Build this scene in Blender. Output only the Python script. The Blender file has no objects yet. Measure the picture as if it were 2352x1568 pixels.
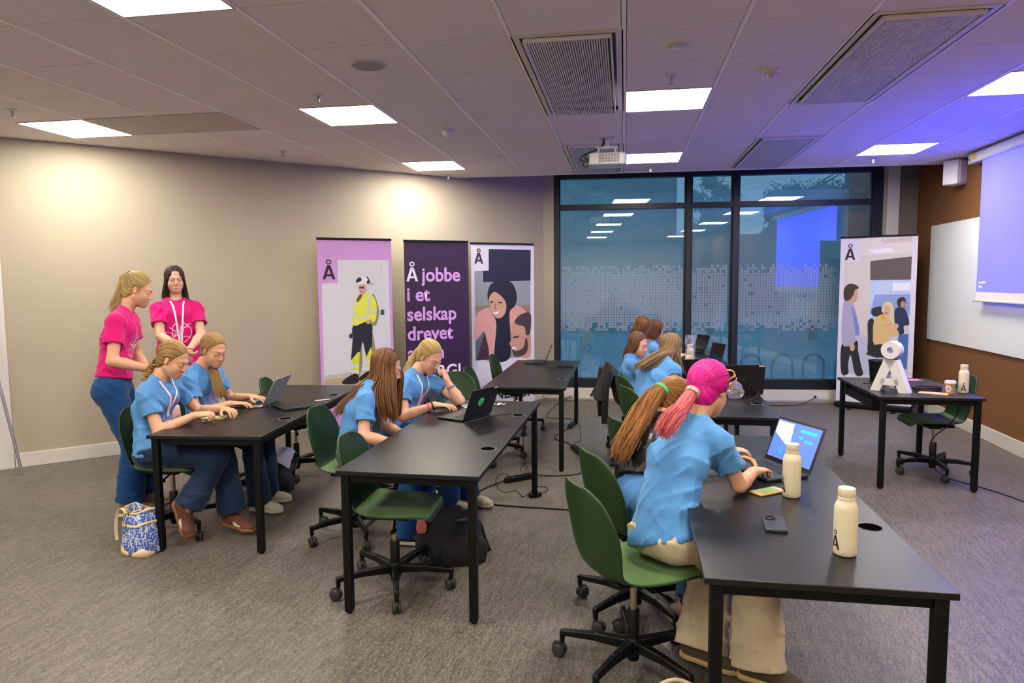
import bpy, bmesh, math, random
import numpy as np
from mathutils import Vector, Matrix
from math import sin, cos, pi, radians as R

# ------------------------------------------------------------------ camera, world, exposure
scn = bpy.context.scene
COL = scn.collection
CAM_H, CEIL = 1.65, 2.94
cam_d = bpy.data.cameras.new('camera'); cam = bpy.data.objects.new('camera', cam_d); COL.objects.link(cam)
cam_d.sensor_width = 36.0; cam_d.lens = 1584.4 / 2352 * 36.0; cam_d.clip_start = 0.05; cam_d.clip_end = 300
def _cam_matrix(yaw, pitch, roll):
    fwd = Vector((-sin(yaw) * cos(pitch), cos(yaw) * cos(pitch), -sin(pitch)))
    r = Vector((cos(yaw), sin(yaw), 0)); u = r.cross(fwd)
    c, s = cos(roll), sin(roll)
    x = c * r + s * u; y = -s * r + c * u; z = -fwd
    return Matrix(((x.x, y.x, z.x, 0), (x.y, y.y, z.y, 0), (x.z, y.z, z.z, CAM_H), (0, 0, 0, 1)))
cam.matrix_world = _cam_matrix(0.16181, 0.087606, -0.0083757)
scn.camera = cam
scn.view_settings.view_transform = 'Standard'; scn.view_settings.look = 'None'
scn.view_settings.gamma = 1.0; scn.view_settings.use_curve_mapping = False
scn.view_settings.exposure = 1.36
scn.cycles.max_bounces = 10; scn.cycles.diffuse_bounces = 8; scn.cycles.glossy_bounces = 3
scn.cycles.transparent_max_bounces = 12; scn.cycles.transmission_bounces = 4
scn.cycles.caustics_reflective = False; scn.cycles.caustics_refractive = False
scn.cycles.sample_clamp_indirect = 12.0

world = bpy.data.worlds.new('dusk_sky'); scn.world = world; world.use_nodes = True
_wn = world.node_tree.nodes; _wl = world.node_tree.links
_bg = _wn['Background']
_tc = _wn.new('ShaderNodeTexCoord'); _sx = _wn.new('ShaderNodeSeparateXYZ'); _rp = _wn.new('ShaderNodeValToRGB')
_wl.new(_tc.outputs['Generated'], _sx.inputs[0]); _wl.new(_sx.outputs['Z'], _rp.inputs[0]); _wl.new(_rp.outputs[0], _bg.inputs['Color'])
_rp.color_ramp.elements[0].position = 0.0; _rp.color_ramp.elements[0].color = (0.33, 0.43, 0.51, 1)
_rp.color_ramp.elements[1].position = 0.6; _rp.color_ramp.elements[1].color = (0.18, 0.32, 0.43, 1)
_bg.inputs['Strength'].default_value = 2.0

PANEL_POWER = 20.0           # radiance of the ceiling light panels
SCREEN_GLOW = 2.5          # emission of the screen fabric, standing in for the projector's light

# ------------------------------------------------------------------ helpers
def lin(h):
    h = h.lstrip('#'); c = [int(h[i:i + 2], 16) / 255 for i in (0, 2, 4)]
    return tuple((x / 12.92 if x <= 0.04045 else ((x + 0.055) / 1.055) ** 2.4) for x in c) + (1.0,)

MATS = {}
# how light each material is against its listed colour, judged at this exposure
TONE = dict(light_blue_cotton=.66, hot_pink_cotton=.72, blue_denim=.72, dark_denim=.75, light_blue_jeans=.75, cream_cotton_twill=.78, pale_pink_cotton=.78, black_laminate=.72, black_powder_coat=.7,
            green_plastic_shell=.72, green_seat_fabric=.72, black_nylon=.7, matte_black_laptop=.75, cream_coated_steel=.82, brown_wall_paint=.66, white_skirting=.8, white_paint=.8, white_plastic=.8, white_foam_letter=.85,
            beige_suede=.75, brown_suede=.75, olive_suede=.75, white_glass_board=.85, white_print=.82, pink_print=.85, black_leather=.75, skin=.80, hair=.80, floor=.70, print=.82)
def toned(c, key): f = TONE.get(key, 1.0); return tuple(x * f for x in c[:3]) + (1.0,)
def mat(name, col='#808080', rough=0.5, metal=0.0, spec=0.5, noise=0.0, nscale=20.0, bump=0.0, bscale=60.0, coat=0.0,
        emit=None, estr=0.0, alpha=1.0, trans=0.0, ior=1.45, sheen=0.0, stretch=None, detail=3.0):
    if name in MATS: return MATS[name]
    m = bpy.data.materials.new(name); m.use_nodes = True
    nt = m.node_tree; b = nt.nodes['Principled BSDF']
    c = toned(lin(col) if isinstance(col, str) else tuple(col), 'print' if name.startswith('print_') else name)
    b.inputs['Base Color'].default_value = c; b.inputs['Roughness'].default_value = rough
    b.inputs['Metallic'].default_value = metal; b.inputs['Specular IOR Level'].default_value = spec
    b.inputs['Coat Weight'].default_value = coat; b.inputs['Alpha'].default_value = alpha
    b.inputs['Transmission Weight'].default_value = trans; b.inputs['IOR'].default_value = ior
    if sheen: b.inputs['Sheen Weight'].default_value = sheen; b.inputs['Sheen Roughness'].default_value = 0.4
    if emit is not None:
        b.inputs['Emission Color'].default_value = lin(emit) if isinstance(emit, str) else tuple(emit)
        b.inputs['Emission Strength'].default_value = estr
    if noise or bump:
        tc = nt.nodes.new('ShaderNodeTexCoord'); src = tc.outputs['Object']
        if stretch:
            mp = nt.nodes.new('ShaderNodeMapping'); mp.inputs['Scale'].default_value = stretch
            nt.links.new(src, mp.inputs[0]); src = mp.outputs[0]
        if noise:
            n = nt.nodes.new('ShaderNodeTexNoise'); n.inputs['Scale'].default_value = nscale; n.inputs['Detail'].default_value = detail
            nt.links.new(src, n.inputs['Vector'])
            r = nt.nodes.new('ShaderNodeValToRGB')
            r.color_ramp.elements[0].position = 0.3; r.color_ramp.elements[1].position = 0.7
            r.color_ramp.elements[0].color = tuple(max(0, x * (1 - noise)) for x in c[:3]) + (1,)
            r.color_ramp.elements[1].color = tuple(min(1, x * (1 + noise)) for x in c[:3]) + (1,)
            nt.links.new(n.outputs['Fac'], r.inputs[0]); nt.links.new(r.outputs[0], b.inputs['Base Color'])
        if bump:
            n2 = nt.nodes.new('ShaderNodeTexNoise'); n2.inputs['Scale'].default_value = bscale; n2.inputs['Detail'].default_value = detail
            nt.links.new(src, n2.inputs['Vector'])
            bp_ = nt.nodes.new('ShaderNodeBump'); bp_.inputs['Strength'].default_value = bump; bp_.inputs['Distance'].default_value = 0.01
            nt.links.new(n2.outputs['Fac'], bp_.inputs['Height']); nt.links.new(bp_.outputs[0], b.inputs['Normal'])
    MATS[name] = m; return m

def tag(o, label=None, cat=None, group=None, kind=None):
    if label: o['label'] = label
    if cat: o['category'] = cat
    if group: o['group'] = group
    if kind: o['kind'] = kind
    return o
def thing(name, label, cat, loc=(0, 0, 0), rz=0.0, group=None, parent=None):
    o = bpy.data.objects.new(name, None); COL.objects.link(o); o.empty_display_size = 0.1
    o.location = loc; o.rotation_euler = (0, 0, rz)
    return tag(o, label, cat, group)
def mesh_obj(name, me, m=None, parent=None):
    o = bpy.data.objects.new(name, me); COL.objects.link(o)
    if m is not None:
        for x in (m if isinstance(m, (list, tuple)) else [m]): me.materials.append(x)
    if parent is not None: o.parent = parent
    return o
KIDS = {}
def kids(o): return [c for c in bpy.data.objects if c.parent is o]
def dup(root, loc=None, rz=None, label=None, group=None, lookup=None):
    def rec(o, parent):
        c = o.copy(); COL.objects.link(c)
        if parent is not None: c.parent = parent
        for ch in lookup.get(o.name, ()): rec(ch, c)
        return c
    if lookup is None:
        lookup = {}
        for c in bpy.data.objects:
            if c.parent is not None: lookup.setdefault(c.parent.name, []).append(c)
    r = rec(root, None)
    if loc is not None: r.location = loc
    if rz is not None: r.rotation_euler = (0, 0, rz)
    if label: r['label'] = label
    if group: r['group'] = group
    return r

class MB:
    """collects shapes and links them as one mesh object"""
    def __init__(s): s.v = []; s.f = []; s.mi = []; s.M = Matrix.Identity(4); s.cur = 0
    def at(s, loc=(0, 0, 0), rot=None):
        s.M = Matrix.Translation(loc) @ (rot.to_4x4() if rot is not None else Matrix.Identity(4)); return s
    def pt(s, p): s.v.append(tuple(s.M @ Vector(p))); return len(s.v) - 1
    def face(s, idx): s.f.append(tuple(idx)); s.mi.append(s.cur)
    def quad(s, a, b, c, d): s.face([s.pt(a), s.pt(b), s.pt(c), s.pt(d)]); return s
    def poly(s, pts): s.face([s.pt(p) for p in pts]); return s
    def box(s, c, d, taper=1.0):
        x, y, z = c; a, b, h = d[0] / 2, d[1] / 2, d[2] / 2; t = taper
        i = [s.pt((x - a, y - b, z - h)), s.pt((x + a, y - b, z - h)), s.pt((x + a, y + b, z - h)), s.pt((x - a, y + b, z - h)),
             s.pt((x - a * t, y - b * t, z + h)), s.pt((x + a * t, y - b * t, z + h)), s.pt((x + a * t, y + b * t, z + h)), s.pt((x - a * t, y + b * t, z + h))]
        for q in ((0, 3, 2, 1), (4, 5, 6, 7), (0, 1, 5, 4), (1, 2, 6, 5), (2, 3, 7, 6), (3, 0, 4, 7)): s.face([i[k] for k in q])
        return s
    def bar(s, p0, p1, w0, h0, w1=None, h1=None, up=(0, 0, 1)):
        p0, p1 = Vector(p0), Vector(p1); d = (p1 - p0).normalized(); up = Vector(up)
        sd = d.cross(up)
        if sd.length < 1e-4: sd = d.cross(Vector((1, 0, 0)))
        sd.normalize(); u = sd.cross(d); w1 = w1 or w0; h1 = h1 or h0
        i = []
        for p, w, h in ((p0, w0, h0), (p1, w1, h1)):
            for a, b in ((-1, -1), (1, -1), (1, 1), (-1, 1)): i.append(s.pt(p + sd * (a * w / 2) + u * (b * h / 2)))
        for q in ((0, 1, 2, 3), (7, 6, 5, 4), (0, 4, 5, 1), (1, 5, 6, 2), (2, 6, 7, 3), (3, 7, 4, 0)): s.face([i[k] for k in q])
        return s
    def ring(s, c, ax, r, n, ref=None, ry=None):
        ax = Vector(ax).normalized(); c = Vector(c)
        a = Vector(ref) if ref is not None else (Vector((0, 0, 1)) if abs(ax.z) < 0.9 else Vector((1, 0, 0)))
        u = (a - ax * a.dot(ax)).normalized(); w = ax.cross(u); ry = r if ry is None else ry
        return [s.pt(c + u * (r * cos(2 * pi * k / n)) + w * (ry * sin(2 * pi * k / n))) for k in range(n)]
    def skin(s, r0, r1):
        n = len(r0)
        for k in range(n): s.face((r0[k], r0[(k + 1) % n], r1[(k + 1) % n], r1[k]))
    def cyl(s, p0, p1, r0, r1=None, n=16, caps=True):
        r1 = r0 if r1 is None else r1; ax = Vector(p1) - Vector(p0)
        a = s.ring(p0, ax, r0, n); b = s.ring(p1, ax, r1, n); s.skin(a, b)
        if caps: s.face(a[::-1]); s.face(b)
        return s
    def tube(s, pts, r, n=8, closed=False, caps=True):
        P = [Vector(p) for p in pts]; rs = r if isinstance(r, (list, tuple)) else [r] * len(P)
        ref = None; rings = []
        for k, p in enumerate(P):
            t = (P[min(k + 1, len(P) - 1)] - P[max(k - 1, 0)])
            if t.length < 1e-9: t = Vector((0, 0, 1))
            t.normalize()
            if ref is None: ref = Vector((0, 0, 1)) if abs(t.z) < 0.9 else Vector((1, 0, 0))
            ref = (ref - t * ref.dot(t)); ref.normalize()
            rings.append(s.ring(p, t, rs[k], n, ref))
        for a, b in zip(rings, rings[1:]): s.skin(a, b)
        if caps: s.face(rings[0][::-1]); s.face(rings[-1])
        return s
    def lathe(s, prof, n=24, c=(0, 0, 0), capb=True, capt=True):
        rings = [[s.pt((c[0] + r * cos(2 * pi * k / n), c[1] + r * sin(2 * pi * k / n), c[2] + z)) for k in range(n)] for r, z in prof]
        for a, b in zip(rings, rings[1:]): s.skin(a, b)
        if capb: s.face(rings[0][::-1])
        if capt: s.face(rings[-1])
        return s
    def prism(s, poly, z0, z1):
        n = len(poly); a = [s.pt((x, y, z0)) for x, y in poly]; b = [s.pt((x, y, z1)) for x, y in poly]
        s.skin(a, b); s.face(a[::-1]); s.face(b); return s
    def grid(s, P, closed_u=False):
        nu, nv = len(P), len(P[0]); I = [[s.pt(p) for p in row] for row in P]
        for i in range(nu - (0 if closed_u else 1)):
            for j in range(nv - 1): s.face((I[i][j], I[(i + 1) % nu][j], I[(i + 1) % nu][j + 1], I[i][j + 1]))
        return I
    def ball(s, c, r, n=12, rz=None):
        rz = r if rz is None else rz; m = n // 2
        rings = [[s.pt((c[0] + r * sin(pi * j / m) * cos(2 * pi * k / n), c[1] + r * sin(pi * j / m) * sin(2 * pi * k / n), c[2] - rz * cos(pi * j / m))) for k in range(n)] for j in range(1, m)]
        for a, b in zip(rings, rings[1:]): s.skin(a, b)
        t = s.pt((c[0], c[1], c[2] + rz)); bt = s.pt((c[0], c[1], c[2] - rz))
        for k in range(n): s.face((rings[0][(k + 1) % n], rings[0][k], bt)); s.face((rings[-1][k], rings[-1][(k + 1) % n], t))
        return s
    def build(s, name, m=None, parent=None, smooth=False, bevel=0.0, seg=2, angle=35, loc=None, rz=0.0, sub=0, solid=0.0, off=-1.0):
        me = bpy.data.meshes.new(name); me.from_pydata(s.v, [], s.f)
        bm = bmesh.new(); bm.from_mesh(me); bmesh.ops.recalc_face_normals(bm, faces=bm.faces); bm.to_mesh(me); bm.free()
        o = mesh_obj(name, me, m, parent)
        if isinstance(m, (list, tuple)): me.polygons.foreach_set('material_index', s.mi)
        if solid:
            md = o.modifiers.new('thickness', 'SOLIDIFY'); md.thickness = solid; md.offset = off
        if bevel:
            md = o.modifiers.new('edges', 'BEVEL'); md.width = bevel; md.segments = seg; md.limit_method = 'ANGLE'; md.angle_limit = R(angle)
        if sub:
            md = o.modifiers.new('round', 'SUBSURF'); md.levels = sub; md.render_levels = sub
        if smooth or bevel or sub:
            me.polygons.foreach_set('use_smooth', [True] * len(me.polygons))
            if not sub and not solid:
                try: me.set_sharp_from_angle(angle=R(50 if not bevel else 60))
                except Exception: pass
        if loc is not None: o.location = loc
        if rz: o.rotation_euler = (0, 0, rz)
        return o
def rotz(a): return Matrix.Rotation(a, 3, 'Z')
def rotx(a): return Matrix.Rotation(a, 3, 'X')
def roty(a): return Matrix.Rotation(a, 3, 'Y')
def frame(x, y, z): return Matrix((x, y, z)).transposed()
def smooth_path(pts, n=6):
    """Catmull-Rom through the points"""
    P = [Vector(p) for p in pts]; P = [P[0] * 2 - P[1]] + P + [P[-1] * 2 - P[-2]]; out = []
    for i in range(1, len(P) - 2):
        for k in range(n):
            t = k / n; a, b, c, d = P[i - 1], P[i], P[i + 1], P[i + 2]
            out.append(0.5 * ((2 * b) + (c - a) * t + (2 * a - 5 * b + 4 * c - d) * t * t + (3 * b - a - 3 * c + d) * t ** 3))
    out.append(P[-2]); return out
def text_mesh(s, size, m, parent, bold=0.0, extrude=0.0, align='LEFT', name='lettering', M=None):
    cu = bpy.data.curves.new('txt', 'FONT'); cu.body = s; cu.size = size; cu.offset = bold; cu.extrude = extrude; cu.align_x = align
    cu.resolution_u = 4
    o = bpy.data.objects.new('txt', cu); COL.objects.link(o)
    dg = bpy.context.evaluated_depsgraph_get(); me = bpy.data.meshes.new_from_object(o.evaluated_get(dg)); me.materials.clear()
    bpy.data.objects.remove(o); bpy.data.curves.remove(cu)
    if M is not None: me.transform(M)
    t = mesh_obj(name, me, m, parent); return t
# ------------------------------------------------------------------ materials
M_black = mat('black_laminate', '#151213', 0.36, spec=0.45, noise=0.06, nscale=300, bump=0.04, bscale=500)
M_edge = mat('black_table_edge', '#0b0b0b', 0.45)
M_frame = mat('black_powder_coat', '#070707', 0.5, spec=0.25)
M_green = mat('green_plastic_shell', '#26401f', 0.42, spec=0.4, bump=0.03, bscale=400)
M_pad = mat('green_seat_fabric', '#56783f', 0.85, noise=0.12, nscale=500, bump=0.15, bscale=700, sheen=0.15)
M_plastic = mat('black_nylon', '#09090a', 0.4, spec=0.3)
M_caster = mat('dark_grey_caster', '#262524', 0.55)
M_chrome = mat('brushed_steel', '#b9a893', 0.28, metal=1.0)
M_silver = mat('silver_aluminium', '#a9acb4', 0.35, metal=0.75)
M_lapblack = mat('matte_black_laptop', '#131315', 0.42)
M_key = mat('keyboard_key', '#1d1e22', 0.5)
M_white = mat('white_paint', '#dcd8d0', 0.45)
M_wplastic = mat('white_plastic', '#dedbd6', 0.35)
M_cream = mat('cream_coated_steel', '#e2d3b2', 0.42, spec=0.4)
M_ink = mat('dark_ink', '#2a1526', 0.6)
M_cable = mat('black_rubber', '#101010', 0.55)
M_alu = mat('aluminium', '#a8a9ad', 0.35, metal=0.9)
M_grille = mat('grey_mesh_grille', '#8f8c90', 0.5)

def floor_mat():
    m = bpy.data.materials.new('grey_marbled_linoleum'); m.use_nodes = True; nt = m.node_tree; b = nt.nodes['Principled BSDF']
    N = nt.nodes.new; L = nt.links.new
    tc = N('ShaderNodeTexCoord'); mp = N('ShaderNodeMapping'); mp.vector_type = 'TEXTURE'; mp.inputs['Rotation'].default_value = (0, 0, R(84)); mp.inputs['Scale'].default_value = (1, .17, 1)
    L(tc.outputs['Object'], mp.inputs[0])
    n1 = N('ShaderNodeTexNoise'); n1.inputs['Scale'].default_value = 7; n1.inputs['Detail'].default_value = 9; n1.inputs['Roughness'].default_value = 0.72; n1.inputs['Distortion'].default_value = 0.6
    L(mp.outputs[0], n1.inputs['Vector'])
    n2 = N('ShaderNodeTexNoise'); n2.inputs['Scale'].default_value = 44; n2.inputs['Detail'].default_value = 5; n2.inputs['Roughness'].default_value = 0.75
    mp2 = N('ShaderNodeMapping'); mp2.vector_type = 'TEXTURE'; mp2.inputs['Rotation'].default_value = (0, 0, R(84)); mp2.inputs['Scale'].default_value = (1, .36, 1)
    L(tc.outputs['Object'], mp2.inputs[0]); L(mp2.outputs[0], n2.inputs['Vector'])
    n3 = N('ShaderNodeTexNoise'); n3.inputs['Scale'].default_value = 1.3; n3.inputs['Detail'].default_value = 2; L(tc.outputs['Object'], n3.inputs['Vector'])
    r1 = N('ShaderNodeValToRGB'); e = r1.color_ramp.elements
    e[0].position = 0.41; e[0].color = toned(lin('#4b4541'), 'floor'); e[1].position = 0.60; e[1].color = toned(lin('#8e857a'), 'floor')
    L(n1.outputs['Fac'], r1.inputs[0])
    r2 = N('ShaderNodeValToRGB'); e = r2.color_ramp.elements
    e[0].position = 0.37; e[0].color = toned(lin('#3f3a37'), 'floor'); e[1].position = 0.64; e[1].color = toned(lin('#b3a798'), 'floor'); k = r2.color_ramp.elements.new(0.5); k.color = toned(lin('#6f6861'), 'floor')
    L(n2.outputs['Fac'], r2.inputs[0])
    mx = N('ShaderNodeMix'); mx.data_type = 'RGBA'; mx.inputs['Factor'].default_value = 0.55
    L(r1.outputs[0], mx.inputs[6]); L(r2.outputs[0], mx.inputs[7])
    mx2 = N('ShaderNodeMix'); mx2.data_type = 'RGBA'; mx2.blend_type = 'MULTIPLY'; mx2.inputs['Factor'].default_value = 0.25
    L(mx.outputs[2], mx2.inputs[6]); L(n3.outputs['Fac'], mx2.inputs[7]); L(mx2.outputs[2], b.inputs['Base Color'])
    b.inputs['Roughness'].default_value = 0.45; b.inputs['Specular IOR Level'].default_value = 0.35
    bp_ = N('ShaderNodeBump'); bp_.inputs['Strength'].default_value = 0.06; L(n2.outputs['Fac'], bp_.inputs['Height']); L(bp_.outputs[0], b.inputs['Normal'])
    return m
M_floor = floor_mat()
M_wall = mat('greige_wall_paint', '#a29885', 0.62, spec=0.3, bump=0.03, bscale=250, noise=0.015, nscale=2)
M_brown = mat('brown_wall_paint', '#8a5c34', 0.6, spec=0.3, bump=0.03, bscale=250)
M_greywall = mat('grey_side_wall', '#6f6a64', 0.6)
M_base = mat('white_skirting', '#d8d3c8', 0.4)
M_tile = mat('white_mineral_tile', '#ebe5e2', 0.9, spec=0.1, noise=0.03, nscale=180, bump=0.1, bscale=350)
M_tbar = mat('white_ceiling_grid', '#fbf8f4', 0.5)
M_dark = mat('dark_void', '#050505', 0.95, spec=0.0)
M_winframe = mat('dark_blue_grey_window_frame', '#16191f', 0.4)
# ------------------------------------------------------------------ room shell
WIN_A = Vector((-1.10, 9.49, 0)); WIN_B = Vector((3.715, 9.724, 0)); WIN_D = (WIN_B - WIN_A).normalized(); WIN_L = (WIN_B - WIN_A).length
WIN_ANG = math.atan2(WIN_D.y, WIN_D.x)
DIAG_D = Vector((-3.30, -3.17, 0)).normalized()            # left wall, from the window corner towards the camera side
DIAG_END = WIN_A + DIAG_D * 8.6
RW_TOP = WIN_B; RW_D = Vector((-0.037, -1, 0)).normalized()
BACK_Y = -4.0
RW_END = RW_TOP + RW_D * ((RW_TOP.y - BACK_Y) / -RW_D.y)
LEFT_X = DIAG_END.x
ROOM = [Vector((LEFT_X, BACK_Y, 0)), RW_END, RW_TOP, WIN_A, DIAG_END]      # counter-clockwise
def struct(o): o['kind'] = 'structure'; return o
b = MB(); b.prism([(p.x * 1.0, p.y) for p in [ROOM[0] + Vector((-.3, -.3, 0)), ROOM[1] + Vector((.3, -.3, 0)), ROOM[2] + Vector((.3, .1, 0)), ROOM[3] + Vector((-.15, .1, 0)), ROOM[4] + Vector((-.3, .2, 0))]], -0.12, 0.0)
struct(b.build('floor', M_floor))
def wall(name, a, c, m, z0=0.0, z1=3.3, th=0.15, ext=0.0):
    d = (c - a).normalized(); n = Vector((d.y, -d.x, 0))     # outward normal for ccw order
    a2 = a - d * ext; c2 = c + d * ext; w = MB()
    w.prism([(a2.x, a2.y), (c2.x, c2.y), ((c2 + n * th).x, (c2 + n * th).y), ((a2 + n * th).x, (a2 + n * th).y)], z0, z1)
    return struct(w.build(name, m))
M_wallw = mat('bounce_white_wall_paint', '#e6e2da', .6)  # unseen back and side walls, whitened to bounce more light to the ceiling
wall('wall_back', ROOM[0], ROOM[1], M_wallw); wall('wall_right', ROOM[1], ROOM[2], M_brown)
wall('wall_left', ROOM[3], ROOM[4], M_wall); wall('wall_side', ROOM[4], ROOM[0], M_wallw)
def winbox(mb, s0, s1, y0, y1, z0, z1): mb.box(((s0 + s1) / 2, (y0 + y1) / 2, (z0 + z1) / 2), (s1 - s0, y1 - y0, z1 - z0)); return mb
w = MB(); winbox(w, -0.1, 0.14, 0, .2, 0, 3.3); winbox(w, 0.14, 4.41, 0, .2, 0, 0.17); winbox(w, 0.14, 4.41, 0, .2, 3.09, 3.3); winbox(w, 4.41, WIN_L + .1, 0.0, .2, 0, 3.3)
struct(w.build('wall_window', M_wall, loc=WIN_A, rz=WIN_ANG))
w = MB(); winbox(w, 4.425, 4.575, -0.07, 0.0, 0, 3.25); struct(w.build('trim_1', M_white, loc=WIN_A, rz=WIN_ANG, bevel=.004))
w = MB(); winbox(w, 4.585, WIN_L - .005, -0.03, 0.0, 0, 3.25); struct(w.build('trim_2', M_greywall, loc=WIN_A, rz=WIN_ANG))
# skirting
def skirting(name, a, c, h=0.13, th=0.018):
    d = (c - a).normalized(); n = Vector((-d.y, d.x, 0)); w = MB()
    w.prism([(a.x, a.y), (c.x, c.y), ((c + n * th).x, (c + n * th).y), ((a + n * th).x, (a + n * th).y)], 0, h)
    return struct(w.build(name, M_base, bevel=.004))
DOOR_S = 6.015
skirting('baseboard_left', WIN_A + DIAG_D * 0.02, WIN_A + DIAG_D * (DOOR_S - .005)); skirting('baseboard_right', RW_END, RW_TOP, h=0.14)
w = MB(); winbox(w, 0.0, 4.42, -0.055, 0.0, 0.02, 0.155); winbox(w, 0.0, 4.42, -0.045, 0.0, 0, 0.02); winbox(w, .14, 4.42, -0.035, 0.0, 0.155, 0.17)
struct(w.build('baseboard_window', M_base, loc=WIN_A, rz=WIN_ANG, bevel=.004))
# white door with casing in the left wall, almost out of frame
DOOR_A = WIN_A + DIAG_D * DOOR_S; dang = math.atan2(DIAG_D.y, DIAG_D.x)
w = MB(); w.box((.06, 0.0, 1.07), (.12, .05, 2.14)); w.box((1.06, 0.0, 1.07), (.12, .05, 2.14)); w.box((.56, 0.0, 2.2), (1.12, .05, .12)); w.box((.56, .012, 1.06), (.88, .022, 2.12))
dr = struct(w.build('door_1', M_white, loc=DOOR_A, rz=dang, bevel=.004))
w = MB(); w.cyl((.2, 0, 1.02), (.2, .07, 1.02), .01); w.cyl((.2, .065, 1.02), (.32, .065, 1.02), .009); w.build('door_handle', M_alu, dr, smooth=True)

# ------------------------------------------------------------------ ceiling
GX = lambda i: 0.6 * i - 0.0106
GY = lambda j: 0.6 * j + 3.7275
LIGHTS = [(i, j) for i in (-8, -4, 0, 4) for j in (-10, -6, -2, 2, 6) if not (i == -8 and j in (6,)) and GY(j) > BACK_Y + .2]
VENTS = {(-1, 0): 3, (2, 0): 3, (2, 5): 3, (-1, 5): 3}
PERF = [(-7, 2), (-6, 2)]
taken = set(LIGHTS) | {(i, j + k) for (i, j), n in VENTS.items() for k in range(n)} | set(PERF)
HP = []
for k in range(5):
    a, c = ROOM[k], ROOM[(k + 1) % 5]; d = (c - a).normalized(); HP.append((a, Vector((-d.y, d.x, 0))))
def clip(poly):
    for a, n in HP:
        out = []
        for k in range(len(poly)):
            p, q = poly[k], poly[(k + 1) % len(poly)]; dp, dq = (p - a).dot(n), (q - a).dot(n)
            if dp >= 0: out.append(p)
            if (dp >= 0) != (dq >= 0): out.append(p + (q - p) * (dp / (dp - dq)))
        poly = out
        if len(poly) < 3: return None
    return poly
def clip_rect(x0, x1, y0, y1): return clip([Vector((x0, y0, 0)), Vector((x1, y0, 0)), Vector((x1, y1, 0)), Vector((x0, y1, 0))])
tiles = MB(); bars = MB()
for i in range(-13, 8):
    for j in range(-13, 8):
        if (i, j) in taken: continue
        p = clip_rect(GX(i) + .0155, GX(i + 1) - .0155, GY(j) + .0035, GY(j + 1) - .0035)
        if p: tiles.prism([(q.x, q.y) for q in p], CEIL, CEIL + 0.018)
struct(tiles.build('ceiling', M_tile))
for i in range(-13, 8):
    p = clip_rect(GX(i) - .012, GX(i) + .012, BACK_Y, GY(8))
    if p: bars.prism([(q.x, q.y) for q in p], CEIL - .003, CEIL + .03)
struct(bars.build('trim_3', M_tbar))
s = MB(); s.prism([(p.x, p.y) for p in ROOM], 3.3, 3.42); struct(s.build('roof_slab', M_dark))
e = MB(); P = clip([Vector((-9, GY(8), 0)), Vector((5, GY(8), 0)), Vector((5, 8.795, 0)), Vector((-2.6, 8.54, 0)), Vector((-9, 8.54, 0))])
e.prism([(q.x, q.y) for q in P], CEIL - .002, 3.3); struct(e.build('trim_4', M_tbar))
s = MB(); s.prism([(q.x, q.y) for q in clip([Vector((-3, 8.52, 0)), Vector((5, 8.8, 0)), Vector((5, 10, 0)), Vector((-3, 10, 0))])], 3.22, 3.29); struct(s.build('ceiling_recess', M_wall))
s = MB(); s.prism([(q.x, q.y) for q in clip([Vector((-9, BACK_Y, 0)), Vector((5, BACK_Y, 0)), Vector((5, 8.5, 0)), Vector((-9, 8.5, 0))])], CEIL + .06, CEIL + .08); struct(s.build('ceiling_void', M_dark))

# ------------------------------------------------------------------ ceiling fixtures
M_diff = mat('light_panel_diffuser', '#ffffff', 0.6, emit=(1.0, 0.93, 0.82, 1), estr=PANEL_POWER)
LNAME = {(-8, 2): 'square ceiling light panel above the two girls in pink, beside the perforated tiles', (-8, -2): None,
         (-4, 2): 'square ceiling light panel between the perforated tiles and the smoke detector',
         (-4, 6): 'small far ceiling light panel near the wall above the dark purple banner',
         (-4, -2): 'large ceiling light panel cut by the top edge of the frame',
         (0, 2): 'square ceiling light panel beside the long louvred vent, under the sprinkler',
         (0, 6): 'ceiling light panel just beside the white projector',
         (4, 2): 'ceiling light panel cut by the frame edge above the projection screen',
         (4, 6): 'ceiling light panel nearest the white wall loudspeaker'}
first = None
for (i, j) in LIGHTS:
    t = thing('ceiling_light', LNAME.get((i, j)) or 'square ceiling light panel behind the camera, row %s of column %s' % ({-10: 'five', -6: 'four', -2: 'three', 2: 'two', 6: 'one'}[j], {-8: 'one', -4: 'two', 0: 'three', 4: 'four'}[i]),
              'light', (GX(i) + .3, GY(j) + .3, CEIL), group='ceiling light panels')
    if first is None:
        f = MB(); f.box((0, -.292, .01), (.592, .012, .03)); f.box((0, .292, .01), (.592, .012, .03)); f.box((-.29, 0, .01), (.012, .572, .03)); f.box((.29, 0, .01), (.012, .572, .03))
        fr = f.build('light_frame', M_white, t); d = MB(); d.box((0, 0, .006), (.57, .572, .01)); df = d.build('diffuser', M_diff, t); first = (fr, df)
    else:
        for o in first:
            c = o.copy(); COL.objects.link(c); c.parent = t
VN = {(-1, 0): 'long louvred ceiling vent panel nearest the camera, over the middle of the room', (2, 0): 'long louvred ceiling vent panel nearest the projection screen side',
      (2, 5): 'far louvred ceiling vent panel, tinted blue, near the window', (-1, 5): 'louvred ceiling vent panel behind the white projector'}
M_vent = mat('white_vent_metal', '#dedada', 0.5); M_ventgap = mat('vent_shadow_gap', '#777479', 0.8)
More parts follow.
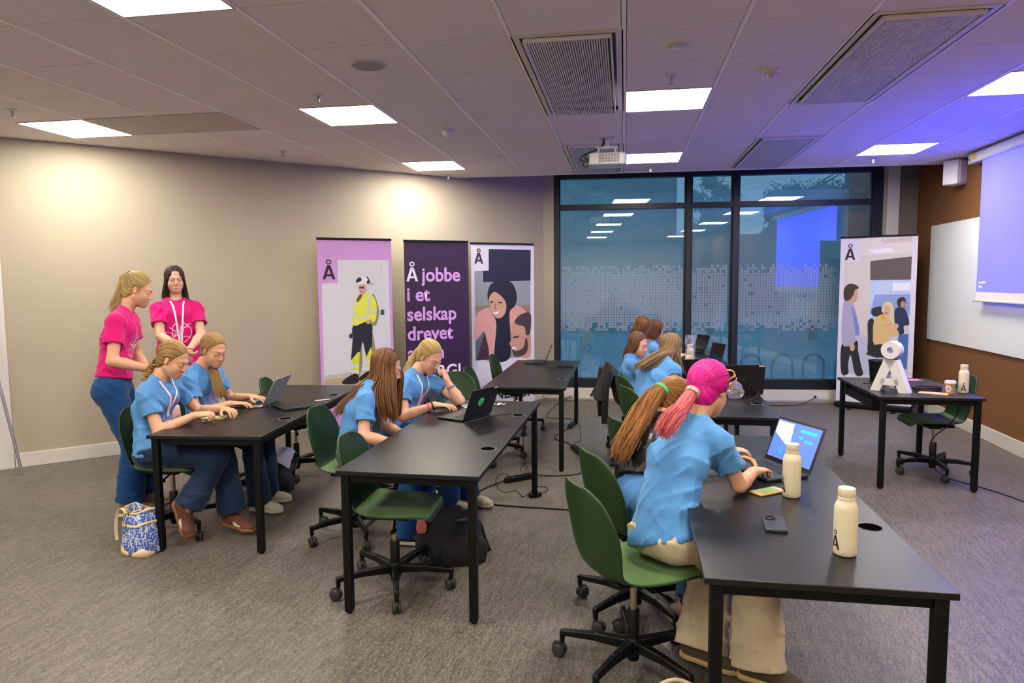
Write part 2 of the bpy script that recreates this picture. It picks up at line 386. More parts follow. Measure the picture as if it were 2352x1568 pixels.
for (i, j), n in VENTS.items():
    L = .6 * n; t = thing('ceiling_vent', VN[(i, j)], 'vent', (GX(i) + .3, GY(j) + L / 2, CEIL), group='ceiling vents')
    f = MB()
    for sx in (-1, 1): f.box((sx * .276, 0, .008), (.04, L - .012, .022))
    for sy in (-1, 1): f.box((0, sy * (L / 2 - .022), .008), (.512, .036, .022))
    f.build('vent_frame', M_vent, t)
    f = MB(); f.box((0, 0, .05), (.55, L - .02, .01)); f.build('vent_backing', M_ventgap, t)
    f = MB(); k = 0; x = -.222
    while x < .222: f.box((x, 0, -.012), (.0075, L - .13, .012)); x += .0135
    f.build('louvre', M_vent, t)
    f = MB()
    for sx in (-1, 1): f.box((sx * .232, 0, -.012), (.012, L - .12, .02))
    for sy in (-1, 1): f.box((0, sy * (L / 2 - .06), -.012), (.47, .014, .02))
    f.build('louvre_rim', M_vent, t)
M_perf = mat('perforated_ceiling_panel', '#c2bab2', 0.7, noise=0.25, nscale=420, detail=0)
for k, (i, j) in enumerate(PERF):
    f = MB(); f.box((0, 0, .004), (.588, .592, .02))
    tag(f.build('perforated_panel', M_perf, loc=(GX(i) + .3, GY(j) + .3, CEIL)), ['grey perforated ceiling tile touching the light panel above the girls in pink', 'grey perforated ceiling tile, the one farther from that light panel'][k], 'ceiling tile', 'perforated ceiling tiles')
# round ceiling loudspeaker
t = thing('ceiling_speaker', 'round white loudspeaker cover flush in the ceiling', 'speaker', (-1.516, 4.053, CEIL))
f = MB(); f.lathe([(.105, 0), (.108, -.004), (.100, -.009), (.095, -.007)], 32, capb=False, capt=False); f.build('rim', M_wplastic, t, smooth=True)
f = MB(); f.lathe([(.096, -.006), (.05, -.008), (.001, -.009)], 32); f.build('grille', mat('speaker_mesh', '#a5a09e', .7), t, smooth=True)
SPR = [(-2.091, 4.609, 'small pendent sprinkler head before the second light panel column'), (-4.475, 4.57, 'small sprinkler head at the far corner of the ceiling above the left wall'), (-3.318, 6.455, 'small sprinkler head below the perforated ceiling tiles'),
       (-2.117, 8.285, 'small sprinkler head nearest the banners, at the ceiling edge'), (.286, 4.604, 'sprinkler head between the white disc and a light panel'), (.286, 8.214, 'small sprinkler head at the ceiling edge above the window'), (2.64, 8.11, 'small sprinkler head near the wall loudspeaker')]
sp0 = None
for x, y, lb in SPR:
    if sp0 is None:
        sp0 = thing('sprinkler', lb, 'sprinkler', (x, y, CEIL), group='ceiling sprinklers')
        f = MB(); f.lathe([(.038, 0), (.036, -.006), (.012, -.009)], 20); f.build('rosette', M_wplastic, sp0, smooth=True)
        f = MB(); f.cyl((0, 0, -.008), (0, 0, -.03), .008); f.bar((-.010, 0, -.028), (-.004, 0, -.052), .004, .004); f.bar((.010, 0, -.028), (.004, 0, -.052), .004, .004); f.cyl((0, 0, -.052), (0, 0, -.055), .016); f.build('sprinkler_head', M_alu, sp0)
    else: dup(sp0, (x, y, CEIL), label=lb)
t = thing('smoke_detector', 'white dome smoke detector on the ceiling between two light panels', 'detector', (-1.499, 5.848, CEIL))
f = MB(); f.lathe([(.055, 0), (.055, -.012), (.05, -.018)], 24); f.build('base', M_wplastic, t, smooth=True)
f = MB(); f.lathe([(.046, -.018), (.046, -.024), (.042, -.025), (.042, -.030), (.044, -.031), (.040, -.045), (.022, -.054), (.001, -.056)], 24); f.build('sensor_dome', M_wplastic, t, smooth=True)
t = thing('motion_detector', 'white ceiling motion detector with a protruding lens', 'detector', (.889, 4.609, CEIL))
f = MB(); f.lathe([(.055, 0), (.054, -.018), (.045, -.026), (.03, -.028)], 24); f.build('base', M_wplastic, t, smooth=True)
f = MB(); f.lathe([(.028, -.026), (.026, -.04), (.016, -.05), (.001, -.053)], 20); f.build('lens', mat('frosted_lens', '#b8b6bb', .3), t, smooth=True)
f = MB(); f.lathe([(.06, 0), (.06, -.008), (.05, -.014), (.001, -.015)], 28)
tag(f.build('ceiling_disc', M_wplastic, smooth=True, loc=(.28, 4.028, CEIL)), 'flat white disc on the ceiling above the sprinkler beside the vent', 'detector')

# projector
PJ = (-.165, 6.47, 0)
t = thing('projector', 'white ceiling projector on a short pole with black cables', 'projector', (PJ[0], PJ[1], CEIL), rz=R(2))
f = MB(); f.box((0, 0, -.006), (.14, .12, .012)); f.cyl((0, 0, -.01), (0, 0, -.09), .022); f.box((0, 0, -.095), (.10, .12, .012)); f.bar((-.075, -.06, -.10), (-.075, -.06, -.15), .018, .012); f.bar((.075, -.06, -.10), (.075, -.06, -.15), .018, .012)
f.box((0, -.06, -.102), (.20, .02, .012)); f.bar((-.075, .06, -.10), (-.075, .06, -.15), .018, .012); f.bar((.075, .06, -.10), (.075, .06, -.15), .018, .012); f.build('ceiling_mount', M_wplastic, t)
f = MB(); f.box((-.0, 0, -.205), (.32, .25, .105)); f.build('body', M_wplastic, t, bevel=.012, seg=3)
f = MB(); f.box((.165, 0, -.205), (.012, .235, .09)); f.build('front_panel', mat('projector_front', '#c9c8d2', .3), t, bevel=.008)
f = MB(); f.cyl((.165, -.05, -.2), (.185, -.05, -.2), .035, n=24); f.build('lens', mat('projector_lens', '#15151a', .1, emit='#8f86ff', estr=1.5), t, smooth=True)
f = MB()
for r_ in range(8):
    for c_ in range(7): f.box((-.062 + c_ * .0265, -.1262, -.167 - r_ * .0098), (.022, .003, .0048))
f.build('vent_slots', mat('projector_vent', '#6b5f58', .6), t)
f = MB(); f.box((-.1, -.05, -.147), (.03, .03, .012)); f.build('adjuster_foot', M_wplastic, t)
f = MB()
f.tube(smooth_path([(-.03, -.02, -.01), (-.035, -.02, -.07), (-.12, -.03, -.12), (-.22, -.05, -.165), (-.24, -.04, -.195), (-.20, -.03, -.21), (-.16, -.03, -.205)]), .006)
f.tube(smooth_path([(-.03, .0, -.02), (-.06, .0, -.09), (-.17, .0, -.13), (-.2, -.01, -.18), (-.16, -.02, -.19)]), .004)
f.tube(smooth_path([(-.2, -.03, -.21), (-.215, -.03, -.24), (-.19, -.03, -.262), (-.16, -.03, -.25)]), .004); f.build('cable', M_cable, t, smooth=True)

# ------------------------------------------------------------------ window
wn = bpy.data.objects.new('window_1', None); COL.objects.link(wn); wn.location = WIN_A; wn.rotation_euler = (0, 0, WIN_ANG); wn['kind'] = 'structure'
f = MB(); ZT = 3.09
def fb(s0, s1, z0, z1, y0=.02, y1=.14): winbox(f, s0, s1, y0, y1, z0, z1)
fb(.14, .212, .17, ZT); fb(4.29, 4.41, .17, ZT); fb(.212, 4.29, .17, .295); fb(.212, 4.29, ZT - .07, ZT)
fb(1.915, 1.985, .295, ZT - .07); fb(2.525, 2.60, .295, ZT - .07); 
for a, c in ((.212, 1.915), (1.985, 2.525), (2.60, 4.29)):
    fb(a, c, 2.605, 2.675)
    for z in (.295, 2.675): fb(a, a + .018, z, (2.605 if z < 1 else ZT - .07), .05, .12); fb(c - .018, c, z, (2.605 if z < 1 else ZT - .07), .05, .12)
f.build('window_frame', M_winframe, wn, bevel=.003)
f = MB(); winbox(f, .14, 4.41, -.03, .02, .155, .178); f.build('window_sill', M_winframe, wn)
def glass_mat():
    m = bpy.data.materials.new('window_glass'); m.use_nodes = True; nt = m.node_tree; N = nt.nodes.new; L = nt.links.new
    nt.nodes.remove(nt.nodes['Principled BSDF']); out = nt.nodes['Material Output']
    tr = N('ShaderNodeBsdfTransparent'); tr.inputs[0].default_value = (.80, .93, .97, 1)
    gl = N('ShaderNodeBsdfGlossy'); gl.inputs['Roughness'].default_value = 0.0; gl.inputs[0].default_value = (1, 1, 1, 1)
    fr = N('ShaderNodeFresnel'); fr.inputs['IOR'].default_value = 1.75
    mx = N('ShaderNodeMixShader'); L(fr.outputs[0], mx.inputs[0]); L(tr.outputs[0], mx.inputs[1]); L(gl.outputs[0], mx.inputs[2]); L(mx.outputs[0], out.inputs[0])
    return m
M_glass = glass_mat()
for a, c in ((.212, 1.915), (1.985, 2.525), (2.60, 4.29)):
    for z0, z1 in ((.295, 2.605), (2.675, ZT - .07)):
        f = MB(); winbox(f, a, c, .075, .095, z0, z1); f.build('pane', M_glass, wn)
# woven roller screen outside the glass
def screen_mat():
    m = bpy.data.materials.new('grey_woven_sun_screen'); m.use_nodes = True; nt = m.node_tree; N = nt.nodes.new; L = nt.links.new
    nt.nodes.remove(nt.nodes['Principled BSDF']); out = nt.nodes['Material Output']
    tr = N('ShaderNodeBsdfTransparent'); tr.inputs[0].default_value = (.9, .95, 1, 1)
    df = N('ShaderNodeBsdfDiffuse'); df.inputs[0].default_value = lin('#9aa3a8')
    tl = N('ShaderNodeBsdfTranslucent'); tl.inputs[0].default_value = lin('#a9b8c0'); ad = N('ShaderNodeMixShader'); ad.inputs[0].default_value = .5
    L(df.outputs[0], ad.inputs[1]); L(tl.outputs[0], ad.inputs[2])
    tc = N('ShaderNodeTexCoord'); wv = N('ShaderNodeTexNoise'); mp = N('ShaderNodeMapping'); mp.inputs['Scale'].default_value = (12, 12, 260); wv.inputs['Scale'].default_value = 1.0
    L(tc.outputs['Object'], mp.inputs[0]); L(mp.outputs[0], wv.inputs['Vector'])
    mr = N('ShaderNodeMapRange'); mr.inputs[1].default_value = .3; mr.inputs[2].default_value = .7; mr.inputs[3].default_value = .58; mr.inputs[4].default_value = .72; L(wv.outputs['Fac'], mr.inputs[0])
    mx = N('ShaderNodeMixShader'); L(mr.outputs[0], mx.inputs[0]); L(tr.outputs[0], mx.inputs[1]); L(ad.outputs[0], mx.inputs[2]); L(mx.outputs[0], out.inputs[0])
    return m
f = MB(); winbox(f, .2, 4.05, .20, .202, .2, 3.1); f.build('sun_screen', screen_mat(), wn)
# privacy film of little frosted squares
def film_mat():
    m = bpy.data.materials.new('frosted_film_square'); m.use_nodes = True; nt = m.node_tree; N = nt.nodes.new; L = nt.links.new
    nt.nodes.remove(nt.nodes['Principled BSDF']); out = nt.nodes['Material Output']
    tr = N('ShaderNodeBsdfTransparent'); tr.inputs[0].default_value = (.9, .93, .95, 1); df = N('ShaderNodeBsdfDiffuse'); df.inputs[0].default_value = lin('#cfd2d6')
    tl = N('ShaderNodeBsdfTranslucent'); tl.inputs[0].default_value = lin('#cfd8de'); ad = N('ShaderNodeMixShader'); ad.inputs[0].default_value = .35
    L(df.outputs[0], ad.inputs[1]); L(tl.outputs[0], ad.inputs[2])
    mx = N('ShaderNodeMixShader'); mx.inputs[0].default_value = .40; L(tr.outputs[0], mx.inputs[1]); L(ad.outputs[0], mx.inputs[2]); L(mx.outputs[0], out.inputs[0])
    return m
rnd = random.Random(4); f = MB(); pitch = .0372; ROWS = 24
for a, c in ((.222, 1.905), (1.995, 2.515), (2.61, 4.28)):
    n = int((c - a) / pitch)
    for q in range(n):
        for r_ in range(ROWS):
            edge = min(r_, ROWS - 1 - r_); pr = (.42, .6, .72, .93, .975)[min(edge, 4)]
            if rnd.random() > pr: continue
            x = a + q * pitch; z = .955 + r_ * pitch; f.quad((x, .070, z), (x + .031, .070, z), (x + .031, .070, z + .031), (x, .070, z + .031))
f.build('privacy_film', film_mat(), wn)
# wall sockets in the cable trunking below the window
def socket(s, label, n=2):
    t = thing('wall_socket', label, 'socket', WIN_A + WIN_D * s + Vector((0, 0, .085)), rz=WIN_ANG, group='double wall sockets')
    f = MB(); f.box((0, -.060, 0), (.075 * n, .012, .085)); f.build('socket_plate', M_wplastic, t, bevel=.004)
    for k in range(n):
        x = (k - (n - 1) / 2) * .072
        f = MB(); f.cyl((x, -.066, 0), (x, -.070, 0), .026, n=20); f.cyl((x, -.0665, 0), (x, -.0702, 0), .021, n=20); f.build('socket_insert', mat('socket_white', '#cfccc6', .4), t, smooth=True)
        f = MB(); f.cyl((x - .0095, -.0695, 0), (x - .0095, -.071, 0), .003, n=8); f.cyl((x + .0095, -.0695, 0), (x + .0095, -.071, 0), .003, n=8); f.build('socket_hole', M_dark, t)
socket(3.68, 'white triple wall socket below the window with a black plug in it', 3); socket(.33, 'white wall socket below the window beside the far empty table', 2)

# ------------------------------------------------------------------ outside
M_pave = mat('wet_grey_paving', '#a3b4c2', 0.5, noise=0.25, nscale=.6)
f = MB(); f.box((0, 45, -.52), (120, 70, .1)); struct(f.build('ground_outside', M_pave))
f = MB(); f.box((-9, 32, 5.5), (22, 8, 12)); o = f.build('outside_building', mat('dark_facade', '#2c3440', .6)); tag(o, 'dark multi-storey building seen dimly through the window', 'building')
for k in range(4):
    f = MB(); f.box((-9, 27.95, 1.2 + k * 2.9), (21, .12, 1.5)); f.build('window_band', mat('facade_glass', '#4d6480', .2), o)
    f = MB()
    for q in range(15): f.box((-19 + q * 1.4, 27.85, 1.2 + k * 2.9), (.09, .1, 1.5))
    f.box((-9, 27.87, .48 + k * 2.9), (20.4, .06, .08)); f.build('window_bars', mat('facade_mullion', '#7d90a8', .5), o)
f = MB(); f.box((4.02, 11.05, 2.6), (1.0, 2.1, 6.2)); o2 = MB(); o2.box((8, 46, 1.9), (60, 6, 4.8)); tag(o2.build('outside_low_building', mat('far_facade', '#57707f', .7)), 'low grey building far behind the trees outside the window', 'building')
o = f.build('outside_brick_wing', mat('dark_brick', '#4a3230', .8, noise=.3, nscale=6, stretch=(1, 1, 5))); tag(o, 'dark brick wing of the building just outside the window edge', 'building')
M_leaf = mat('dusk_foliage', '#5d8478', .8, noise=.4, nscale=1.2); M_bark = mat('bark', '#2a2622', .9)
rnd = random.Random(11)
def tree(loc, h, r, label, n=4000):
    t = thing('tree', label, 'tree', loc, group='trees outside the window')
    f = MB(); f.tube([(0, 0, 0), (.1, 0, h * .35), (-.05, .05, h * .7)], [.16, .12, .05]); f.build('trunk', M_bark, t, smooth=True)
    f = MB()
    for k in range(26):
        a = rnd.random() * 6.28; z = h * (.35 + .6 * rnd.random()); q = r * (1 - abs((z / h - .6) / .5) ** 2 * .6)
        f.tube([(0, 0, z - .5), (cos(a) * q * .9, sin(a) * q * .9, z + .3)], [.035, .01], n=5)
    f.build('branches', M_bark, t)
    f = MB(); lumps = []
    for k in range(46):
        a = rnd.random() * 6.28; ph = math.acos(2 * rnd.random() - 1); u = .25 + .62 * rnd.random() ** .6
        lumps.append((Vector((r * u * sin(ph) * cos(a), r * u * sin(ph) * sin(a), h * .62 + h * .36 * u * cos(ph))), r * (.16 + .16 * rnd.random())))
    for c, q in lumps: f.ball(c, q, 10, q * .85)
    for k in range(n):
        c, q = lumps[k % len(lumps)]; d = Vector((rnd.gauss(0, 1), rnd.gauss(0, 1), rnd.gauss(0, 1))).normalized(); p = c + d * q * (.95 + .35 * rnd.random()); s_ = .035 + .04 * rnd.random()
        e1 = Vector((rnd.random() - .5, rnd.random() - .5, rnd.random() - .5)).normalized() * s_; e2 = e1.cross(Vector((rnd.random(), rnd.random(), rnd.random()))).normalized() * s_ * .6
        f.quad(p - e1, p + e2, p + e1, p - e2)
    f.build('foliage', M_leaf, t)
G = -.47
for x, y, h, r, lb in ((6.5, 25.4, 6.15, 2.0, 'leafy tree outside, the widest one behind the widest window pane'), (3.17, 26.9, 6.4, 1.15, 'slim leafy tree outside beside the dark mullion'),
                       (9.6, 30, 6.4, 1.8, 'leafy tree outside partly hidden by the brick wing'), (-1.1, 20.1, 5.2, 1.3, 'leafy tree outside behind the first window pane')):
    tree((x, y, G), h, r, lb)
for k, x in enumerate((1.98, 2.52, 3.05, 3.6)):
    t = MB(); P = [(-.0, 0, 0)] + [(0, 0, .5)] + [(.17 - .17 * cos(a), 0, .62 + .2 * sin(a)) for a in [i * pi / 8 for i in range(9)]] + [(.34, 0, .5), (.33, 0, 0)]
    t.tube(smooth_path(P, 3), .024, 10)
    tag(t.build('bike_rack', mat('galvanised_tube', '#6f7a84', .4, metal=.3), loc=(x, 12.3 + .09 * k, G)), ['bent steel bike rack hoop outside, beside the dark mullion', 'bent steel bike rack hoop outside, second from the mullion', 'bent steel bike rack hoop outside, third from the mullion', 'bent steel bike rack hoop outside, hidden behind the office photo banner'][k], 'bike rack', 'bike rack hoops')

# ------------------------------------------------------------------ right wall: whiteboard, screen, loudspeaker
def rwm(y, off=0.0):                                       # point on the right wall face at depth y, off metres into the room
    t_ = (RW_TOP.y - y) / -RW_D.y; p = RW_TOP + RW_D * t_; n = Vector((RW_D.y, -RW_D.x, 0)); return p + n * off
RW_ANG = math.atan2(RW_D.y, RW_D.x)                        # local +x runs towards the camera, local -y into the room
t = thing('whiteboard', 'long frameless white board on the brown wall behind the projection screen', 'whiteboard', rwm(9.17) , rz=RW_ANG)
f = MB(); f.box((1.85, -.012, 1.585), (3.7, .022, 1.37)); f.build('board', mat('white_glass_board', '#e2e6e7', .25, spec=.5), t, bevel=.003)
t = thing('projection_screen', 'wide pull-down projection screen glowing blue', 'screen', rwm(7.98), rz=RW_ANG)
f = MB(); f.box((1.6, -.075, 2.87), (3.2, .10, .105)); f.build('casing', M_wplastic, t, bevel=.02, seg=3)
f = MB(); f.box((-.004, -.075, 2.87), (.012, .102, .107)); f.build('end_cap', M_wplastic, t, bevel=.004)
f = MB(); f.box((.14, -.127, 2.875), (.075, .002, .045)); f.build('warning_sticker', mat('yellow_sticker', '#d9c128', .5), t)
f = MB(); f.box((.02, -.1275, 2.86), (.014, .002, .018)); f.build('switch', M_dark, t)
m_scr = mat('emissive_screen_fabric', '#5f5a96', .8, emit=(.030, .030, 1.0, 1), estr=SCREEN_GLOW)  # projected blue put into the fabric's colour and emission; no beam falls on it
f = MB(); f.box((1.6, -.095, 2.16), (2.7, .002, 1.32)); f.build('screen_fabric', m_scr, t)
f = MB(); f.box((1.6, -.0945, 1.46), (2.7, .002, .085)); f.build('white_hem', mat('screen_white', '#d8d5d2', .7), t)
f = MB(); f.box((1.6, -.095, 1.41), (2.80, .028, .022)); f.build('weight_bar', M_wplastic, t, bevel=.008, seg=3)
for k, (s_, z) in enumerate((('Hva, HVO?', 1.585), ('Energi', 1.545))):
    text_mesh(s_, .03, mat('screen_white_text', '#ffffff', .7, emit='#d8d6ff', estr=.6), t, M=Matrix.Translation((.30, -.0965, z)) @ Matrix.Rotation(pi / 2, 4, 'X'), name='projected_text')
t = thing('wall_speaker', 'white box loudspeaker hung on the brown wall beside the screen', 'speaker', rwm(8.36, .10) + Vector((0, 0, 2.79)), rz=R(-62))
f = MB(); f.box((0, .02, 0), (.19, .16, .27)); f.build('cabinet', M_wplastic, t, bevel=.03, seg=4)
f = MB(); f.box((0, -.062, 0), (.18, .02, .26)); f.build('front_grille', mat('white_speaker_grille', '#cfcdd0', .6, bump=.1, bscale=900), t, bevel=.008)
f = MB(); f.box((0, -.0735, .0), (.016, .002, .016)); f.build('badge', M_wplastic, t)
f = MB(); f.box((.03, .13, 0), (.10, .08, .16)); f.build('rear_cover', mat('speaker_back', '#4a4a52', .5), t, bevel=.01)
f = MB(); f.cyl((.03, .12, .08), (.03, .12, .16), .012); f.build('bracket', M_wplastic, t)
# ------------------------------------------------------------------ desks
TOP = 0.735
def desk(label, near_c, yaw, W=.72, L=2.04, grommets=((.36, -.50), (.36, .50)), gx=.29, tray=True, first=[None], group='black desks'):
    """near_c: middle of the near edge; yaw about Z; local y runs away from the camera"""
    t = thing('desk', label, 'table', (near_c[0], near_c[1], 0), yaw, group)
    f = MB(); f.box((0, L / 2, TOP - .011), (W, L, .022)); f.build('tabletop', [M_black], t, bevel=.0025)
    f = MB(); z = TOP - .022 - .02
    for x in (-W / 2 + .045, W / 2 - .045): f.box((x, L / 2, z), (.03, L - .09, .04))
    for y in (.045, L - .045): f.box((0, y, z), (W - .09, .03, .04))
    f.build('frame_rails', M_frame, t)
    for x in (-W / 2 + .04, W / 2 - .04):
        for y in (.035, L - .035):
            f = MB(); f.box((x, y, (TOP - .022 + .012) / 2), (.04, .04, TOP - .022 - .012)); f.cyl((x, y, 0), (x, y, .014), .014, n=12); f.build('leg', M_frame, t, bevel=.003)
    for y in ((.54, L - .54) if L > 1.5 else (L - .42,)):
        x = W / 2 - .075 if L > 1.5 else -W / 2 + .13
        f = MB(); n = 28
        f.lathe([(.040, 0), (.043, .002), (.046, .002), (.048, .0)], n, (x, y, TOP), capb=False, capt=False); g = f.build('grommet', mat('grommet_grey', '#4a4848', .35), t, smooth=True)
        f = MB(); f.cyl((x, y, TOP + .0002), (x, y, TOP + .0008), .0405, n=n); f.build('cable_hole', M_dark, t)
    if tray:
        f = MB(); f.box((W / 2 - .14, L / 2, TOP - .085), (.10, L * .62, .05)); f.build('cable_tray', M_frame, t, bevel=.006)
    return t
desk('black desk under the two blue shirts in front of the women in pink', (-2.50, 3.735), R(4.6))
desk('black desk with the open laptop with a round green sticker', (-1.03, 3.11), R(-1.2))
desk('empty black desk by the banners with an open laptop at its far end', (-.85, 5.82), R(.3))
desk('front black desk with two cream bottles and two phones', (.608, 2.115), R(-.6))
desk('black desk with two black laptops behind the magenta hair', (.665, 4.72), R(-2.2))
desk('black desk against the window, farthest of its row', (.755, 7.47), R(-1.0))
SHORT = desk('short black desk with the white letter under the brown wall', (2.325, 5.655), R(-.4), W=.75, L=1.10, tray=False)
f = MB(); f.box((-.335, .55, TOP - .09), (.07, .75, .06)); f.box((-.35, .85, TOP - .055), (.05, .03, .07)); f.build('cable_box', M_frame, SHORT)


# ------------------------------------------------------------------ task chair (local +y is forward)
def shell_point(s, t, off=0.0):
    """s 0 front of seat .. 1 top of back, t -1..1 across"""
    PR = [(.235, .420), (.225, .444), (.19, .457), (.08, .452), (-.05, .447), (-.14, .452), (-.195, .478), (-.222, .53), (-.238, .595), (-.251, .67), (-.263, .742), (-.272, .808), (-.276, .840)]
    WD = [.150, .185, .207, .228, .230, .214, .202, .206, .220, .228, .212, .165, .085]
    DI = [0, .0, .004, .012, .020, .032, .050, .064, .070, .066, .054, .036, .014]
    u = s * (len(PR) - 1); i = min(int(u), len(PR) - 2); q = u - i
    def cr(a, k):
        p = [a[max(k - 1, 0)], a[k], a[k + 1], a[min(k + 2, len(a) - 1)]]
        return 0.5 * (2 * p[1] + (p[2] - p[0]) * q + (2 * p[0] - 5 * p[1] + 4 * p[2] - p[3]) * q * q + (3 * p[1] - p[0] - 3 * p[2] + p[3]) * q ** 3)
    y = cr([p[0] for p in PR], i); z = cr([p[1] for p in PR], i); w = cr(WD, i); d = cr(DI, i)
    ang = min(max((s - .30) / .30, 0), 1); ny, nz = sin(ang * pi / 2), cos(ang * pi / 2)      # inward normal: up on the seat, forward on the back
    lift = d * abs(t) ** 2.4 + off
    return (w * t, y + ny * lift, z + nz * lift)
def chair_parts(t):
    f = MB(); f.grid([[shell_point(i / 30, (j / 14) * 2 - 1) for j in range(15)] for i in range(31)])
    f.build('seat_shell', M_green, t, smooth=True, solid=.011, off=0, sub=1)
    f = MB(); P = []
    for i in range(13):
        s_ = .035 + .44 * i / 12; sh = .97 if 0 < i < 12 else .90
        P.append([Vector(shell_point(s_, ((j / 12) * 2 - 1) * sh * (.985 if i in (1, 11) else 1), .008 + .016 * (1 - abs((j / 12) * 2 - 1) ** 6) * min(1, min(i, 12 - i) / 1.0))) for j in range(13)])
    f.grid(P); f.build('seat_pad', M_pad, t, smooth=True, solid=.012, off=-1, sub=1)
    f = MB(); f.box((0, -.01, .418), (.19, .23, .026)); f.box((0, 0, .398), (.07, .10, .03)); mech = f.build('mechanism', M_plastic, t, bevel=.008)
    f = MB(); f.cyl((.05, .02, .398), (.17, .05, .385), .006, n=8); f.box((.185, .054, .383), (.05, .02, .012)); f.build('lever', M_plastic, mech, smooth=False)
    f = MB(); f.cyl((0, 0, .25), (0, 0, .40), .0145, n=16); f.build('gas_piston', M_chrome, t, smooth=True)
    f = MB(); f.lathe([(.024, .045), (.026, .05), (.026, .262), (.022, .268), (.015, .268)], 20); f.lathe([(.03, .07), (.036, .085), (.036, .135), (.03, .145)], 20); f.build('column', M_plastic, t, smooth=True)
    return t
def arm_mesh():
    f = MB(); n = 6; P = []
    f.bar((.022, 0, .112), (.17, 0, .120), .040, .046, .032, .036); f.bar((.165, 0, .120), (.320, 0, .112), .032, .036, .026, .026)
    f.bar((.310, 0, .121), (.310, 0, .066), .026, .026, .020, .020, up=(1, 0, 0))
    return f
def caster_mesh(a):
    f = MB(); f.cyl((0, 0, .07), (0, 0, .045), .009, n=10); d = rotz(a)
    for s_ in (-1, 1):
        f.at((0, 0, 0), d); f.lathe  # wheel pair
        prof = [(.004, s_ * .003), (.026, s_ * .003), (.030, s_ * .007), (.030, s_ * .018), (.026, s_ * .022), (.012, s_ * .023), (.004, s_ * .023)]
        rings = [[f.pt((r * cos(2 * pi * k / 20) + .016, z, .030 + r * sin(2 * pi * k / 20))) for k in range(20)] for r, z in prof]
        for a_, b_ in zip(rings, rings[1:]): f.skin(a_, b_)
        f.face(rings[0]); f.face(rings[-1])
    f.tube([(.016 + .031 * cos(q), 0, .032 + .031 * sin(q)) for q in [.2 + k * .35 for k in range(8)]], .007, 6)
    f.at(); return f
proto = None
def build_chair(label, x, y, face, base=0.0, seed=0, group='green task chairs'):
    """face: world heading of the sitter (radians from +x); base: rotation of the star base"""
    global proto
    t = thing('task_chair', label, 'chair', (x, y, 0), face - pi / 2, group)
    rnd = random.Random(seed)
    if proto is None:
        chair_parts(t); am = arm_mesh(); arms = []
        proto = dict(parts=[(o, kids(o)) for o in kids(t)])
        a0 = am.build('star_arm', M_plastic, t, bevel=.006); cm = caster_mesh(.6).build('caster', M_caster, a0, smooth=True)
        cm.location = (.310, 0, 0); proto['arm'] = a0; proto['caster'] = cm
        a0.rotation_euler = (0, 0, base - t.rotation_euler.z); st = 1
    else:
        for o, ch in proto['parts']:
            c = o.copy(); COL.objects.link(c); c.parent = t
            for h in ch: d = h.copy(); COL.objects.link(d); d.parent = c
        st = 0
    for k in range(st, 5):
        a = proto['arm'].copy(); COL.objects.link(a); a.parent = t; a.rotation_euler = (0, 0, base + k * 2 * pi / 5 - t.rotation_euler.z)
        c = proto['caster'].copy(); COL.objects.link(c); c.parent = a; c.rotation_euler = (0, 0, rnd.random() * 6.28)
    return t
CH = [  # label, x, y, heading deg, base deg
    ('empty green chair pushed under the near end of the desk with the green-stickered laptop', -1.215, 3.46, 2, 74),
    ('green chair of the girl with long loose brown hair', -1.74, 4.20, 2, 232),
    ('green chair of the blonde girl leaning her cheek on her fist', -1.66, 4.82, 0, 12),
    ('empty green chair whose broad back stands behind the green-stickered laptop', -1.42, 5.78, -62, 20),
    ('empty green chair tucked under the near end of the empty desk by the banners', -1.22, 6.35, 0, 50),
    ('empty green chair at the far end of the empty desk by the banners', -1.19, 7.45, 0, 10),
    ('green chair of the girl with a braid and lanyard', -2.98, 4.10, 0, -28),
    ('green chair of the girl with earrings and a side ponytail', -3.02, 4.78, 0, 20),
    ('empty green chair tucked under the far end of the desk with the silver laptop', -2.80, 5.50, 14, -68),
    ('nearest green chair, under the person with magenta hair', .045, 2.85, 28, -46),
    ('green chair of the person in the black leather jacket', .07, 3.37, 26, 15),
    ('empty green chair behind the brown ponytail', .19, 4.17, 25, 40),
    ('green chair of the girl with long straight hair leaning over the desk', .25, 5.42, 22, 5),
    ('empty green chair between the leaning girl and the hung black jacket', .21, 6.03, 20, 30),
    ('green chair with a black jacket hung over its back', .13, 6.62, 8, 10),
    ('green chair of the farthest girl in blue by the window', .30, 7.75, 5, 33),
    ('dark green chair at the short desk by the brown wall', 2.58, 6.22, 178, 195),
]
CHAIRS = {}
for k, (lb, x, y, fc, bs) in enumerate(CH): CHAIRS[k] = build_chair(lb, x, y, R(fc), R(bs), k)
# ------------------------------------------------------------------ emblem: capital A with a ring
def emblem_quads():
    q = [[(0, 0), (.175, 0), (.455, 1), (.285, 1)], [(.605, 0), (.78, 0), (.495, 1), (.325, 1)], [(.285, 1), (.32, .84), (.46, .84), (.495, 1)], [(.165, .22), (.615, .22), (.575, .365), (.205, .365)]]
    for k in range(16):
        a, b = 2 * pi * k / 16, 2 * pi * (k + 1) / 16; c = (.39, 1.235); R_, r_ = .175, .095
        q.append([(c[0] + r_ * cos(a), c[1] + r_ * sin(a)), (c[0] + R_ * cos(a), c[1] + R_ * sin(a)), (c[0] + R_ * cos(b), c[1] + R_ * sin(b)), (c[0] + r_ * cos(b), c[1] + r_ * sin(b))])
    return q
def emblem(f, fn, cell=1):
    """fn maps emblem units to 3-D; each quad is split so it can follow a curved surface"""
    for q in emblem_quads():
        a, b, c, d = [Vector(p + (0,)) for p in q]; n = 4
        f.grid([[fn(*((a.lerp(b, i / n)).lerp(d.lerp(c, i / n), j / n)).xy) for j in range(n + 1)] for i in range(n + 1)])

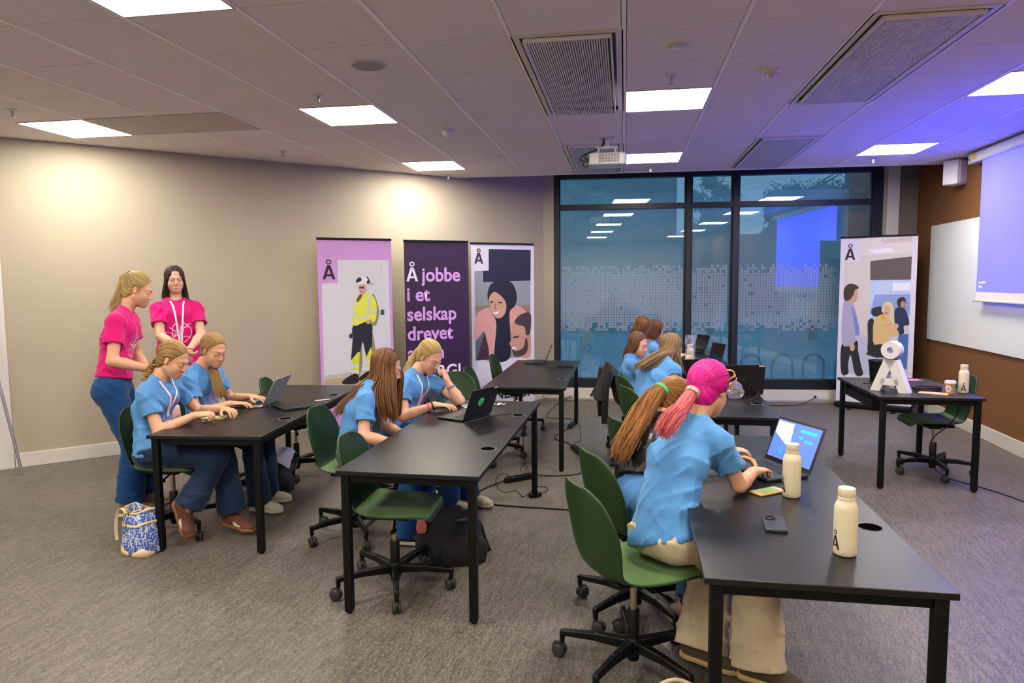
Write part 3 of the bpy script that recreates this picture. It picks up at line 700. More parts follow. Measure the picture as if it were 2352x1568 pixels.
# ------------------------------------------------------------------ roll-up banners
class Art:
    """flat colour print on a sheet: polygons in sheet metres, each a hair in front of the last"""
    def __init__(s, mp): s.f = MB(); s.mats = []; s.k = 0; s.mp = mp
    def col(s, h):
        m = mat('print_' + h.lstrip('#'), h, .55)
        if m not in s.mats: s.mats.append(m)
        s.f.cur = s.mats.index(m); s.k += 1; return -.0012 - .00012 * s.k
    def poly(s, h, pts):
        y = s.col(h); s.f.poly([(a, y, b) for a, b in (s.mp(*p) for p in pts)]); return s
    def rect(s, h, x0, y0, x1, y1): return s.poly(h, [(x0, y0), (x1, y0), (x1, y1), (x0, y1)])
    def ell(s, h, cx, cy, rx, ry, rot=0, n=22):
        c, d = cos(rot), sin(rot)
        return s.poly(h, [(cx + rx * cos(a) * c - ry * sin(a) * d, cy + rx * cos(a) * d + ry * sin(a) * c) for a in [2 * pi * i / n for i in range(n)]])
    def blob(s, h, pts, n=4):
        P = [Vector((a, b, 0)) for a, b in pts]; m = len(P); out = []
        for i in range(m):
            a, b, c, d = P[i - 1], P[i], P[(i + 1) % m], P[(i + 2) % m]
            for k in range(n):
                t = k / n; q = 0.5 * ((2 * b) + (c - a) * t + (2 * a - 5 * b + 4 * c - d) * t * t + (3 * b - a - 3 * c + d) * t ** 3); out.append((q.x, q.y))
        return s.poly(h, out)
def banner(label, L_, R_, H, sheet, base_col, width=None):
    L_, R_ = Vector(L_ + (0,)), Vector(R_ + (0,)); d = R_ - L_; W = d.length
    t = thing('roll_up_banner', label, 'banner', L_, math.atan2(d.y, d.x), 'roll-up banners')
    f = MB(); f.box((W / 2, .02, .045), (W + .02, .14, .07)); f.build('base_cassette', base_col, t, bevel=.02, seg=3)
    f = MB()
    for x in (.18, W - .18): f.box((x, -.06, .006), (.05, .22, .012))
    f.build('foot', M_frame, t)
    f = MB(); f.box((W / 2, 0, H + .008), (W + .006, .022, .024)); f.build('top_rail', M_frame, t, bevel=.003)
    f = MB(); f.cyl((W / 2, .035, .06), (W / 2, .02, H), .01, n=10); f.build('support_pole', M_alu, t)
    f = MB(); f.box((W / 2, 0, H / 2 + .035), (W, .0016, H - .07)); f.build('printed_sheet', sheet, t)
    return t, W
M_inkm = mat('banner_ink', '#2a1526', .6)
# first: pink, worker in yellow
t, W = banner('pink roll-up banner with a worker in yellow jacket and white helmet', (-3.214, 6.93), (-2.548, 7.372), 2.105, mat('pink_print', '#c793cf', .55), M_frame)
xl = lambda y: 62 + (y - 75) * .033
A = Art(lambda x, y: ((x - xl(y)) / (683 - (y - 75) * .02) * W, 2.09 - (y - 75) / 832))
A.poly('#cfd0d6', [(247, 242), (718, 240), (738, 1470), (132, 1470), (106, 450), (250, 447)])
A.poly('#b3a07e', [(132, 1310), (600, 1280), (738, 1270), (738, 1470), (134, 1470)]); A.poly('#b9b6b2', [(131, 1272), (738, 1232), (738, 1268), (132, 1308)])
A.poly('#b7b7bd', [(641, 270), (645, 270), (652, 690), (648, 690)]); A.rect('#1f5d3f', 638, 694, 674, 744)
A.blob('#8f845a', [(560, 560), (600, 600), (625, 720), (600, 830), (560, 860), (590, 1060), (585, 1180), (560, 1270), (540, 1260), (555, 1000), (470, 980), (470, 1180), (445, 1280), (420, 1270), (440, 1000), (520, 840)])
A.blob('#14162a', [(383, 835), (470, 800), (556, 830), (560, 930), (556, 1080), (563, 1140), (512, 1150), (490, 1060), (470, 985), (448, 1080), (440, 1150), (370, 1150), (372, 1060), (380, 950)])
A.poly('#cbd834', [(372, 1140), (424, 1080), (446, 1076), (436, 1282), (374, 1278)]); A.poly('#cbd834', [(502, 1130), (546, 1035), (566, 1120), (568, 1240), (506, 1260)])
for y in (1182, 1236): A.poly('#d5d4dc', [(372, y), (440, y + 6), (438, y + 34), (372, y + 30)]); A.poly('#d5d4dc', [(503, y - 22), (568, y - 30), (568, y + 2), (505, y + 10)])
A.blob('#15151a', [(288, 1335), (350, 1290), (400, 1270), (432, 1290), (430, 1350), (380, 1366), (300, 1360)]); A.blob('#15151a', [(440, 1310), (505, 1262), (540, 1262), (520, 1300), (450, 1340)])
A.blob('#dce04a', [(404, 580), (455, 556), (530, 548), (575, 575), (600, 640), (602, 720), (590, 790), (560, 808), (540, 780), (470, 812), (388, 832), (384, 730), (390, 640)])
A.poly('#c9c9c4', [(540, 560), (562, 572), (520, 770), (496, 768)]); A.poly('#c9c9c4', [(400, 590), (414, 585), (418, 660), (402, 660)]); A.poly('#c9c9c4', [(418, 762), (520, 752), (518, 782), (414, 786)]); A.poly('#c9c9c4', [(548, 704), (600, 698), (602, 722), (548, 730)]); A.poly('#c9c9c4', [(386, 716), (420, 716), (420, 742), (386, 744)])
A.ell('#c99b80', 523, 806, 20, 18); A.ell('#c99b80', 375, 930, 12, 20); A.blob('#3a2a52', [(345, 920), (378, 900), (384, 940), (356, 946)])
A.blob('#6b4a30', [(418, 600), (448, 550), (470, 560), (450, 600), (428, 622)]); A.blob('#c9a089', [(436, 470), (450, 460), (492, 462), (512, 490), (500, 540), (470, 555), (444, 535)])
A.poly('#3a2a28', [(440, 484), (488, 480), (488, 498), (462, 500), (440, 494)]); A.poly('#8c4a48', [(448, 524), (470, 520), (468, 530), (452, 532)])
A.blob('#dfdfe3', [(428, 462), (440, 410), (484, 386), (524, 408), (540, 455), (500, 452)]); A.blob('#23233a', [(410, 440), (430, 402), (460, 402), (462, 428), (430, 444)]); A.ell('#26222a', 524, 442, 12, 18)
A.poly('#2b2a30', [(505, 390), (520, 392), (548, 440), (544, 450)]); A.poly('#2b2a30', [(540, 448), (575, 460), (575, 464), (540, 456)])
A.f.build('printed_photo', A.mats, t)
f = MB(); emblem(f, lambda u, v: (.048 + u * .172, -.004, 1.683 + v * .150)); f.build('emblem', M_inkm, t)
# second: dark purple with lilac words
t, W = banner('dark purple roll-up banner with a lilac sentence in large letters', (-2.466, 7.566), (-1.829, 8.037), 2.105, mat('purple_print', '#2a1133', .5), M_frame)
M_lil = mat('lilac_ink', '#c592d2', .55); M_pale = mat('pale_lilac_ink', '#d9cbe0', .55)
def btxt(s, x, z, size, m): text_mesh(s, size, m, t, bold=size * .022, M=Matrix.Translation((x, -.004, z)) @ Matrix.Rotation(pi / 2, 4, 'X') @ Matrix.Diagonal((.96, 1, 1, 1)), name='lettering')
LS = .2245; z0 = 1.655
f = MB(); emblem(f, lambda u, v: (.022 + u * .178, -.004, z0 + v * .158)); f.build('emblem', M_pale, t)
btxt('jobbe', .205, z0, .222, M_lil)
for k, s_ in enumerate(('i et', 'selskap', 'drevet', 'av en')): btxt(s_, .018, z0 - LS * (k + 1), .222, M_lil)
btxt('ENERGI', .018, z0 - LS * 5, .205, M_pale)
# third: white with a laughing pair
t, W = banner('white roll-up banner with a woman in a black headscarf and a bearded man', (-1.86, 8.317), (-1.153, 8.861), 2.105, mat('white_print', '#d6d2de', .55), M_frame)
A = Art(lambda x, y: ((x - (1452 + (y - 105) * .012)) / 573 * W, 2.09 - (y - 118) / 690))
A.poly('#8e9298', [(1610, 148), (1996, 150), (1996, 1100), (1494, 1100), (1484, 336), (1610, 332)]); A.poly('#141733', [(1610, 148), (1996, 150), (1996, 420), (1560, 430), (1560, 336), (1610, 332)])
A.poly('#93785e', [(1488, 630), (1996, 640), (1996, 700), (1490, 680)]); A.poly('#56666a', [(1490, 800), (1600, 880), (1560, 1100), (1494, 1100)])
A.blob('#d59a94', [(1488, 760), (1530, 680), (1640, 650), (1720, 760), (1720, 900), (1690, 1100), (1570, 1100), (1580, 960), (1570, 850), (1490, 930)]); A.poly('#3f2030', [(1500, 1100), (1575, 860), (1610, 1000), (1615, 1100)])
A.poly('#d59a94', [(1490, 770), (1560, 720), (1580, 820), (1490, 930)]); A.blob('#d59a94', [(1800, 660), (1860, 635), (1930, 670), (1950, 720), (1850, 800), (1800, 900)])
A.blob('#10111f', [(1600, 520), (1640, 440), (1740, 410), (1830, 450), (1868, 560), (1850, 640), (1800, 700), (1810, 900), (1800, 1100), (1665, 1100), (1680, 800), (1640, 700), (1610, 620)])
A.blob('#c99a80', [(1612, 570), (1660, 515), (1730, 560), (1768, 620), (1760, 700), (1710, 745), (1660, 725), (1622, 650)])
A.poly('#2b1a16', [(1620, 600), (1648, 592), (1648, 608), (1622, 612)]); A.poly('#2b1a16', [(1690, 604), (1730, 600), (1728, 616), (1692, 614)]); A.blob('#f1ebe6', [(1648, 690), (1680, 690), (1706, 678), (1690, 704), (1660, 706)]); A.poly('#a9745c', [(1660, 610), (1672, 612), (1682, 664), (1660, 668)])
A.blob('#c3937a', [(1815, 860), (1830, 800), (1880, 770), (1960, 800), (1996, 880), (1996, 1095), (1900, 1095), (1850, 1070), (1820, 1010), (1800, 970), (1815, 930)])
A.blob('#40322c', [(1845, 780), (1900, 720), (1996, 712), (1996, 880), (1955, 900), (1940, 830), (1880, 810)]); A.blob('#4b362c', [(1830, 1020), (1860, 1040), (1930, 1010), (1950, 930), (1975, 960), (1960, 1060), (1880, 1092), (1835, 1070)])
A.poly('#f0ebe4', [(1824, 1004), (1862, 1006), (1856, 1022), (1826, 1018)]); A.poly('#3a2a22', [(1830, 912), (1890, 902), (1888, 920), (1832, 926)]); A.blob('#b88a70', [(1968, 920), (1996, 910), (1996, 990), (1974, 985)])
A.f.build('printed_photo', A.mats, t)
f = MB(); emblem(f, lambda u, v: (.045 + u * .155, -.004, 1.865 + v * .132)); f.build('emblem', M_inkm, t)
text_mesh('ENERGI', .185, M_inkm, t, bold=.004, M=Matrix.Translation((.20, -.004, .16)) @ Matrix.Rotation(pi / 2, 4, 'X'), name='lettering')
f = MB(); emblem(f, lambda u, v: (.035 + u * .14, -.004, .16 + v * .125)); f.build('emblem', M_inkm, t)
# fourth: white with an office scene
t, W = banner('white roll-up banner with three office workers, beside the brown wall', (2.70, 9.36), (3.46, 8.985), 2.15, mat('white_print', '#d6d2de', .55), M_frame)
A = Art(lambda x, y: ((x - (102 - (y - 95) * .023)) / (645 - (y - 95) * .008) * W, 2.135 - (y - 95) / 648))
A.poly('#cfc6bf', [(270, 100), (702, 92), (672, 1205), (118, 1192), (136, 283), (268, 280)]); A.poly('#d9cfcb', [(270, 100), (702, 92), (700, 210), (272, 235)]); A.poly('#e9e6ec', [(335, 185), (520, 175), (570, 205), (400, 215)]); A.poly('#c8b8b0', [(430, 108), (700, 92), (700, 130), (480, 140)])
A.poly('#5b4d4b', [(358, 275), (698, 245), (692, 425), (360, 428)]); A.poly('#b7c6e6', [(362, 430), (692, 425), (684, 800), (352, 770)]); A.poly('#8296c9', [(400, 545), (690, 540), (686, 700), (360, 700)])
for k in range(9):
    A.poly('#a9b7de', [(395 - k * 3, 560 + k * 16), (690, 556 + k * 16), (690, 559 + k * 16), (395 - k * 3, 563 + k * 16)])
A.poly('#e4e6f0', [(548, 450), (690, 446), (690, 510), (545, 512)]); A.poly('#b9bacb', [(126, 885), (350, 885), (440, 960), (670, 950), (668, 1205), (118, 1192)]); A.poly('#3f66a6', [(600, 860), (680, 850), (668, 1130), (560, 1120)])
A.blob('#2a2018', [(584, 590), (615, 562), (650, 572), (648, 640), (620, 655), (590, 630)]); A.blob('#b98a6c', [(618, 600), (644, 596), (650, 630), (630, 648), (614, 640)]); A.blob('#18264a', [(562, 680), (600, 640), (650, 660), (680, 740), (678, 780), (640, 790), (640, 850), (580, 840)])
A.blob('#23262e', [(375, 660), (455, 640), (470, 700), (390, 718)]); A.blob('#191a20', [(344, 760), (395, 750), (400, 930), (420, 1040), (348, 1020), (345, 900)]); A.poly('#191a20', [(335, 1010), (440, 1040), (440, 1055), (335, 1030)]); A.poly('#24262c', [(355, 905), (450, 925), (450, 940), (355, 925)])
A.blob('#d8c99a', [(456, 660), (480, 610), (520, 600), (550, 630), (562, 720), (560, 800), (530, 760), (520, 700), (470, 690)]); A.blob('#d6a68c', [(476, 640), (505, 630), (528, 650), (524, 695), (500, 714), (478, 695)])
A.blob('#d7b679', [(392, 770), (420, 720), (480, 700), (530, 740), (570, 800), (600, 840), (590, 870), (520, 880), (500, 950), (400, 945), (388, 850)]); A.poly('#d9a93a', [(452, 700), (490, 720), (500, 760), (450, 735)]); A.ell('#d6a68c', 505, 785, 36, 16, -.4); A.ell('#d6a68c', 575, 792, 24, 22); A.blob('#17171c', [(400, 950), (500, 945), (560, 1010), (540, 1050), (420, 1040), (365, 1000)])
A.poly('#8a3f34', [(484, 684), (506, 682), (504, 692), (488, 694)])
A.blob('#17181d', [(124, 940), (250, 920), (262, 1000), (290, 1120), (306, 1196), (240, 1196), (200, 1040), (178, 1120), (180, 1192), (118, 1192)])
A.blob('#a8a1bd', [(130, 620), (180, 592), (225, 640), (262, 780), (272, 880), (240, 880), (230, 940), (124, 950)]); A.poly('#6d86c4', [(200, 630), (228, 680), (268, 800), (270, 878), (240, 870)]); A.ell('#c79a80', 212, 975, 22, 32); A.blob('#c79a80', [(170, 600), (160, 530), (230, 490), (254, 540), (238, 600), (200, 610)]); A.blob('#3a2922', [(134, 500), (180, 456), (240, 466), (264, 492), (232, 505), (218, 545), (180, 590), (138, 585)])
A.f.build('printed_photo', A.mats, t)
f = MB(); emblem(f, lambda u, v: (.052 + u * .155, -.004, 1.875 + v * .145)); f.build('emblem', M_inkm, t)
text_mesh('ENERGI', .19, M_inkm, t, bold=.004, M=Matrix.Translation((.21, -.004, .17)) @ Matrix.Rotation(pi / 2, 4, 'X'), name='lettering')
f = MB(); emblem(f, lambda u, v: (.04 + u * .14, -.004, .17 + v * .13)); f.build('emblem', M_inkm, t)

# ------------------------------------------------------------------ bottles, cup and desk things
def bottle(label, x, y, ang=None, z=TOP, s=1.0):
    t = thing('water_bottle', label, 'bottle', (x, y, z), 0, 'cream water bottles')
    f = MB(); f.lathe([(.001, .0), (.030, 0), (.0335, .002)], 40, capt=False); f.build('base_ring', mat('bottle_base', '#3a332c', .6), t, smooth=True)
    f = MB(); f.lathe([(.0335, .002), (.0362, .006), (.0368, .02), (.0368, .152), (.0355, .164), (.031, .176), (.0268, .183), (.0262, .187)], 40, capb=False); f.build('bottle_body', M_cream, t, smooth=True)
    f = MB(); f.lathe([(.0262, .187), (.0268, .1885), (.0268, .197), (.0262, .198), (.0268, .199), (.0272, .222), (.0262, .2255), (.0235, .2255), (.0225, .2235), (.001, .2235)], 40, capb=False); f.build('lid', M_cream, t, smooth=True)
    if ang is not None:
        f = MB(); k = .046
        def wrap(u, v):
            a = ang + (u - .39) * k / .0368; return (.0371 * cos(a), .0371 * sin(a), .022 + v * k)
        emblem(f, wrap); f.build('emblem', M_ink, t)
        f = MB()
        for q in range(7):
            a = ang + .75 + q * .03; f.quad((.0371 * cos(a), .0371 * sin(a), .012), (.0371 * cos(a + .02), .0371 * sin(a + .02), .012), (.0371 * cos(a + .02), .0371 * sin(a + .02), .0145), (.0371 * cos(a), .0371 * sin(a), .0145))
        f.build('small_print', M_ink, t)
    return t
bottle('cream bottle nearest the camera, alone beside the cable hole', .729, 2.375, R(-160))
bottle('cream bottle beside the open laptop and gold phone', .70, 2.995, R(-168))
bottle('cream bottle with a dark letter emblem standing beside the coffee cup', 2.655, 5.915, R(-112))
bottle('cream bottle half hidden behind the magenta hair', .575, 6.40)
tw = bottle('cream bottle inside a clear plastic sleeve', .70, 7.56)
M_clear = bpy.data.materials.new('clear_plastic_film'); M_clear.use_nodes = True
_n = M_clear.node_tree; _o = _n.nodes['Material Output']; _n.nodes.remove(_n.nodes['Principled BSDF']); _t = _n.nodes.new('ShaderNodeBsdfTransparent'); _g = _n.nodes.new('ShaderNodeBsdfGlossy'); _g.inputs['Roughness'].default_value = .12; _d = _n.nodes.new('ShaderNodeBsdfDiffuse'); _d.inputs[0].default_value = (.8, .8, .9, 1)
_m1 = _n.nodes.new('ShaderNodeMixShader'); _m1.inputs[0].default_value = .45; _m2 = _n.nodes.new('ShaderNodeMixShader'); _m2.inputs[0].default_value = .20
_n.links.new(_d.outputs[0], _m1.inputs[1]); _n.links.new(_g.outputs[0], _m1.inputs[2]); _n.links.new(_t.outputs[0], _m2.inputs[1]); _n.links.new(_m1.outputs[0], _m2.inputs[2]); _n.links.new(_m2.outputs[0], _o.inputs[0])
rnd = random.Random(3); f = MB(); P = []
for i in range(15):
    z = TOP + .003 + .31 * i / 14; row = []
    for k in range(24):
        a = 2 * pi * k / 24; r = .050 + .006 * sin(3 * a + i) + .004 * rnd.random() + (.012 * sin(2 * a + .5) if i > 10 else 0); row.append((.70 + r * cos(a), 7.56 + r * sin(a), z + (.02 * rnd.random() if i == 14 else 0)))
    P.append(row + [row[0]])
f.grid(P); tag(f.build('plastic_sleeve', M_clear), 'clear plastic sleeve standing open around a cream bottle', 'plastic bag')
f = MB(); rnd = random.Random(8); P = []
for i in range(9):
    row = []
    for k in range(14):
        a = 2 * pi * k / 14; th = pi * i / 8; r = .062 * (.75 + .5 * rnd.random()) if 0 < i < 8 else .05
        row.append((.84 + r * sin(th) * cos(a), 5.46 + r * sin(th) * sin(a) * .8, max(TOP + .002, TOP + .055 - .075 * cos(th) * (.8 + .4 * rnd.random()))))
    P.append(row + [row[0]])
f.grid(P); tag(f.build('plastic_bag', M_clear), 'crumpled clear plastic bag beside the black laptop', 'plastic bag')

t = thing('coffee_cup', 'brown paper coffee cup with a white lid', 'cup', (2.535, 5.86, TOP))
f = MB(); f.lathe([(.001, 0), (.028, 0), (.0385, .086)], 32, capt=False); f.build('paper_cup', mat('kraft_paper', '#b98a54', .7), t, smooth=True)
f = MB(); f.lathe([(.041, .082), (.0425, .086), (.0425, .091), (.039, .093), (.0375, .104), (.034, .106), (.001, .104)], 32); f.build('lid', M_wplastic, t, smooth=True)
f = MB(); P = [(.0, .0)]
def cupw(u, v, off=.0006):
    z = .046 + v; r = .028 + .0105 * z / .086 + off; a = R(-135) + u / r; return (r * cos(a), r * sin(a), z)
n = 8
f.grid([[cupw(.021 * cos(2 * pi * k / 24) * q / 4, .026 * sin(2 * pi * k / 24) * q / 4) for k in range(25)] for q in range(5)]); f.build('label_sticker', mat('white_label', '#dcd3dd', .6), t)
f = MB(); emblem(f, lambda u, v: cupw((u - .39) * .024, -.016 + v * .022, .0012)); f.build('emblem', M_ink, t)
# three-dimensional white letter with ring
t = thing('letter_sculpture', 'large white three-dimensional letter A with a ring on top', 'decoration', (1.993, 6.003, TOP), R(-37.6), None)
LW, LH, LD = .288, .262, .085; f = MB(); f.at((0, 0, 0), rotx(pi / 2))
sc = lambda q: [(u / .78 * LW, v * LH) for u, v in q]
for q in ([(0, 0), (.20, 0), (.475, 1), (.26, 1)], [(.58, 0), (.78, 0), (.52, 1), (.305, 1)], [(.19, .20), (.59, .20), (.555, .40), (.225, .40)], [(.26, 1), (.32, .84), (.46, .84), (.52, 1)]): f.prism(sc(q), -LD, 0)
f.at(); f.build('letter', mat('white_foam_letter', '#e2dfdb', .55), t)
f = MB(); f.at((.39 / .78 * LW, LD / 2, LH + .074), rotx(pi / 2)); n = 40
ro, ri, hd = .070, .026, .050
A_ = [f.ring((0, 0, z), (0, 0, 1), r, n) for r, z in ((ro, -hd), (ro, hd), (ri, hd), (ri, -hd))]
for k in range(4): f.skin(A_[k], A_[(k + 1) % 4])
f.at(); f.cyl((.39 / .78 * LW, LD / 2, LH - .002), (.39 / .78 * LW, LD / 2, LH + .008), .008, n=8); f.build('ring', MATS['white_foam_letter'], t, smooth=True, angle=40)
t = thing('desk_bin', 'small black round bin standing on the short desk', 'bin', (2.235, 6.56, TOP))
f = MB(); f.lathe([(.001, 0), (.058, 0), (.072, .165), (.078, .168), (.078, .185), (.072, .187), (.068, .18), (.056, .01), (.001, .01)], 32); f.build('bin_body', M_plastic, t, smooth=True)
f = MB(); f.box((2.215, 6.08, TOP + .03), (.075, .05, .06)); tg = tag(f.build('small_box', M_wplastic, rz=0, bevel=.003), 'small white card box behind the white letter', 'box')
f = MB(); f.at((2.20, 6.054, TOP + .03), rotx(pi / 2)); f.cyl((.02, 0, 0), (.02, 0, .001), .024, n=24); rd = f.build('round_mark', M_ink, tg)
f = MB(); emblem(f, lambda u, v: (2.2075 + u * .028, 6.0525, TOP + .014 + v * .022)); f.build('emblem', M_pale, tg)
f = MB(); f.at((2.42, 5.87, TOP), rotz(R(-28))); f.box((0, 0, .002), (.20, .11, .003)); tag(f.build('envelope', mat('kraft_envelope', '#c9a273', .8)), 'flat brown envelope beside the coffee cup', 'envelope')
f = MB(); rnd = random.Random(5)
for k in range(7):
    c = Vector((2.42, 6.0, TOP + .006 + .004 * k)); a0 = rnd.random() * 6
    f.tube(smooth_path([c + Vector((.10 * cos(a0 + q * .9) * (1 + .1 * rnd.random()), .05 * sin(a0 + q * .9), .006 * rnd.random())) for q in range(7)], 4), .006, 6)
tag(f.build('lanyard_pile', mat('dark_purple_strap', '#2a1020', .6), smooth=True), 'coiled dark purple lanyards beside the white letter', 'lanyards')
f = MB(); f.at((2.56, 6.62, TOP), rotz(.3)); f.box((0, 0, .0015), (.13, .09, .003)); tag(f.build('card', mat('pink_card', '#c06c8c', .6)), 'small pink printed card on the short desk', 'card')

# ------------------------------------------------------------------ laptops and phones
def laptop(label, x, y, heading, open_deg, W=.315, D=.215, body=None, lid=None, screen=None, th=.014, keys=True):
    """heading: world direction the user looks along; origin is the middle of the hinge edge"""
    body = body or M_lapblack; lid = lid or body
    t = thing('laptop', label, 'laptop', (x, y, TOP), heading - pi / 2, 'laptops on the desks')
    f = MB(); f.box((0, -D / 2, th / 2 + .002), (W, D, th)); f.build('base', body, t, bevel=.004)
    if open_deg <= 0:
        f = MB(); f.box((0, -D / 2, th + .0045), (W, D, .006)); f.build('lid', lid, t, bevel=.0025); return t, None
    f = MB()
    for r_ in range(5):
        for c_ in range(14): f.box((-W * .43 + (c_ + .5) * W * .86 / 14, -.035 - r_ * .0185, th + .0028), (W * .86 / 14 - .004, .0148, .0016))
    f.build('keyboard', M_key, t)
    f = MB(); f.box((0, -D + .042, th + .0022), (.10, .062, .0006)); f.build('trackpad', mat('trackpad', '#24252a', .3), t)
    a = R(open_deg); lidrot = rotx(-(a - pi)) if False else Matrix.Rotation(pi - a, 3, 'X')
    lo = Vector((0, .002, th + .002)); up = Vector((0, -cos(a), sin(a))); nrm = Vector((0, -sin(a), -cos(a)))    # up: along the lid, nrm: out of the display
    M = Matrix((( 1, up.x, nrm.x, lo.x), (0, up.y, nrm.y, lo.y), (0, up.z, nrm.z, lo.z), (0, 0, 0, 1)))
    f = MB(); f.M = M; f.box((0, D / 2, -.003), (W, D, .006)); l = f.build('lid', lid, t, bevel=.0025)
    f = MB(); f.M = M; f.box((0, D / 2 + .002, .0004), (W - .008, D - .006, .001)); f.build('bezel', mat('black_bezel', '#08080a', .3), t)
    f = MB(); f.M = M; f.box((0, D / 2 + .005, .0012), (W - .022, D - .034, .0008)); f.build('display', screen or mat('dark_display', '#0a0a0c', .15), t)
    return t, M
M_disp = mat('lit_display', '#3a5a9a', .3, emit=(.12, .21, .66, 1), estr=.36)
# front laptop with a lit page
t, M = laptop('open laptop with a lit blue page in front of the person with magenta hair', .770, 3.425, R(26), 112, .325, .225, mat('dark_blue_laptop', '#232733', .4), screen=M_disp)
def screenbox(x, y, w, h, m, name, d=.0021):
    f = MB(); f.M = M; f.box((x, y, d), (w, h, .0004)); return f.build(name, m, t)
M_teal = mat('page_teal', '#20b5b0', .4, emit=(.0, .26, .27, 1), estr=.4); M_panel = mat('panel_white', '#e4e6f4', .4, emit=(.62, .64, .72, 1), estr=.3)
f = MB(); f.M = M; f.poly([(-.148, .205, .0021), (-.035, .205, .0021), (-.020, .085, .0021), (-.148, .145, .0021)]); f.build('pale_panel', M_panel, t)  # pale slanted quad over the upper left of the display
screenbox(.075, .183, .115, .014, M_teal, 'page_bar'); screenbox(.035, .150, .03, .011, M_teal, 'page_button'); screenbox(.075, .138, .022, .011, M_teal, 'page_button'); screenbox(.103, .138, .03, .011, M_teal, 'page_button')
f = MB(); f.M = M; f.poly([(-.07 + .011 * cos(a) * (1 - .35 * max(0, sin(a))), .062 + .013 * sin(a) + .006 * max(0, sin(a)) ** 3, .0021) for a in [2 * pi * k / 20 for k in range(20)]]); f.build('page_drop', mat('page_blue', '#1e6fd0', .4, emit=(.02, .16, .66, 1), estr=.9), t)
# silver laptop
laptop('silver laptop open in front of the girl with earrings', -2.64, 4.80, R(6), 118, .32, .22, M_silver)
laptop('closed thin black laptop beside the silver one', -2.285, 4.665, R(-38), 0, .32, .24, M_lapblack, th=.010)
# black laptop with green sticker
t, M = laptop('black laptop with a round green sticker on its lid', -.972, 4.462, R(-24), 112, .315, .215)
f = MB(); f.M = M; f.cyl((.02, .115, -.0062), (.02, .115, -.0072), .030, n=32); f.build('round_sticker', mat('green_sticker', '#4fd07a', .5), t)
for k, s_ in enumerate(('Lån', 'meg')):
    text_mesh(s_, .017, M_ink, t, bold=.0004, align='CENTER', M=M @ Matrix.Translation((.02, .117 - k * .016, -.0075)) @ Matrix.Rotation(pi, 4, 'Y'), name='sticker_text')
f = MB(); f.M = M; f.box((-.115, .203, -.0065), (.05, .012, .0008)); f.build('name_label', mat('grey_label', '#b9b9c2', .5), t)
laptop('thin black laptop open at the far end of the empty desk', -.875, 7.64, R(5), 112, .31, .215)
t, M = laptop('black laptop facing away, with a pale label on its lid, beside the plastic bag', .925, 5.60, R(-75), 98, .33, .235)
f = MB(); f.M = M; f.box((-.135, .222, -.0065), (.05, .011, .0008)); f.build('name_label', mat('grey_label', '#b9b9c2', .5), t)
f = MB(); f.M = M; f.cyl((0, .12, -.0062), (0, .12, -.0066), .014, n=24); f.build('lid_mark', mat('dark_gloss_mark', '#26262b', .2), t)
t, M = laptop('black laptop half hidden behind the magenta hair', .60, 5.98, R(-80), 100, .33, .235)
f = MB(); f.M = M; f.box((-.135, .222, -.0065), (.05, .011, .0008)); f.build('name_label', MATS['grey_label'], t)
laptop('black laptop near the front of the window desk', .97, 7.74, R(20), 105, .30, .21)
laptop('black laptop at the far end of the window desk', .93, 9.0, R(25), 112, .30, .21)
laptop('closed black laptop on the window desk', .66, 8.15, R(3), 0, .31, .22)
def phone(label, x, y, ang, col, disp=None, W=.073, L=.15, th=.009):
    t = thing('phone', label, 'phone', (x, y, TOP), ang, 'phones on the desks')
    f = MB(); f.box((0, 0, th / 2), (W, L, th)); f.build('case', col, t, bevel=.004, seg=3)
    if disp:
        f = MB(); f.box((0, 0, th + .0002), (W - .008, L - .008, .0006)); f.build('glass', mat('phone_glass', '#a89a70', .15), t)
        f = MB(); f.box((0, .0, th + .0008), (W - .016, L * .62, .0004)); f.build('display', disp, t)
    return t
M_gold = mat('gold_phone_case', '#c9973a', .3, metal=.4)
phone('gold phone with a green page beside the cream bottle', .612, 3.035, R(-55), M_gold, mat('green_page', '#6f8a55', .3, emit=(.22, .34, .14, 1), estr=.12))
t = phone('dark phone with a ring grip lying face down near the desk edge', .556, 2.62, R(-6), mat('slate_phone_case', '#2b2d38', .35, bump=.5, bscale=14, stretch=(1, 4, 1)), None, .076, .155, .013)
f = MB(); n = 20; P = [(-.012 + .018 * cos(2 * pi * k / n), .045 + .018 * sin(2 * pi * k / n), .0155) for k in range(n + 1)]; f.tube(P, .0025, 8); f.build('ring_grip', mat('dark_metal_ring', '#3c3c42', .2, metal=.9), t, smooth=True)
phone('phone in a thick pale gold case under the hand of the braided girl', -2.745, 4.235, R(-80), mat('pale_gold_case', '#b9a66a', .4), mat('pinkish_display', '#d9c9cb', .2), .078, .155, .014)
phone('white framed phone lying behind the green-stickered laptop', -1.13, 4.87, R(30), mat('white_phone_case', '#c9ccd6', .3), mat('dim_blue_display', '#7fa3c4', .2))
f = MB(); rnd = random.Random(2)
for k in range(4): a = rnd.random() * 3; f.box((-2.735 + .014 * k - .02, 4.125 + .006 * (k % 2), TOP + .0025 + .0015 * k), (.035, .010, .002))
f.tube([(-2.755 + .012 * cos(q), 4.135 + .012 * sin(q), TOP + .003) for q in [k * .5 for k in range(14)]], .0012, 5)
tag(f.build('key_bunch', M_chrome), 'small bunch of keys on the desk beside the gold cased phone', 'keys')
f = MB(); P = [[(-.955 + .055 * i / 4 + .01 * j, 4.905 + .012 * j, TOP + .002 + .018 * abs(sin(i * .9 + j))) for j in range(5)] for i in range(5)]
f.grid(P); tag(f.build('receipt', mat('white_paper', '#d9d6cc', .8), solid=.0008), 'crumpled white paper slip behind the green-stickered laptop', 'paper')
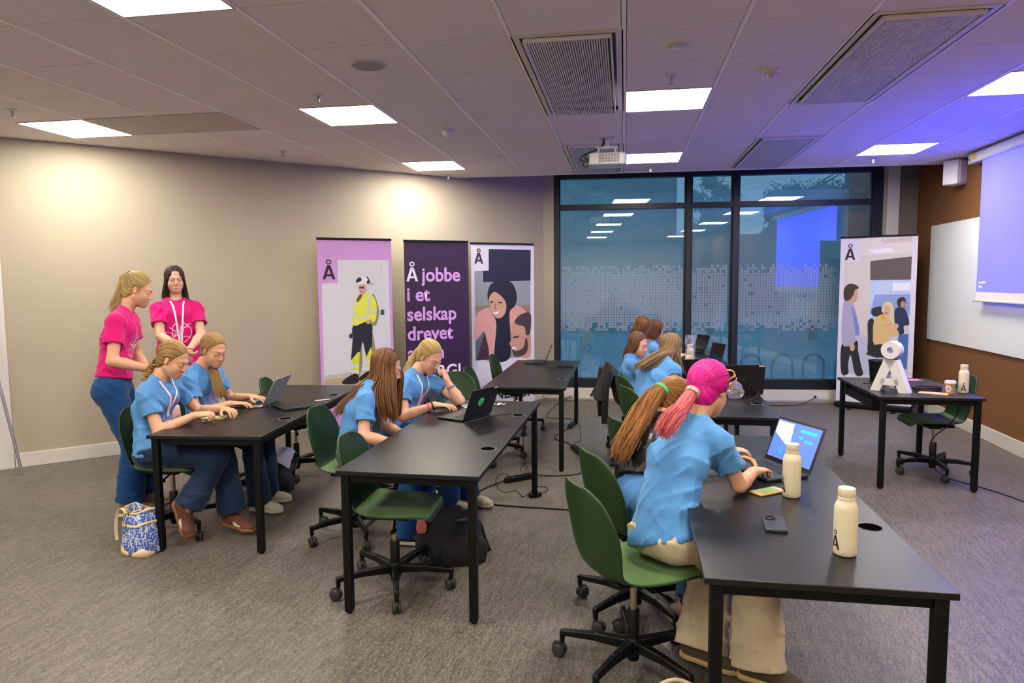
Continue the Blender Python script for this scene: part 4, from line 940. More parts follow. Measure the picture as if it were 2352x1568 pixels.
f = MB(); f.tube([(-2.36, 4.93, TOP + .006), (-2.27, 5.03, TOP + .006)], [.005, .005], 8); tag(f.build('pen', M_wplastic, smooth=True), 'white pen on the desk behind the closed black laptop', 'pen')
f = MB(); f.at((-.615, 7.2, TOP), rotz(.1)); f.box((0, 0, .015), (.15, .06, .028)); f.at(); f.tube(smooth_path([(-.54, 7.2, TOP + .012), (-.52, 7.25, TOP + .008), (-.535, 7.2, TOP + .006), (-.485, 7.2, TOP + .004), (-.478, 7.2, .60), (-.47, 7.15, .25), (-.43, 6.95, .04), (-.49, 6.72, .05)]), .0035, 6)
f.tube(smooth_path([(-.69, 7.2, TOP + .015), (-.80, 7.26, TOP + .006), (-.92, 7.32, TOP + .006), (-.98, 7.42, TOP + .006), (-.9, 7.36, TOP + .006), (-.84, 7.46, TOP + .008), (-.80, 7.52, TOP + .03), (-.86, 7.55, TOP + .012)]), .003, 6)
tag(f.build('laptop_charger', M_cable, bevel=.004), 'black laptop charger on the empty desk by the banners, its cable falling to the floor', 'charger')

# ------------------------------------------------------------------ power strips and cords
def strip(label, a, c, n=4, group='power strips on the floor'):
    a, c = Vector(a + (0,)), Vector(c + (0,)); d = c - a; L = d.length; t = thing('power_strip', label, 'power strip', a, math.atan2(d.y, d.x), group)
    f = MB(); f.box((L / 2, 0, .021), (L, .055, .042), .86); f.build('housing', M_plastic, t, bevel=.005)
    for k in range(n):
        x = L * (k + .65) / (n + .3); f = MB(); f.cyl((x, 0, .0415), (x, 0, .0435), .0185, n=20); f.build('socket_ring', M_frame, t); 
        f = MB(); f.cyl((x, -.009, .0432), (x, -.009, .0442), .0028, n=8); f.cyl((x, .009, .0432), (x, .009, .0442), .0028, n=8); f.build('socket_pin', M_chrome, t)
    return t
strip('black power strip on the floor behind the leg of the desk with the green-stickered laptop', (-.965, 5.45), (-.735, 5.64)); strip('black power strip on the floor halfway along the empty desk by the banners', (-.497, 6.72), (-.395, 6.42), 4); strip('black power strip on the floor farthest from the camera', (-.60, 7.58), (-.555, 7.88), 4)
def cord(name, label, pts, r=.0045, n=6, col=None): f = MB(); f.tube(smooth_path(pts, n), r, 7); return tag(f.build(name, col or M_cable, smooth=True), label, 'cord')
z = .006
cord('extension_cable', 'black cord from the farthest power strip around the chair casters to the wall socket', [(-.57, 7.88, .02), (-.55, 8.0, z), (-.62, 8.11, z), (-.80, 8.13, z), (-.93, 8.2, z), (-.92, 8.6, z), (-.88, 9.1, z), (-.78, 9.38, .03), (-.72, 9.42, .07)])
cord('extension_cable', 'thick black cord joining the two power strips by the empty desk', [(-.60, 7.57, .02), (-.66, 7.40, z), (-.72, 7.16, z), (-.66, 6.98, z), (-.58, 6.92, z), (-.52, 6.80, z), (-.497, 6.725, .02)], .006)
cord('extension_cable', 'thick black cord between the middle and the nearest power strip', [(-.393, 6.41, .02), (-.33, 6.2, z), (-.32, 5.95, z), (-.38, 5.78, z), (-.55, 5.70, z), (-.735, 5.65, .02)], .006)
cord('extension_cable', 'thick black cord looping across the open floor under the front chairs', [(-.967, 5.448, .02), (-1.06, 5.33, z), (-1.12, 5.16, z), (-1.10, 5.03, z), (-1.03, 4.94, z), (-.92, 4.88, z), (-.72, 4.86, z), (-.36, 4.84, z), (-.08, 4.81, z), (.4, 4.7, z)], .006)
cord('charger_cable', 'thin tangled cord on the floor around the nearest power strip', [(-.93, 5.49, .05), (-.965, 5.60, .03), (-1.04, 5.68, z), (-1.05, 5.54, z), (-.99, 5.30, z), (-.91, 5.19, z), (-.83, 5.24, z), (-.76, 5.10, z), (-.72, 5.22, z), (-.69, 5.36, z), (-.62, 5.37, z), (-.585, 5.29, z), (-.62, 5.16, .02)], .003)
cord('charger_cable', 'thin cord hanging from under the desk down to the nearest power strip', [(-.78, 5.60, .045), (-.80, 5.55, .14), (-.83, 5.45, .12), (-.80, 5.56, .05), (-.79, 5.40, .20), (-.76, 5.17, .45), (-.76, 5.10, .62)], .0028)
cord('charger_cable', 'thin black cord from the green-stickered laptop across the desk into the cable hole', [(-.935, 4.50, TOP + .012), (-.90, 4.52, TOP + .004), (-.85, 4.57, TOP + .004), (-.80, 4.61, TOP + .004), (-.75, 4.62, TOP + .004), (-.735, 4.615, TOP - .03), (-.73, 4.64, TOP - .12)], .0025)
o = cord('extension_cable', 'black cord from the triple wall socket under the window to the desk', [(2.505, 9.565, .09), (2.49, 9.52, .10), (2.44, 9.47, .07), (2.25, 9.38, z), (2.0, 9.30, z), (1.75, 9.25, z), (1.55, 8.9, z), (1.3, 8.2, z), (1.12, 7.2, .25), (1.10, 6.9, .55)], .005)
q_ = WIN_A + WIN_D * 3.608; f = MB(); f.at((q_.x, q_.y, .085), rotz(WIN_ANG)); f.cyl((0, -.07, 0), (0, -.105, .004), .017, .012, 14); f.build('plug', M_cable, o, smooth=True)
cord('charger_cable', 'thin cord hanging under the desk behind the magenta hair', [(.86, 5.6, .60), (.87, 5.55, .35), (.84, 5.5, .12), (.84, 5.5, .01), (.7, 5.6, z)], .0035)
cord('charger_cable', 'thin black cord looped on the desk beside the black laptop facing away', [(1.00, 5.62, TOP + .012), (1.03, 5.55, TOP + .05), (1.0, 5.45, TOP + .02), (.93, 5.36, TOP + .005), (.88, 5.30, TOP + .004), (.95, 5.27, TOP + .004), (1.0, 5.32, TOP + .004), (.94, 5.35, TOP + .004), (.90, 5.40, TOP + .004)], .0025)
cord('charger_cable', 'black cord hanging from the short desk past the chair and along the floor', [(2.52, 6.1, .64), (2.57, 5.95, .69), (2.60, 5.85, .62), (2.58, 5.95, .47), (2.53, 6.1, .33), (2.52, 6.14, .2), (2.56, 6.14, .06), (2.64, 6.05, z), (2.74, 5.86, z), (2.83, 5.69, z), (2.92, 5.44, z), (3.05, 5.2, z)], .0045)
f = MB(); f.at((-.667, 5.125, .016), rotz(.7)); f.box((0, 0, 0), (.10, .045, .03)); tag(f.build('power_adapter', M_plastic, bevel=.005), 'small black power adapter on the floor against a desk leg', 'adapter')

# ------------------------------------------------------------------ bags
def bag_mat():
    m = bpy.data.materials.new('blue_blossom_canvas'); m.use_nodes = True; nt = m.node_tree; b = nt.nodes['Principled BSDF']; N = nt.nodes.new; L = nt.links.new
    tc = N('ShaderNodeTexCoord'); v = N('ShaderNodeTexVoronoi'); v.inputs['Scale'].default_value = 56; v.inputs['Randomness'].default_value = .55; L(tc.outputs['Object'], v.inputs['Vector'])
    r = N('ShaderNodeValToRGB'); r.color_ramp.interpolation = 'CONSTANT'; e = r.color_ramp.elements; e[0].position = 0; e[0].color = lin('#3a58a8'); e[1].position = .54; e[1].color = lin('#c9cbd0'); k = e.new(.62); k.color = lin('#7f93c4'); k2 = e.new(.68); k2.color = lin('#d3d2cf')
    L(v.outputs['Distance'], r.inputs[0]); L(r.outputs[0], b.inputs['Base Color']); b.inputs['Roughness'].default_value = .75; return m
M_leather = mat('cream_leather', '#d3bd8e', .55, bump=.1, bscale=120)
t = thing('handbag', 'blue patterned bucket bag with cream leather trim on the floor', 'bag', (-2.935, 3.715, 0), R(-14)); t.scale = (.80, .80, .98)
def superell(a, b_, q, e=.55): c, s_ = cos(q), sin(q); return (a * abs(c) ** e * (1 if c >= 0 else -1), b_ * abs(s_) ** e * (1 if s_ >= 0 else -1))
def ringpts(a, b_, z, n=40, wob=0, e=.5): return [superell(a, b_, 2 * pi * k / n, e) + (z + wob * cos(2 * (2 * pi * k / n) + .6),) for k in range(n)]
f = MB(); pr = [(.005, .004, .004), (.130, .095, .003), (.138, .102, .012), (.134, .098, .08), (.126, .090, .16), (.118, .082, .22), (.116, .074, .275), (.112, .066, .282), (.108, .06, .25), (.10, .055, .18), (.02, .01, .16)]
P = [ringpts(a, b_, z, wob=(.014 if .2 < z and k < 9 else 0)) for k, (a, b_, z) in enumerate(pr)]
R_ = [[f.pt(p) for p in row] for row in P]
for a, b_ in zip(R_, R_[1:]): f.skin(a, b_)
f.build('canvas_body', bag_mat(), t, smooth=True)
f = MB()
for z, dz, a, b_ in ((.190, .016, .1235, .0865), (.272, .012, .1185, .0755)):
    r0 = [f.pt(p) for p in ringpts(a + .001, b_ + .001, z, wob=.014)]; r1 = [f.pt(p) for p in ringpts(a - .001, b_ - .002, z + dz, wob=.014)]; f.skin(r0, r1)
f.build('leather_band', M_leather, t, smooth=True, solid=.003, off=1)
for sx, sy in ((1, -1), (-1, -1)):
    f = MB(); P = []
    for i in range(7):
        q = (0 if sx > 0 else pi) + (-1 if sx > 0 else 1) * (pi / 2 * i / 6) * .99; x, y = superell(.1395, .1035, q, .5); h = .055 * max(0.0, 1 - abs(i - 3) / 3.4) ** .6 + .006; P.append([(x, y, .002), (x * .995, y * .995, h * .5), (x * .985, y * .985, h)])
    f.grid(P); f.build('leather_corner', M_leather, t, smooth=True, solid=.003, off=1)
f = MB(); P = smooth_path([(-.085, -.055, .27), (-.125, -.07, .285), (-.150, -.085, .23), (-.152, -.095, .15), (-.140, -.10, .09)], 5)
for p, q in zip(P, P[1:]): f.bar(p, q, .003, .026, up=(0, 1, 0))
f.build('shoulder_strap', M_leather, t)
f = MB(); f.tube(smooth_path([(-.02, -.078, .275), (-.05, -.088, .25), (-.065, -.098, .19), (-.06, -.105, .13)]), .0022, 6); f.tube(smooth_path([(-.02, -.078, .275), (-.025, -.09, .23), (-.04, -.10, .17), (-.045, -.105, .14)]), .0022, 6); f.build('drawstring', M_cable, t)
f = MB(); f.tube(smooth_path([(-.09, .03, .285), (-.03, -.03, .268), (.0, -.06, .272), (.06, -.03, .29), (.09, .02, .285)]), .005, 6); f.build('tie_cord', M_leather, t)
f = MB(); f.box((-.075, -.045, .288), (.03, .012, .012)); f.box((-.02, -.075, .278), (.03, .012, .012)); f.box((.06, -.03, .292), (.03, .012, .012)); f.build('cord_clip', mat('pale_gold_metal', '#c9b98a', .3, metal=.8), t)
f = MB(); P = [[(-.07 + .11 * i / 6, .0 + .03 * j / 3 - .01 * i / 6, .292 + .02 * sin(i * 1.1) * (1 - j / 4) + .012 * (j == 1)) for j in range(4)] for i in range(7)]; f.grid(P); f.build('ribbon', mat('light_blue_ribbon', '#86a9d8', .6), t, smooth=True, solid=.002)

rnd = random.Random(6)
def blobbag(f, c, rx, ry, h, n=26, m=12, seed=1, lean=(0, 0)):
    P = []
    for i in range(m + 1):
        z = h * i / m; u = i / m; w = (1 - u ** 3.2) ** .5 * (.86 + .14 * min(1, u * 5)) if u < 1 else .02; row = []
        for k in range(n):
            q = 2 * pi * k / n; x, y = superell(rx * w, ry * w, q, .72); wob = 1 + .05 * sin(3 * q + i * .7 + seed) + .04 * sin(5 * q - i + seed)
            row.append((c[0] + x * wob + lean[0] * u, c[1] + y * wob + lean[1] * u, c[2] + z + (.008 * sin(4 * q + i) if 0 < i else 0)))
        P.append([f.pt(p) for p in row])
    for a, b_ in zip(P, P[1:]): f.skin(a, b_)
    f.face(P[0][::-1]); f.face(P[-1]); return f
M_blk = mat('black_nylon_fabric', '#101014', .75, bump=.2, bscale=220)
t = thing('backpack', 'black backpack slumped on the floor under the near end of a desk', 'backpack', (-1.02, 3.93, 0), R(25))
f = MB(); blobbag(f, (0, 0, .002), .20, .15, .30, seed=2, lean=(-.02, .02)); f.build('main_compartment', M_blk, t, smooth=True)
f = MB(); blobbag(f, (.05, -.13, .004), .14, .06, .18, seed=4); f.build('front_pocket', M_blk, t, smooth=True)
f = MB(); f.at((.06, -.095, .235), Matrix.Rotation(-.7, 3, 'X') @ rotz(-.2)); f.box((0, 0, .012), (.085, .045, .002)); f.build('woven_label', mat('grey_woven_label', '#7f7c88', .8, noise=.4, nscale=160), t)
for p in ([(-.12, .06, .27), (-.18, .0, .22), (-.21, -.06, .11), (-.19, -.11, .03), (-.14, -.14, .02)], [(.10, .08, .24), (.175, .04, .17), (.20, 0, .08), (.22, -.05, .02)]):
    f = MB(); P = smooth_path(p, 5)
    for a, b_ in zip(P, P[1:]): f.bar(a, b_, .032, .010, up=(.3, 1, .2))
    f.build('shoulder_strap', M_blk, t)
f = MB(); f.at((-.19, -.06, .19)); blobbag(f, (0, 0, 0), .03, .035, .085, n=14, m=8); f.build('pink_pouch', mat('salmon_pink_fabric', '#b5605c', .8), t, smooth=True)
t = thing('tote_bag', 'black bag on the floor under the desk with a grey lilac cloth on top', 'bag', (-2.72, 5.0, 0), R(10))
f = MB(); blobbag(f, (0, 0, .002), .13, .12, .30, seed=7); f.build('bag_body', M_blk, t, smooth=True)
f = MB(); P = []
for i in range(10):
    row = []
    for j in range(10):
        x = -.12 + .27 * i / 9; y = -.15 + .24 * j / 9; d = math.hypot(x * .9, y * .9); row.append((x, y, .325 + .028 * sin(9 * x + 5 * y) * cos(11 * y) - max(0, d - .10) * 1.25))
    P.append(row)
f.grid(P); f.build('folded_cloth', mat('grey_lilac_cloth', '#9a93a8', .85, noise=.15, nscale=6), t, smooth=True, solid=.006, sub=1)
t = thing('shoulder_bag', 'dark red bag with a beige strap on the floor under the nearest chair', 'bag', (.40, 2.585, 0), R(5))
f = MB(); blobbag(f, (0, 0, .002), .17, .08, .085, seed=3); f.build('bag_body', mat('maroon_leather', '#4a1a1e', .5), t, smooth=True)
f = MB(); P = smooth_path([(-.08, 0, .07), (-.13, .02, .10), (-.20, .03, .115), (-.27, .01, .09), (-.27, -.01, .03), (-.20, -.02, .015)], 6)
f.tube(P, .0085, 10)
f.build('strap', mat('beige_strap', '#b39c82', .6), t, smooth=True)
# flip chart easel at the frame edge
t = thing('flip_chart_easel', 'grey metal easel leg leaning at the white door, mostly out of frame', 'easel', (-5.177, 5.134, 0), 0)
f = MB(); f.tube([(0, 0, .0), (-.155, -.033, .9), (-.31, -.09, 1.85)], .013, 12); f.build('leg', M_alu, t, smooth=True)
f = MB(); f.tube([(-.22, -.75, .0), (-.27, -.4, .9), (-.33, -.11, 1.85)], .013, 12); f.build('leg', M_alu, t, smooth=True)
f = MB(); f.tube([(-.70, -.72, .0), (-.52, -.42, .9), (-.35, -.12, 1.85)], .013, 12); f.build('leg', M_alu, t, smooth=True)
f = MB(); f.box((-.33, -.11, 1.86), (.06, .06, .05)); f.build('top_joint', M_plastic, t)
# jacket hung on a chair
def hung_jacket():
    c = CHAIRS[14]; t = thing('jacket', 'black jacket hung over the back of a green chair by the window', 'jacket', tuple(c.location), c.rotation_euler.z)
    f = MB(); P = []
    for i in range(15):
        u = i / 14; row = []
        for j in range(17):
            v = (j / 16) * 2 - 1; w = .215 + .03 * u; back = -.300 - .15 * u ** 1.3 * (1 - .25 * v * v) - .010 * sin(7 * v + 3 * u)
            row.append((w * v * (1 + .03 * sin(6 * u)), back + .05 * abs(v) ** 3, .885 - .34 * u ** 1.05 - .10 * abs(v) ** 3 * (1 - u) + .012 * sin(5 * v)))
        P.append(row)
    top = [(p[0] * .96, p[1] + .075, p[2] - .03) for p in P[0]]
    f.grid([[(p[0], p[1] + .02, p[2] - .16) for p in top], top] + P); f.build('jacket_body', mat('black_cotton_jacket', '#141414', .85, bump=.2, bscale=60), t, smooth=True, solid=.012, sub=1)
    for sx in (-1, 1):
        f = MB(); f.tube(smooth_path([(sx * .17, -.31, .80), (sx * .20, -.33, .66), (sx * .19, -.335, .48), (sx * .16, -.33, .32)], 4), [.042 - .0010 * k for k in range(13)], 12); f.build('sleeve', MATS['black_cotton_jacket'], t, smooth=True)
hung_jacket()
# ------------------------------------------------------------------ people: smooth-union bodies meshed with surface nets
V = lambda *a: np.array(a if len(a) > 1 else a[0], dtype=np.float64)
def nrm(v): v = np.asarray(v, float); return v / max(1e-9, np.linalg.norm(v))
class Field:
    def __init__(s, lo, hi, h):
        s.h = h; s.lo = np.array(lo, float); n = np.maximum(4, np.ceil((np.array(hi) - s.lo) / h).astype(int) + 1); s.n = n
        s.ax = [(s.lo[k] + h * np.arange(n[k])).astype(np.float32) for k in range(3)]; s.v = np.full(tuple(n), .5, np.float32)
    def blk(s, lo, hi):
        a = np.maximum(0, np.floor((np.array(lo) - s.lo) / s.h).astype(int)); b = np.minimum(s.n, np.ceil((np.array(hi) - s.lo) / s.h).astype(int) + 1)
        if np.any(b <= a): return None
        return tuple(slice(i, j) for i, j in zip(a, b))
    def xyz(s, b): return s.ax[0][b[0]][:, None, None], s.ax[1][b[1]][None, :, None], s.ax[2][b[2]][None, None, :]
    def add(s, p, k=.0):
        fn, lo, hi = p; b = s.blk(lo - k - 3 * s.h, hi + k + 3 * s.h)
        if b is None: return
        d = fn(*s.xyz(b)); v = s.v[b]
        if k > 0: h = np.clip(.5 + .5 * (v - d) / k, 0, 1); s.v[b] = v + (d - v) * h - k * h * (1 - h)
        else: s.v[b] = np.minimum(v, d)
    def sub(s, p, k=.0):
        fn, lo, hi = p; b = s.blk(lo - k - 3 * s.h, hi + k + 3 * s.h)
        if b is None: return
        d = -fn(*s.xyz(b)); v = s.v[b]
        if k > 0: h = np.clip(.5 - .5 * (v - d) / k, 0, 1); s.v[b] = v + (d - v) * h + k * h * (1 - h)
        else: s.v[b] = np.maximum(v, d)
    def inter(s, fn, k=.0):
        b = tuple(slice(0, int(q)) for q in s.n); d = fn(*s.xyz(b)); v = s.v
        if k > 0: h = np.clip(.5 - .5 * (v - d) / k, 0, 1); s.v = (v + (d - v) * h + k * h * (1 - h)).astype(np.float32)
        else: s.v = np.maximum(v, d)
    def mesh(s):
        v = s.v; v[0] = v[-1] = .5; v[:, 0] = v[:, -1] = .5; v[:, :, 0] = v[:, :, -1] = .5
        sg = v < 0; nx, ny, nz = v.shape; C = [(a, b, c) for a in (0, 1) for b in (0, 1) for c in (0, 1)]
        cnt = np.zeros((nx - 1, ny - 1, nz - 1), np.int8)
        for a, b, c in C: cnt += sg[a:nx - 1 + a, b:ny - 1 + b, c:nz - 1 + c]
        act = (cnt > 0) & (cnt < 8); I = np.argwhere(act)
        if len(I) == 0: return np.zeros((0, 3)), np.zeros((0, 4), int)
        idx = np.full(act.shape, -1, np.int64); idx[act] = np.arange(len(I))
        cv = np.stack([v[I[:, 0] + a, I[:, 1] + b, I[:, 2] + c] for a, b, c in C], 1)
        acc = np.zeros((len(I), 3)); num = np.zeros(len(I))
        for p in range(8):
            for q in range(p + 1, 8):
                if sum(abs(C[p][k] - C[q][k]) for k in range(3)) != 1: continue
                m = (cv[:, p] < 0) != (cv[:, q] < 0); t = np.where(m, cv[:, p] / np.where(m, cv[:, p] - cv[:, q], 1), 0)
                acc += m[:, None] * (np.array(C[p]) + t[:, None] * (np.array(C[q]) - np.array(C[p]))); num += m
        P = s.lo + s.h * (I + acc / num[:, None]); F = []
        for k in range(3):
            sl = [slice(None)] * 3; sh = [slice(None)] * 3; sl[k] = slice(0, -1); sh[k] = slice(1, None)
            ch = sg[tuple(sl)] != sg[tuple(sh)]; u, w = [q for q in range(3) if q != k]
            E = np.argwhere(ch); E = E[(E[:, u] > 0) & (E[:, w] > 0) & (E[:, u] < v.shape[u] - 1) & (E[:, w] < v.shape[w] - 1)]
            du = np.zeros(3, int); du[u] = 1; dw = np.zeros(3, int); dw[w] = 1
            g = lambda o: idx[tuple((E - o).T)]
            q = np.stack([g(du + dw), g(dw), g(0 * du), g(du)], 1); ins = sg[tuple(E.T)]
            flip = ins if k != 1 else ~ins; q[~flip] = q[~flip][:, ::-1]; F.append(q)
        F = np.concatenate(F); return P, F[(F >= 0).all(1)]
def cap(a, b, r1, r2):
    a, b = V(a), V(b); ba = b - a; L = max(1e-9, ba @ ba); R_ = max(r1, r2)
    def fn(X, Y, Z):
        x, y, z = X - a[0], Y - a[1], Z - a[2]; t = np.clip((x * ba[0] + y * ba[1] + z * ba[2]) / L, 0, 1)
        return np.sqrt((x - t * ba[0]) ** 2 + (y - t * ba[1]) ** 2 + (z - t * ba[2]) ** 2) - (r1 + (r2 - r1) * t)
    return fn, np.minimum(a, b) - R_, np.maximum(a, b) + R_
def ecap(a, b, r1, r2, lat, q1, q2):
    """tapered capsule whose width along lat is q times its depth"""
    a, b, lat = V(a), V(b), nrm(lat); ba = b - a; L = max(1e-9, ba @ ba); R_ = max(r1 * q1, r2 * q2, r1, r2)
    def fn(X, Y, Z):
        x, y, z = X - a[0], Y - a[1], Z - a[2]; t = np.clip((x * ba[0] + y * ba[1] + z * ba[2]) / L, 0, 1)
        x, y, z = x - t * ba[0], y - t * ba[1], z - t * ba[2]; u = x * lat[0] + y * lat[1] + z * lat[2]; q = q1 + (q2 - q1) * t
        return np.sqrt(np.maximum(0, x * x + y * y + z * z - u * u) + (u / q) ** 2) - (r1 + (r2 - r1) * t)
    return fn, np.minimum(a, b) - R_, np.maximum(a, b) + R_
def ell(c, B, r):
    """ellipsoid, B rows are its axes"""
    c, B, r = V(c), np.asarray(B, float), V(r); R_ = float(r.max())
    def fn(X, Y, Z):
        x, y, z = X - c[0], Y - c[1], Z - c[2]; k0 = 0; k1 = 0
        for k in range(3): w = x * B[k, 0] + y * B[k, 1] + z * B[k, 2]; k0 = k0 + (w / r[k]) ** 2; k1 = k1 + (w / r[k] ** 2) ** 2
        k0 = np.sqrt(k0); return k0 * (k0 - 1) / np.maximum(np.sqrt(k1), 1e-6)
    return fn, c - R_, c + R_
def slab(o, d, rad, depth):
    """the part of a cylinder of radius rad beyond o along d"""
    o, d = V(o), nrm(d)
    def fn(X, Y, Z):
        x, y, z = X - o[0], Y - o[1], Z - o[2]; w = x * d[0] + y * d[1] + z * d[2]; r = np.sqrt(np.maximum(0, x * x + y * y + z * z - w * w))
        return np.maximum(np.maximum(-w, w - depth), r - rad)
    e = o + d * depth; return fn, np.minimum(o, e) - rad, np.maximum(o, e) + rad
def folds(seed, amp, wl=.09, T=None, L=None):
    """cloth creases: sharp ridges, drawn out along T when T and the sideways axis L are given"""
    r = np.random.RandomState(seed); ph = r.rand(16) * 6.28; n = 4; K = []
    for k in range(n):
        if T is None: d = nrm(r.randn(3))
        else: q = (.35 + .45 * r.rand()) * (1 if k % 2 else -1); d = nrm(np.asarray(L) * cos(q) + np.asarray(T) * sin(q) + np.cross(T, L) * (.5 * r.randn()))
        K.append(d * pi / (wl * (.7 + .7 * r.rand())))
    W = [nrm(r.randn(3)) * 2 * pi / (.16 + .12 * r.rand()) for _ in range(2 * n)]
    def fn(X, Y, Z):
        o = 0
        for k in range(n):
            w = .9 * np.sin(W[k][0] * X + W[k][1] * Y + W[k][2] * Z + ph[k]); m = np.clip(.45 + .9 * np.sin(W[k + n][0] * X + W[k + n][1] * Y + W[k + n][2] * Z + ph[k + n]), 0, 1)
            o = o + m * (1 - np.abs(np.sin(K[k][0] * X + K[k][1] * Y + K[k][2] * Z + ph[k + 8] + w))) ** 2.2
        return (-amp * (o - .45)).astype(np.float32)
    return fn
def merge(parts):
    Vs, Fs, n = [], [], 0
    for p, f in parts: Vs.append(p); Fs.append(f + n); n += len(p)
    return np.concatenate(Vs), np.concatenate(Fs)
def sdf_mesh(build, boxes):
    """boxes: (lo, hi, h), coarse first; finer boxes replace the coarse faces inside them"""
    out = []
    for i, (lo, hi, h) in enumerate(boxes):
        f = Field(lo, hi, h); build(f); P, F = f.mesh()
        if len(F):
            c = P[F].mean(1); keep = np.ones(len(F), bool)
            for lo2, hi2, h2 in boxes[i + 1:]:
                m = 2.2 * h2; keep &= ~np.all((c > np.array(lo2) + m) & (c < np.array(hi2) - m), axis=1)
            F = F[keep]
        if i > 0 and len(F):                                    # drop faces on the box border
            c = P[F].mean(1); F = F[np.all((c > np.array(lo) + 1.1 * h) & (c < np.array(hi) - 1.1 * h), axis=1)]
        out.append((P, F))
    return merge(out)
def np_mesh(name, P, F, m, parent, origin, attrs=None, smooth=True):
    me = bpy.data.meshes.new(name); P = (P - np.asarray(origin)).astype(np.float32)
    me.vertices.add(len(P)); me.vertices.foreach_set('co', P.ravel())
    k = F.shape[1]; me.loops.add(F.size); me.loops.foreach_set('vertex_index', F.astype(np.int32).ravel())
    me.polygons.add(len(F)); me.polygons.foreach_set('loop_start', (np.arange(len(F)) * k).astype(np.int32))
    try: me.polygons.foreach_set('loop_total', np.full(len(F), k, np.int32))
    except Exception: pass
    me.update(calc_edges=True); me.validate()
    if smooth: me.polygons.foreach_set('use_smooth', np.ones(len(me.polygons), bool))
    for an, (typ, val) in (attrs or {}).items():
        a = me.attributes.new(an, typ, 'POINT')
        if len(a.data) == len(P): a.data.foreach_set('color' if typ == 'FLOAT_COLOR' else ('vector' if typ == 'FLOAT_VECTOR' else 'value'), np.asarray(val, np.float32).ravel())
    return mesh_obj(name, me, m, parent)
def ik(S, W, l1, l2, hint):
    S, W = V(S), V(W); d = W - S; D = min(np.linalg.norm(d), (l1 + l2) * .999); u = nrm(d); a = (l1 * l1 - l2 * l2 + D * D) / (2 * D); h = math.sqrt(max(0, l1 * l1 - a * a))
    hp = V(hint) - u * (V(hint) @ u); return S + u * a + nrm(hp) * h, S + u * D
def tubes(strands, sides=4):
    """strands: list of (points, radii, tone) -> one mesh of thin tapered tubes with a tone per vertex"""
    VV, FF, TT, n = [], [], [], 0
    for P, r, tone in strands:
        P = np.asarray(P, float); m = len(P); t = np.gradient(P, axis=0); t /= np.maximum(1e-9, np.linalg.norm(t, axis=1))[:, None]
        ref = np.tile(nrm(np.cross(t[m // 2], [.3, .2, .9])), (m, 1)); u = ref - t * (ref * t).sum(1)[:, None]; u /= np.maximum(1e-9, np.linalg.norm(u, axis=1))[:, None]; w = np.cross(t, u)
        a = 2 * pi * np.arange(sides) / sides; ring = P[:, None] + np.asarray(r)[:, None, None] * (u[:, None] * np.cos(a)[None, :, None] + w[:, None] * np.sin(a)[None, :, None])
        VV.append(ring.reshape(-1, 3)); i = np.arange(m - 1)[:, None] * sides; k = np.arange(sides)[None]; k2 = (k + 1) % sides
        FF.append(np.stack([i + k, i + k2, i + sides + k2, i + sides + k], -1).reshape(-1, 4) + n); n += m * sides; TT.append(np.full(m * sides, tone))
    return np.concatenate(VV), np.concatenate(FF), np.concatenate(TT)
def cr_path(pts, n):
    P = np.asarray(pts, float); P = np.vstack([2 * P[0] - P[1], P, 2 * P[-1] - P[-2]]); m = len(P) - 3; out = []
    for t in np.linspace(0, m - 1e-6, n):
        i = int(t); q = t - i; a, b, c, d = P[i:i + 4]; out.append(.5 * (2 * b + (c - a) * q + (2 * a - 5 * b + 4 * c - d) * q * q + (3 * b - a - 3 * c + d) * q ** 3))
    return np.array(out)

# materials for people
def skin_mat(name, col):
    if name in MATS: return MATS[name]
    m = mat(name, col, .48, spec=.4); nt = m.node_tree; b = nt.nodes['Principled BSDF']
    a = nt.nodes.new('ShaderNodeAttribute'); a.attribute_name = 'tint'; mx = nt.nodes.new('ShaderNodeMix'); mx.data_type = 'RGBA'; mx.blend_type = 'MULTIPLY'; mx.inputs['Factor'].default_value = 1
    mx.inputs[6].default_value = toned(lin(col), 'skin'); nt.links.new(a.outputs['Color'], mx.inputs[7]); nt.links.new(mx.outputs[2], b.inputs['Base Color'])
    b.inputs['Subsurface Weight'].default_value = .06; b.inputs['Subsurface Radius'].default_value = (.012, .004, .002); return m
def hair_mat(name, dark, light, tip=None):
    if name in MATS: return MATS[name]
    m = mat(name, dark, .5, spec=.35); nt = m.node_tree; b = nt.nodes['Principled BSDF']; N = nt.nodes.new
    a = N('ShaderNodeAttribute'); a.attribute_name = 'tone'; r = N('ShaderNodeValToRGB'); e = r.color_ramp.elements
    e[0].position = .0; e[0].color = toned(lin(dark), 'hair'); e[1].position = .8 if tip else 1.0; e[1].color = toned(lin(light), 'hair')
    if tip: k = e.new(1.0); k.color = toned(lin(tip), 'hair'); e[1].position = .75
    nt.links.new(a.outputs['Fac'], r.inputs[0]); nt.links.new(r.outputs[0], b.inputs['Base Color']); b.inputs['Anisotropic'].default_value = .3; return m
M_eye_w = mat('eye_white', '#d8d2cc', .2); M_iris = mat('iris', '#3d4a52', .2); M_pupil = mat('pupil', '#0b0b0c', .15)
def cloth(name, col, rough=.85, **k): return mat(name, col, rough, noise=k.pop('noise', .05), nscale=k.pop('nscale', 30), bump=k.pop('bump', .12), bscale=k.pop('bscale', 28), sheen=.15, spec=.25, **k)
M_blue = cloth('light_blue_cotton', '#5f9ddb', bump=.85, bscale=9); M_pink = cloth('hot_pink_cotton', '#e31878', bump=.85, bscale=9)
M_denim = cloth('blue_denim', '#19487c', nscale=90, noise=.14); M_ddenim = cloth('dark_denim', '#1c2f4c', nscale=90, noise=.14)
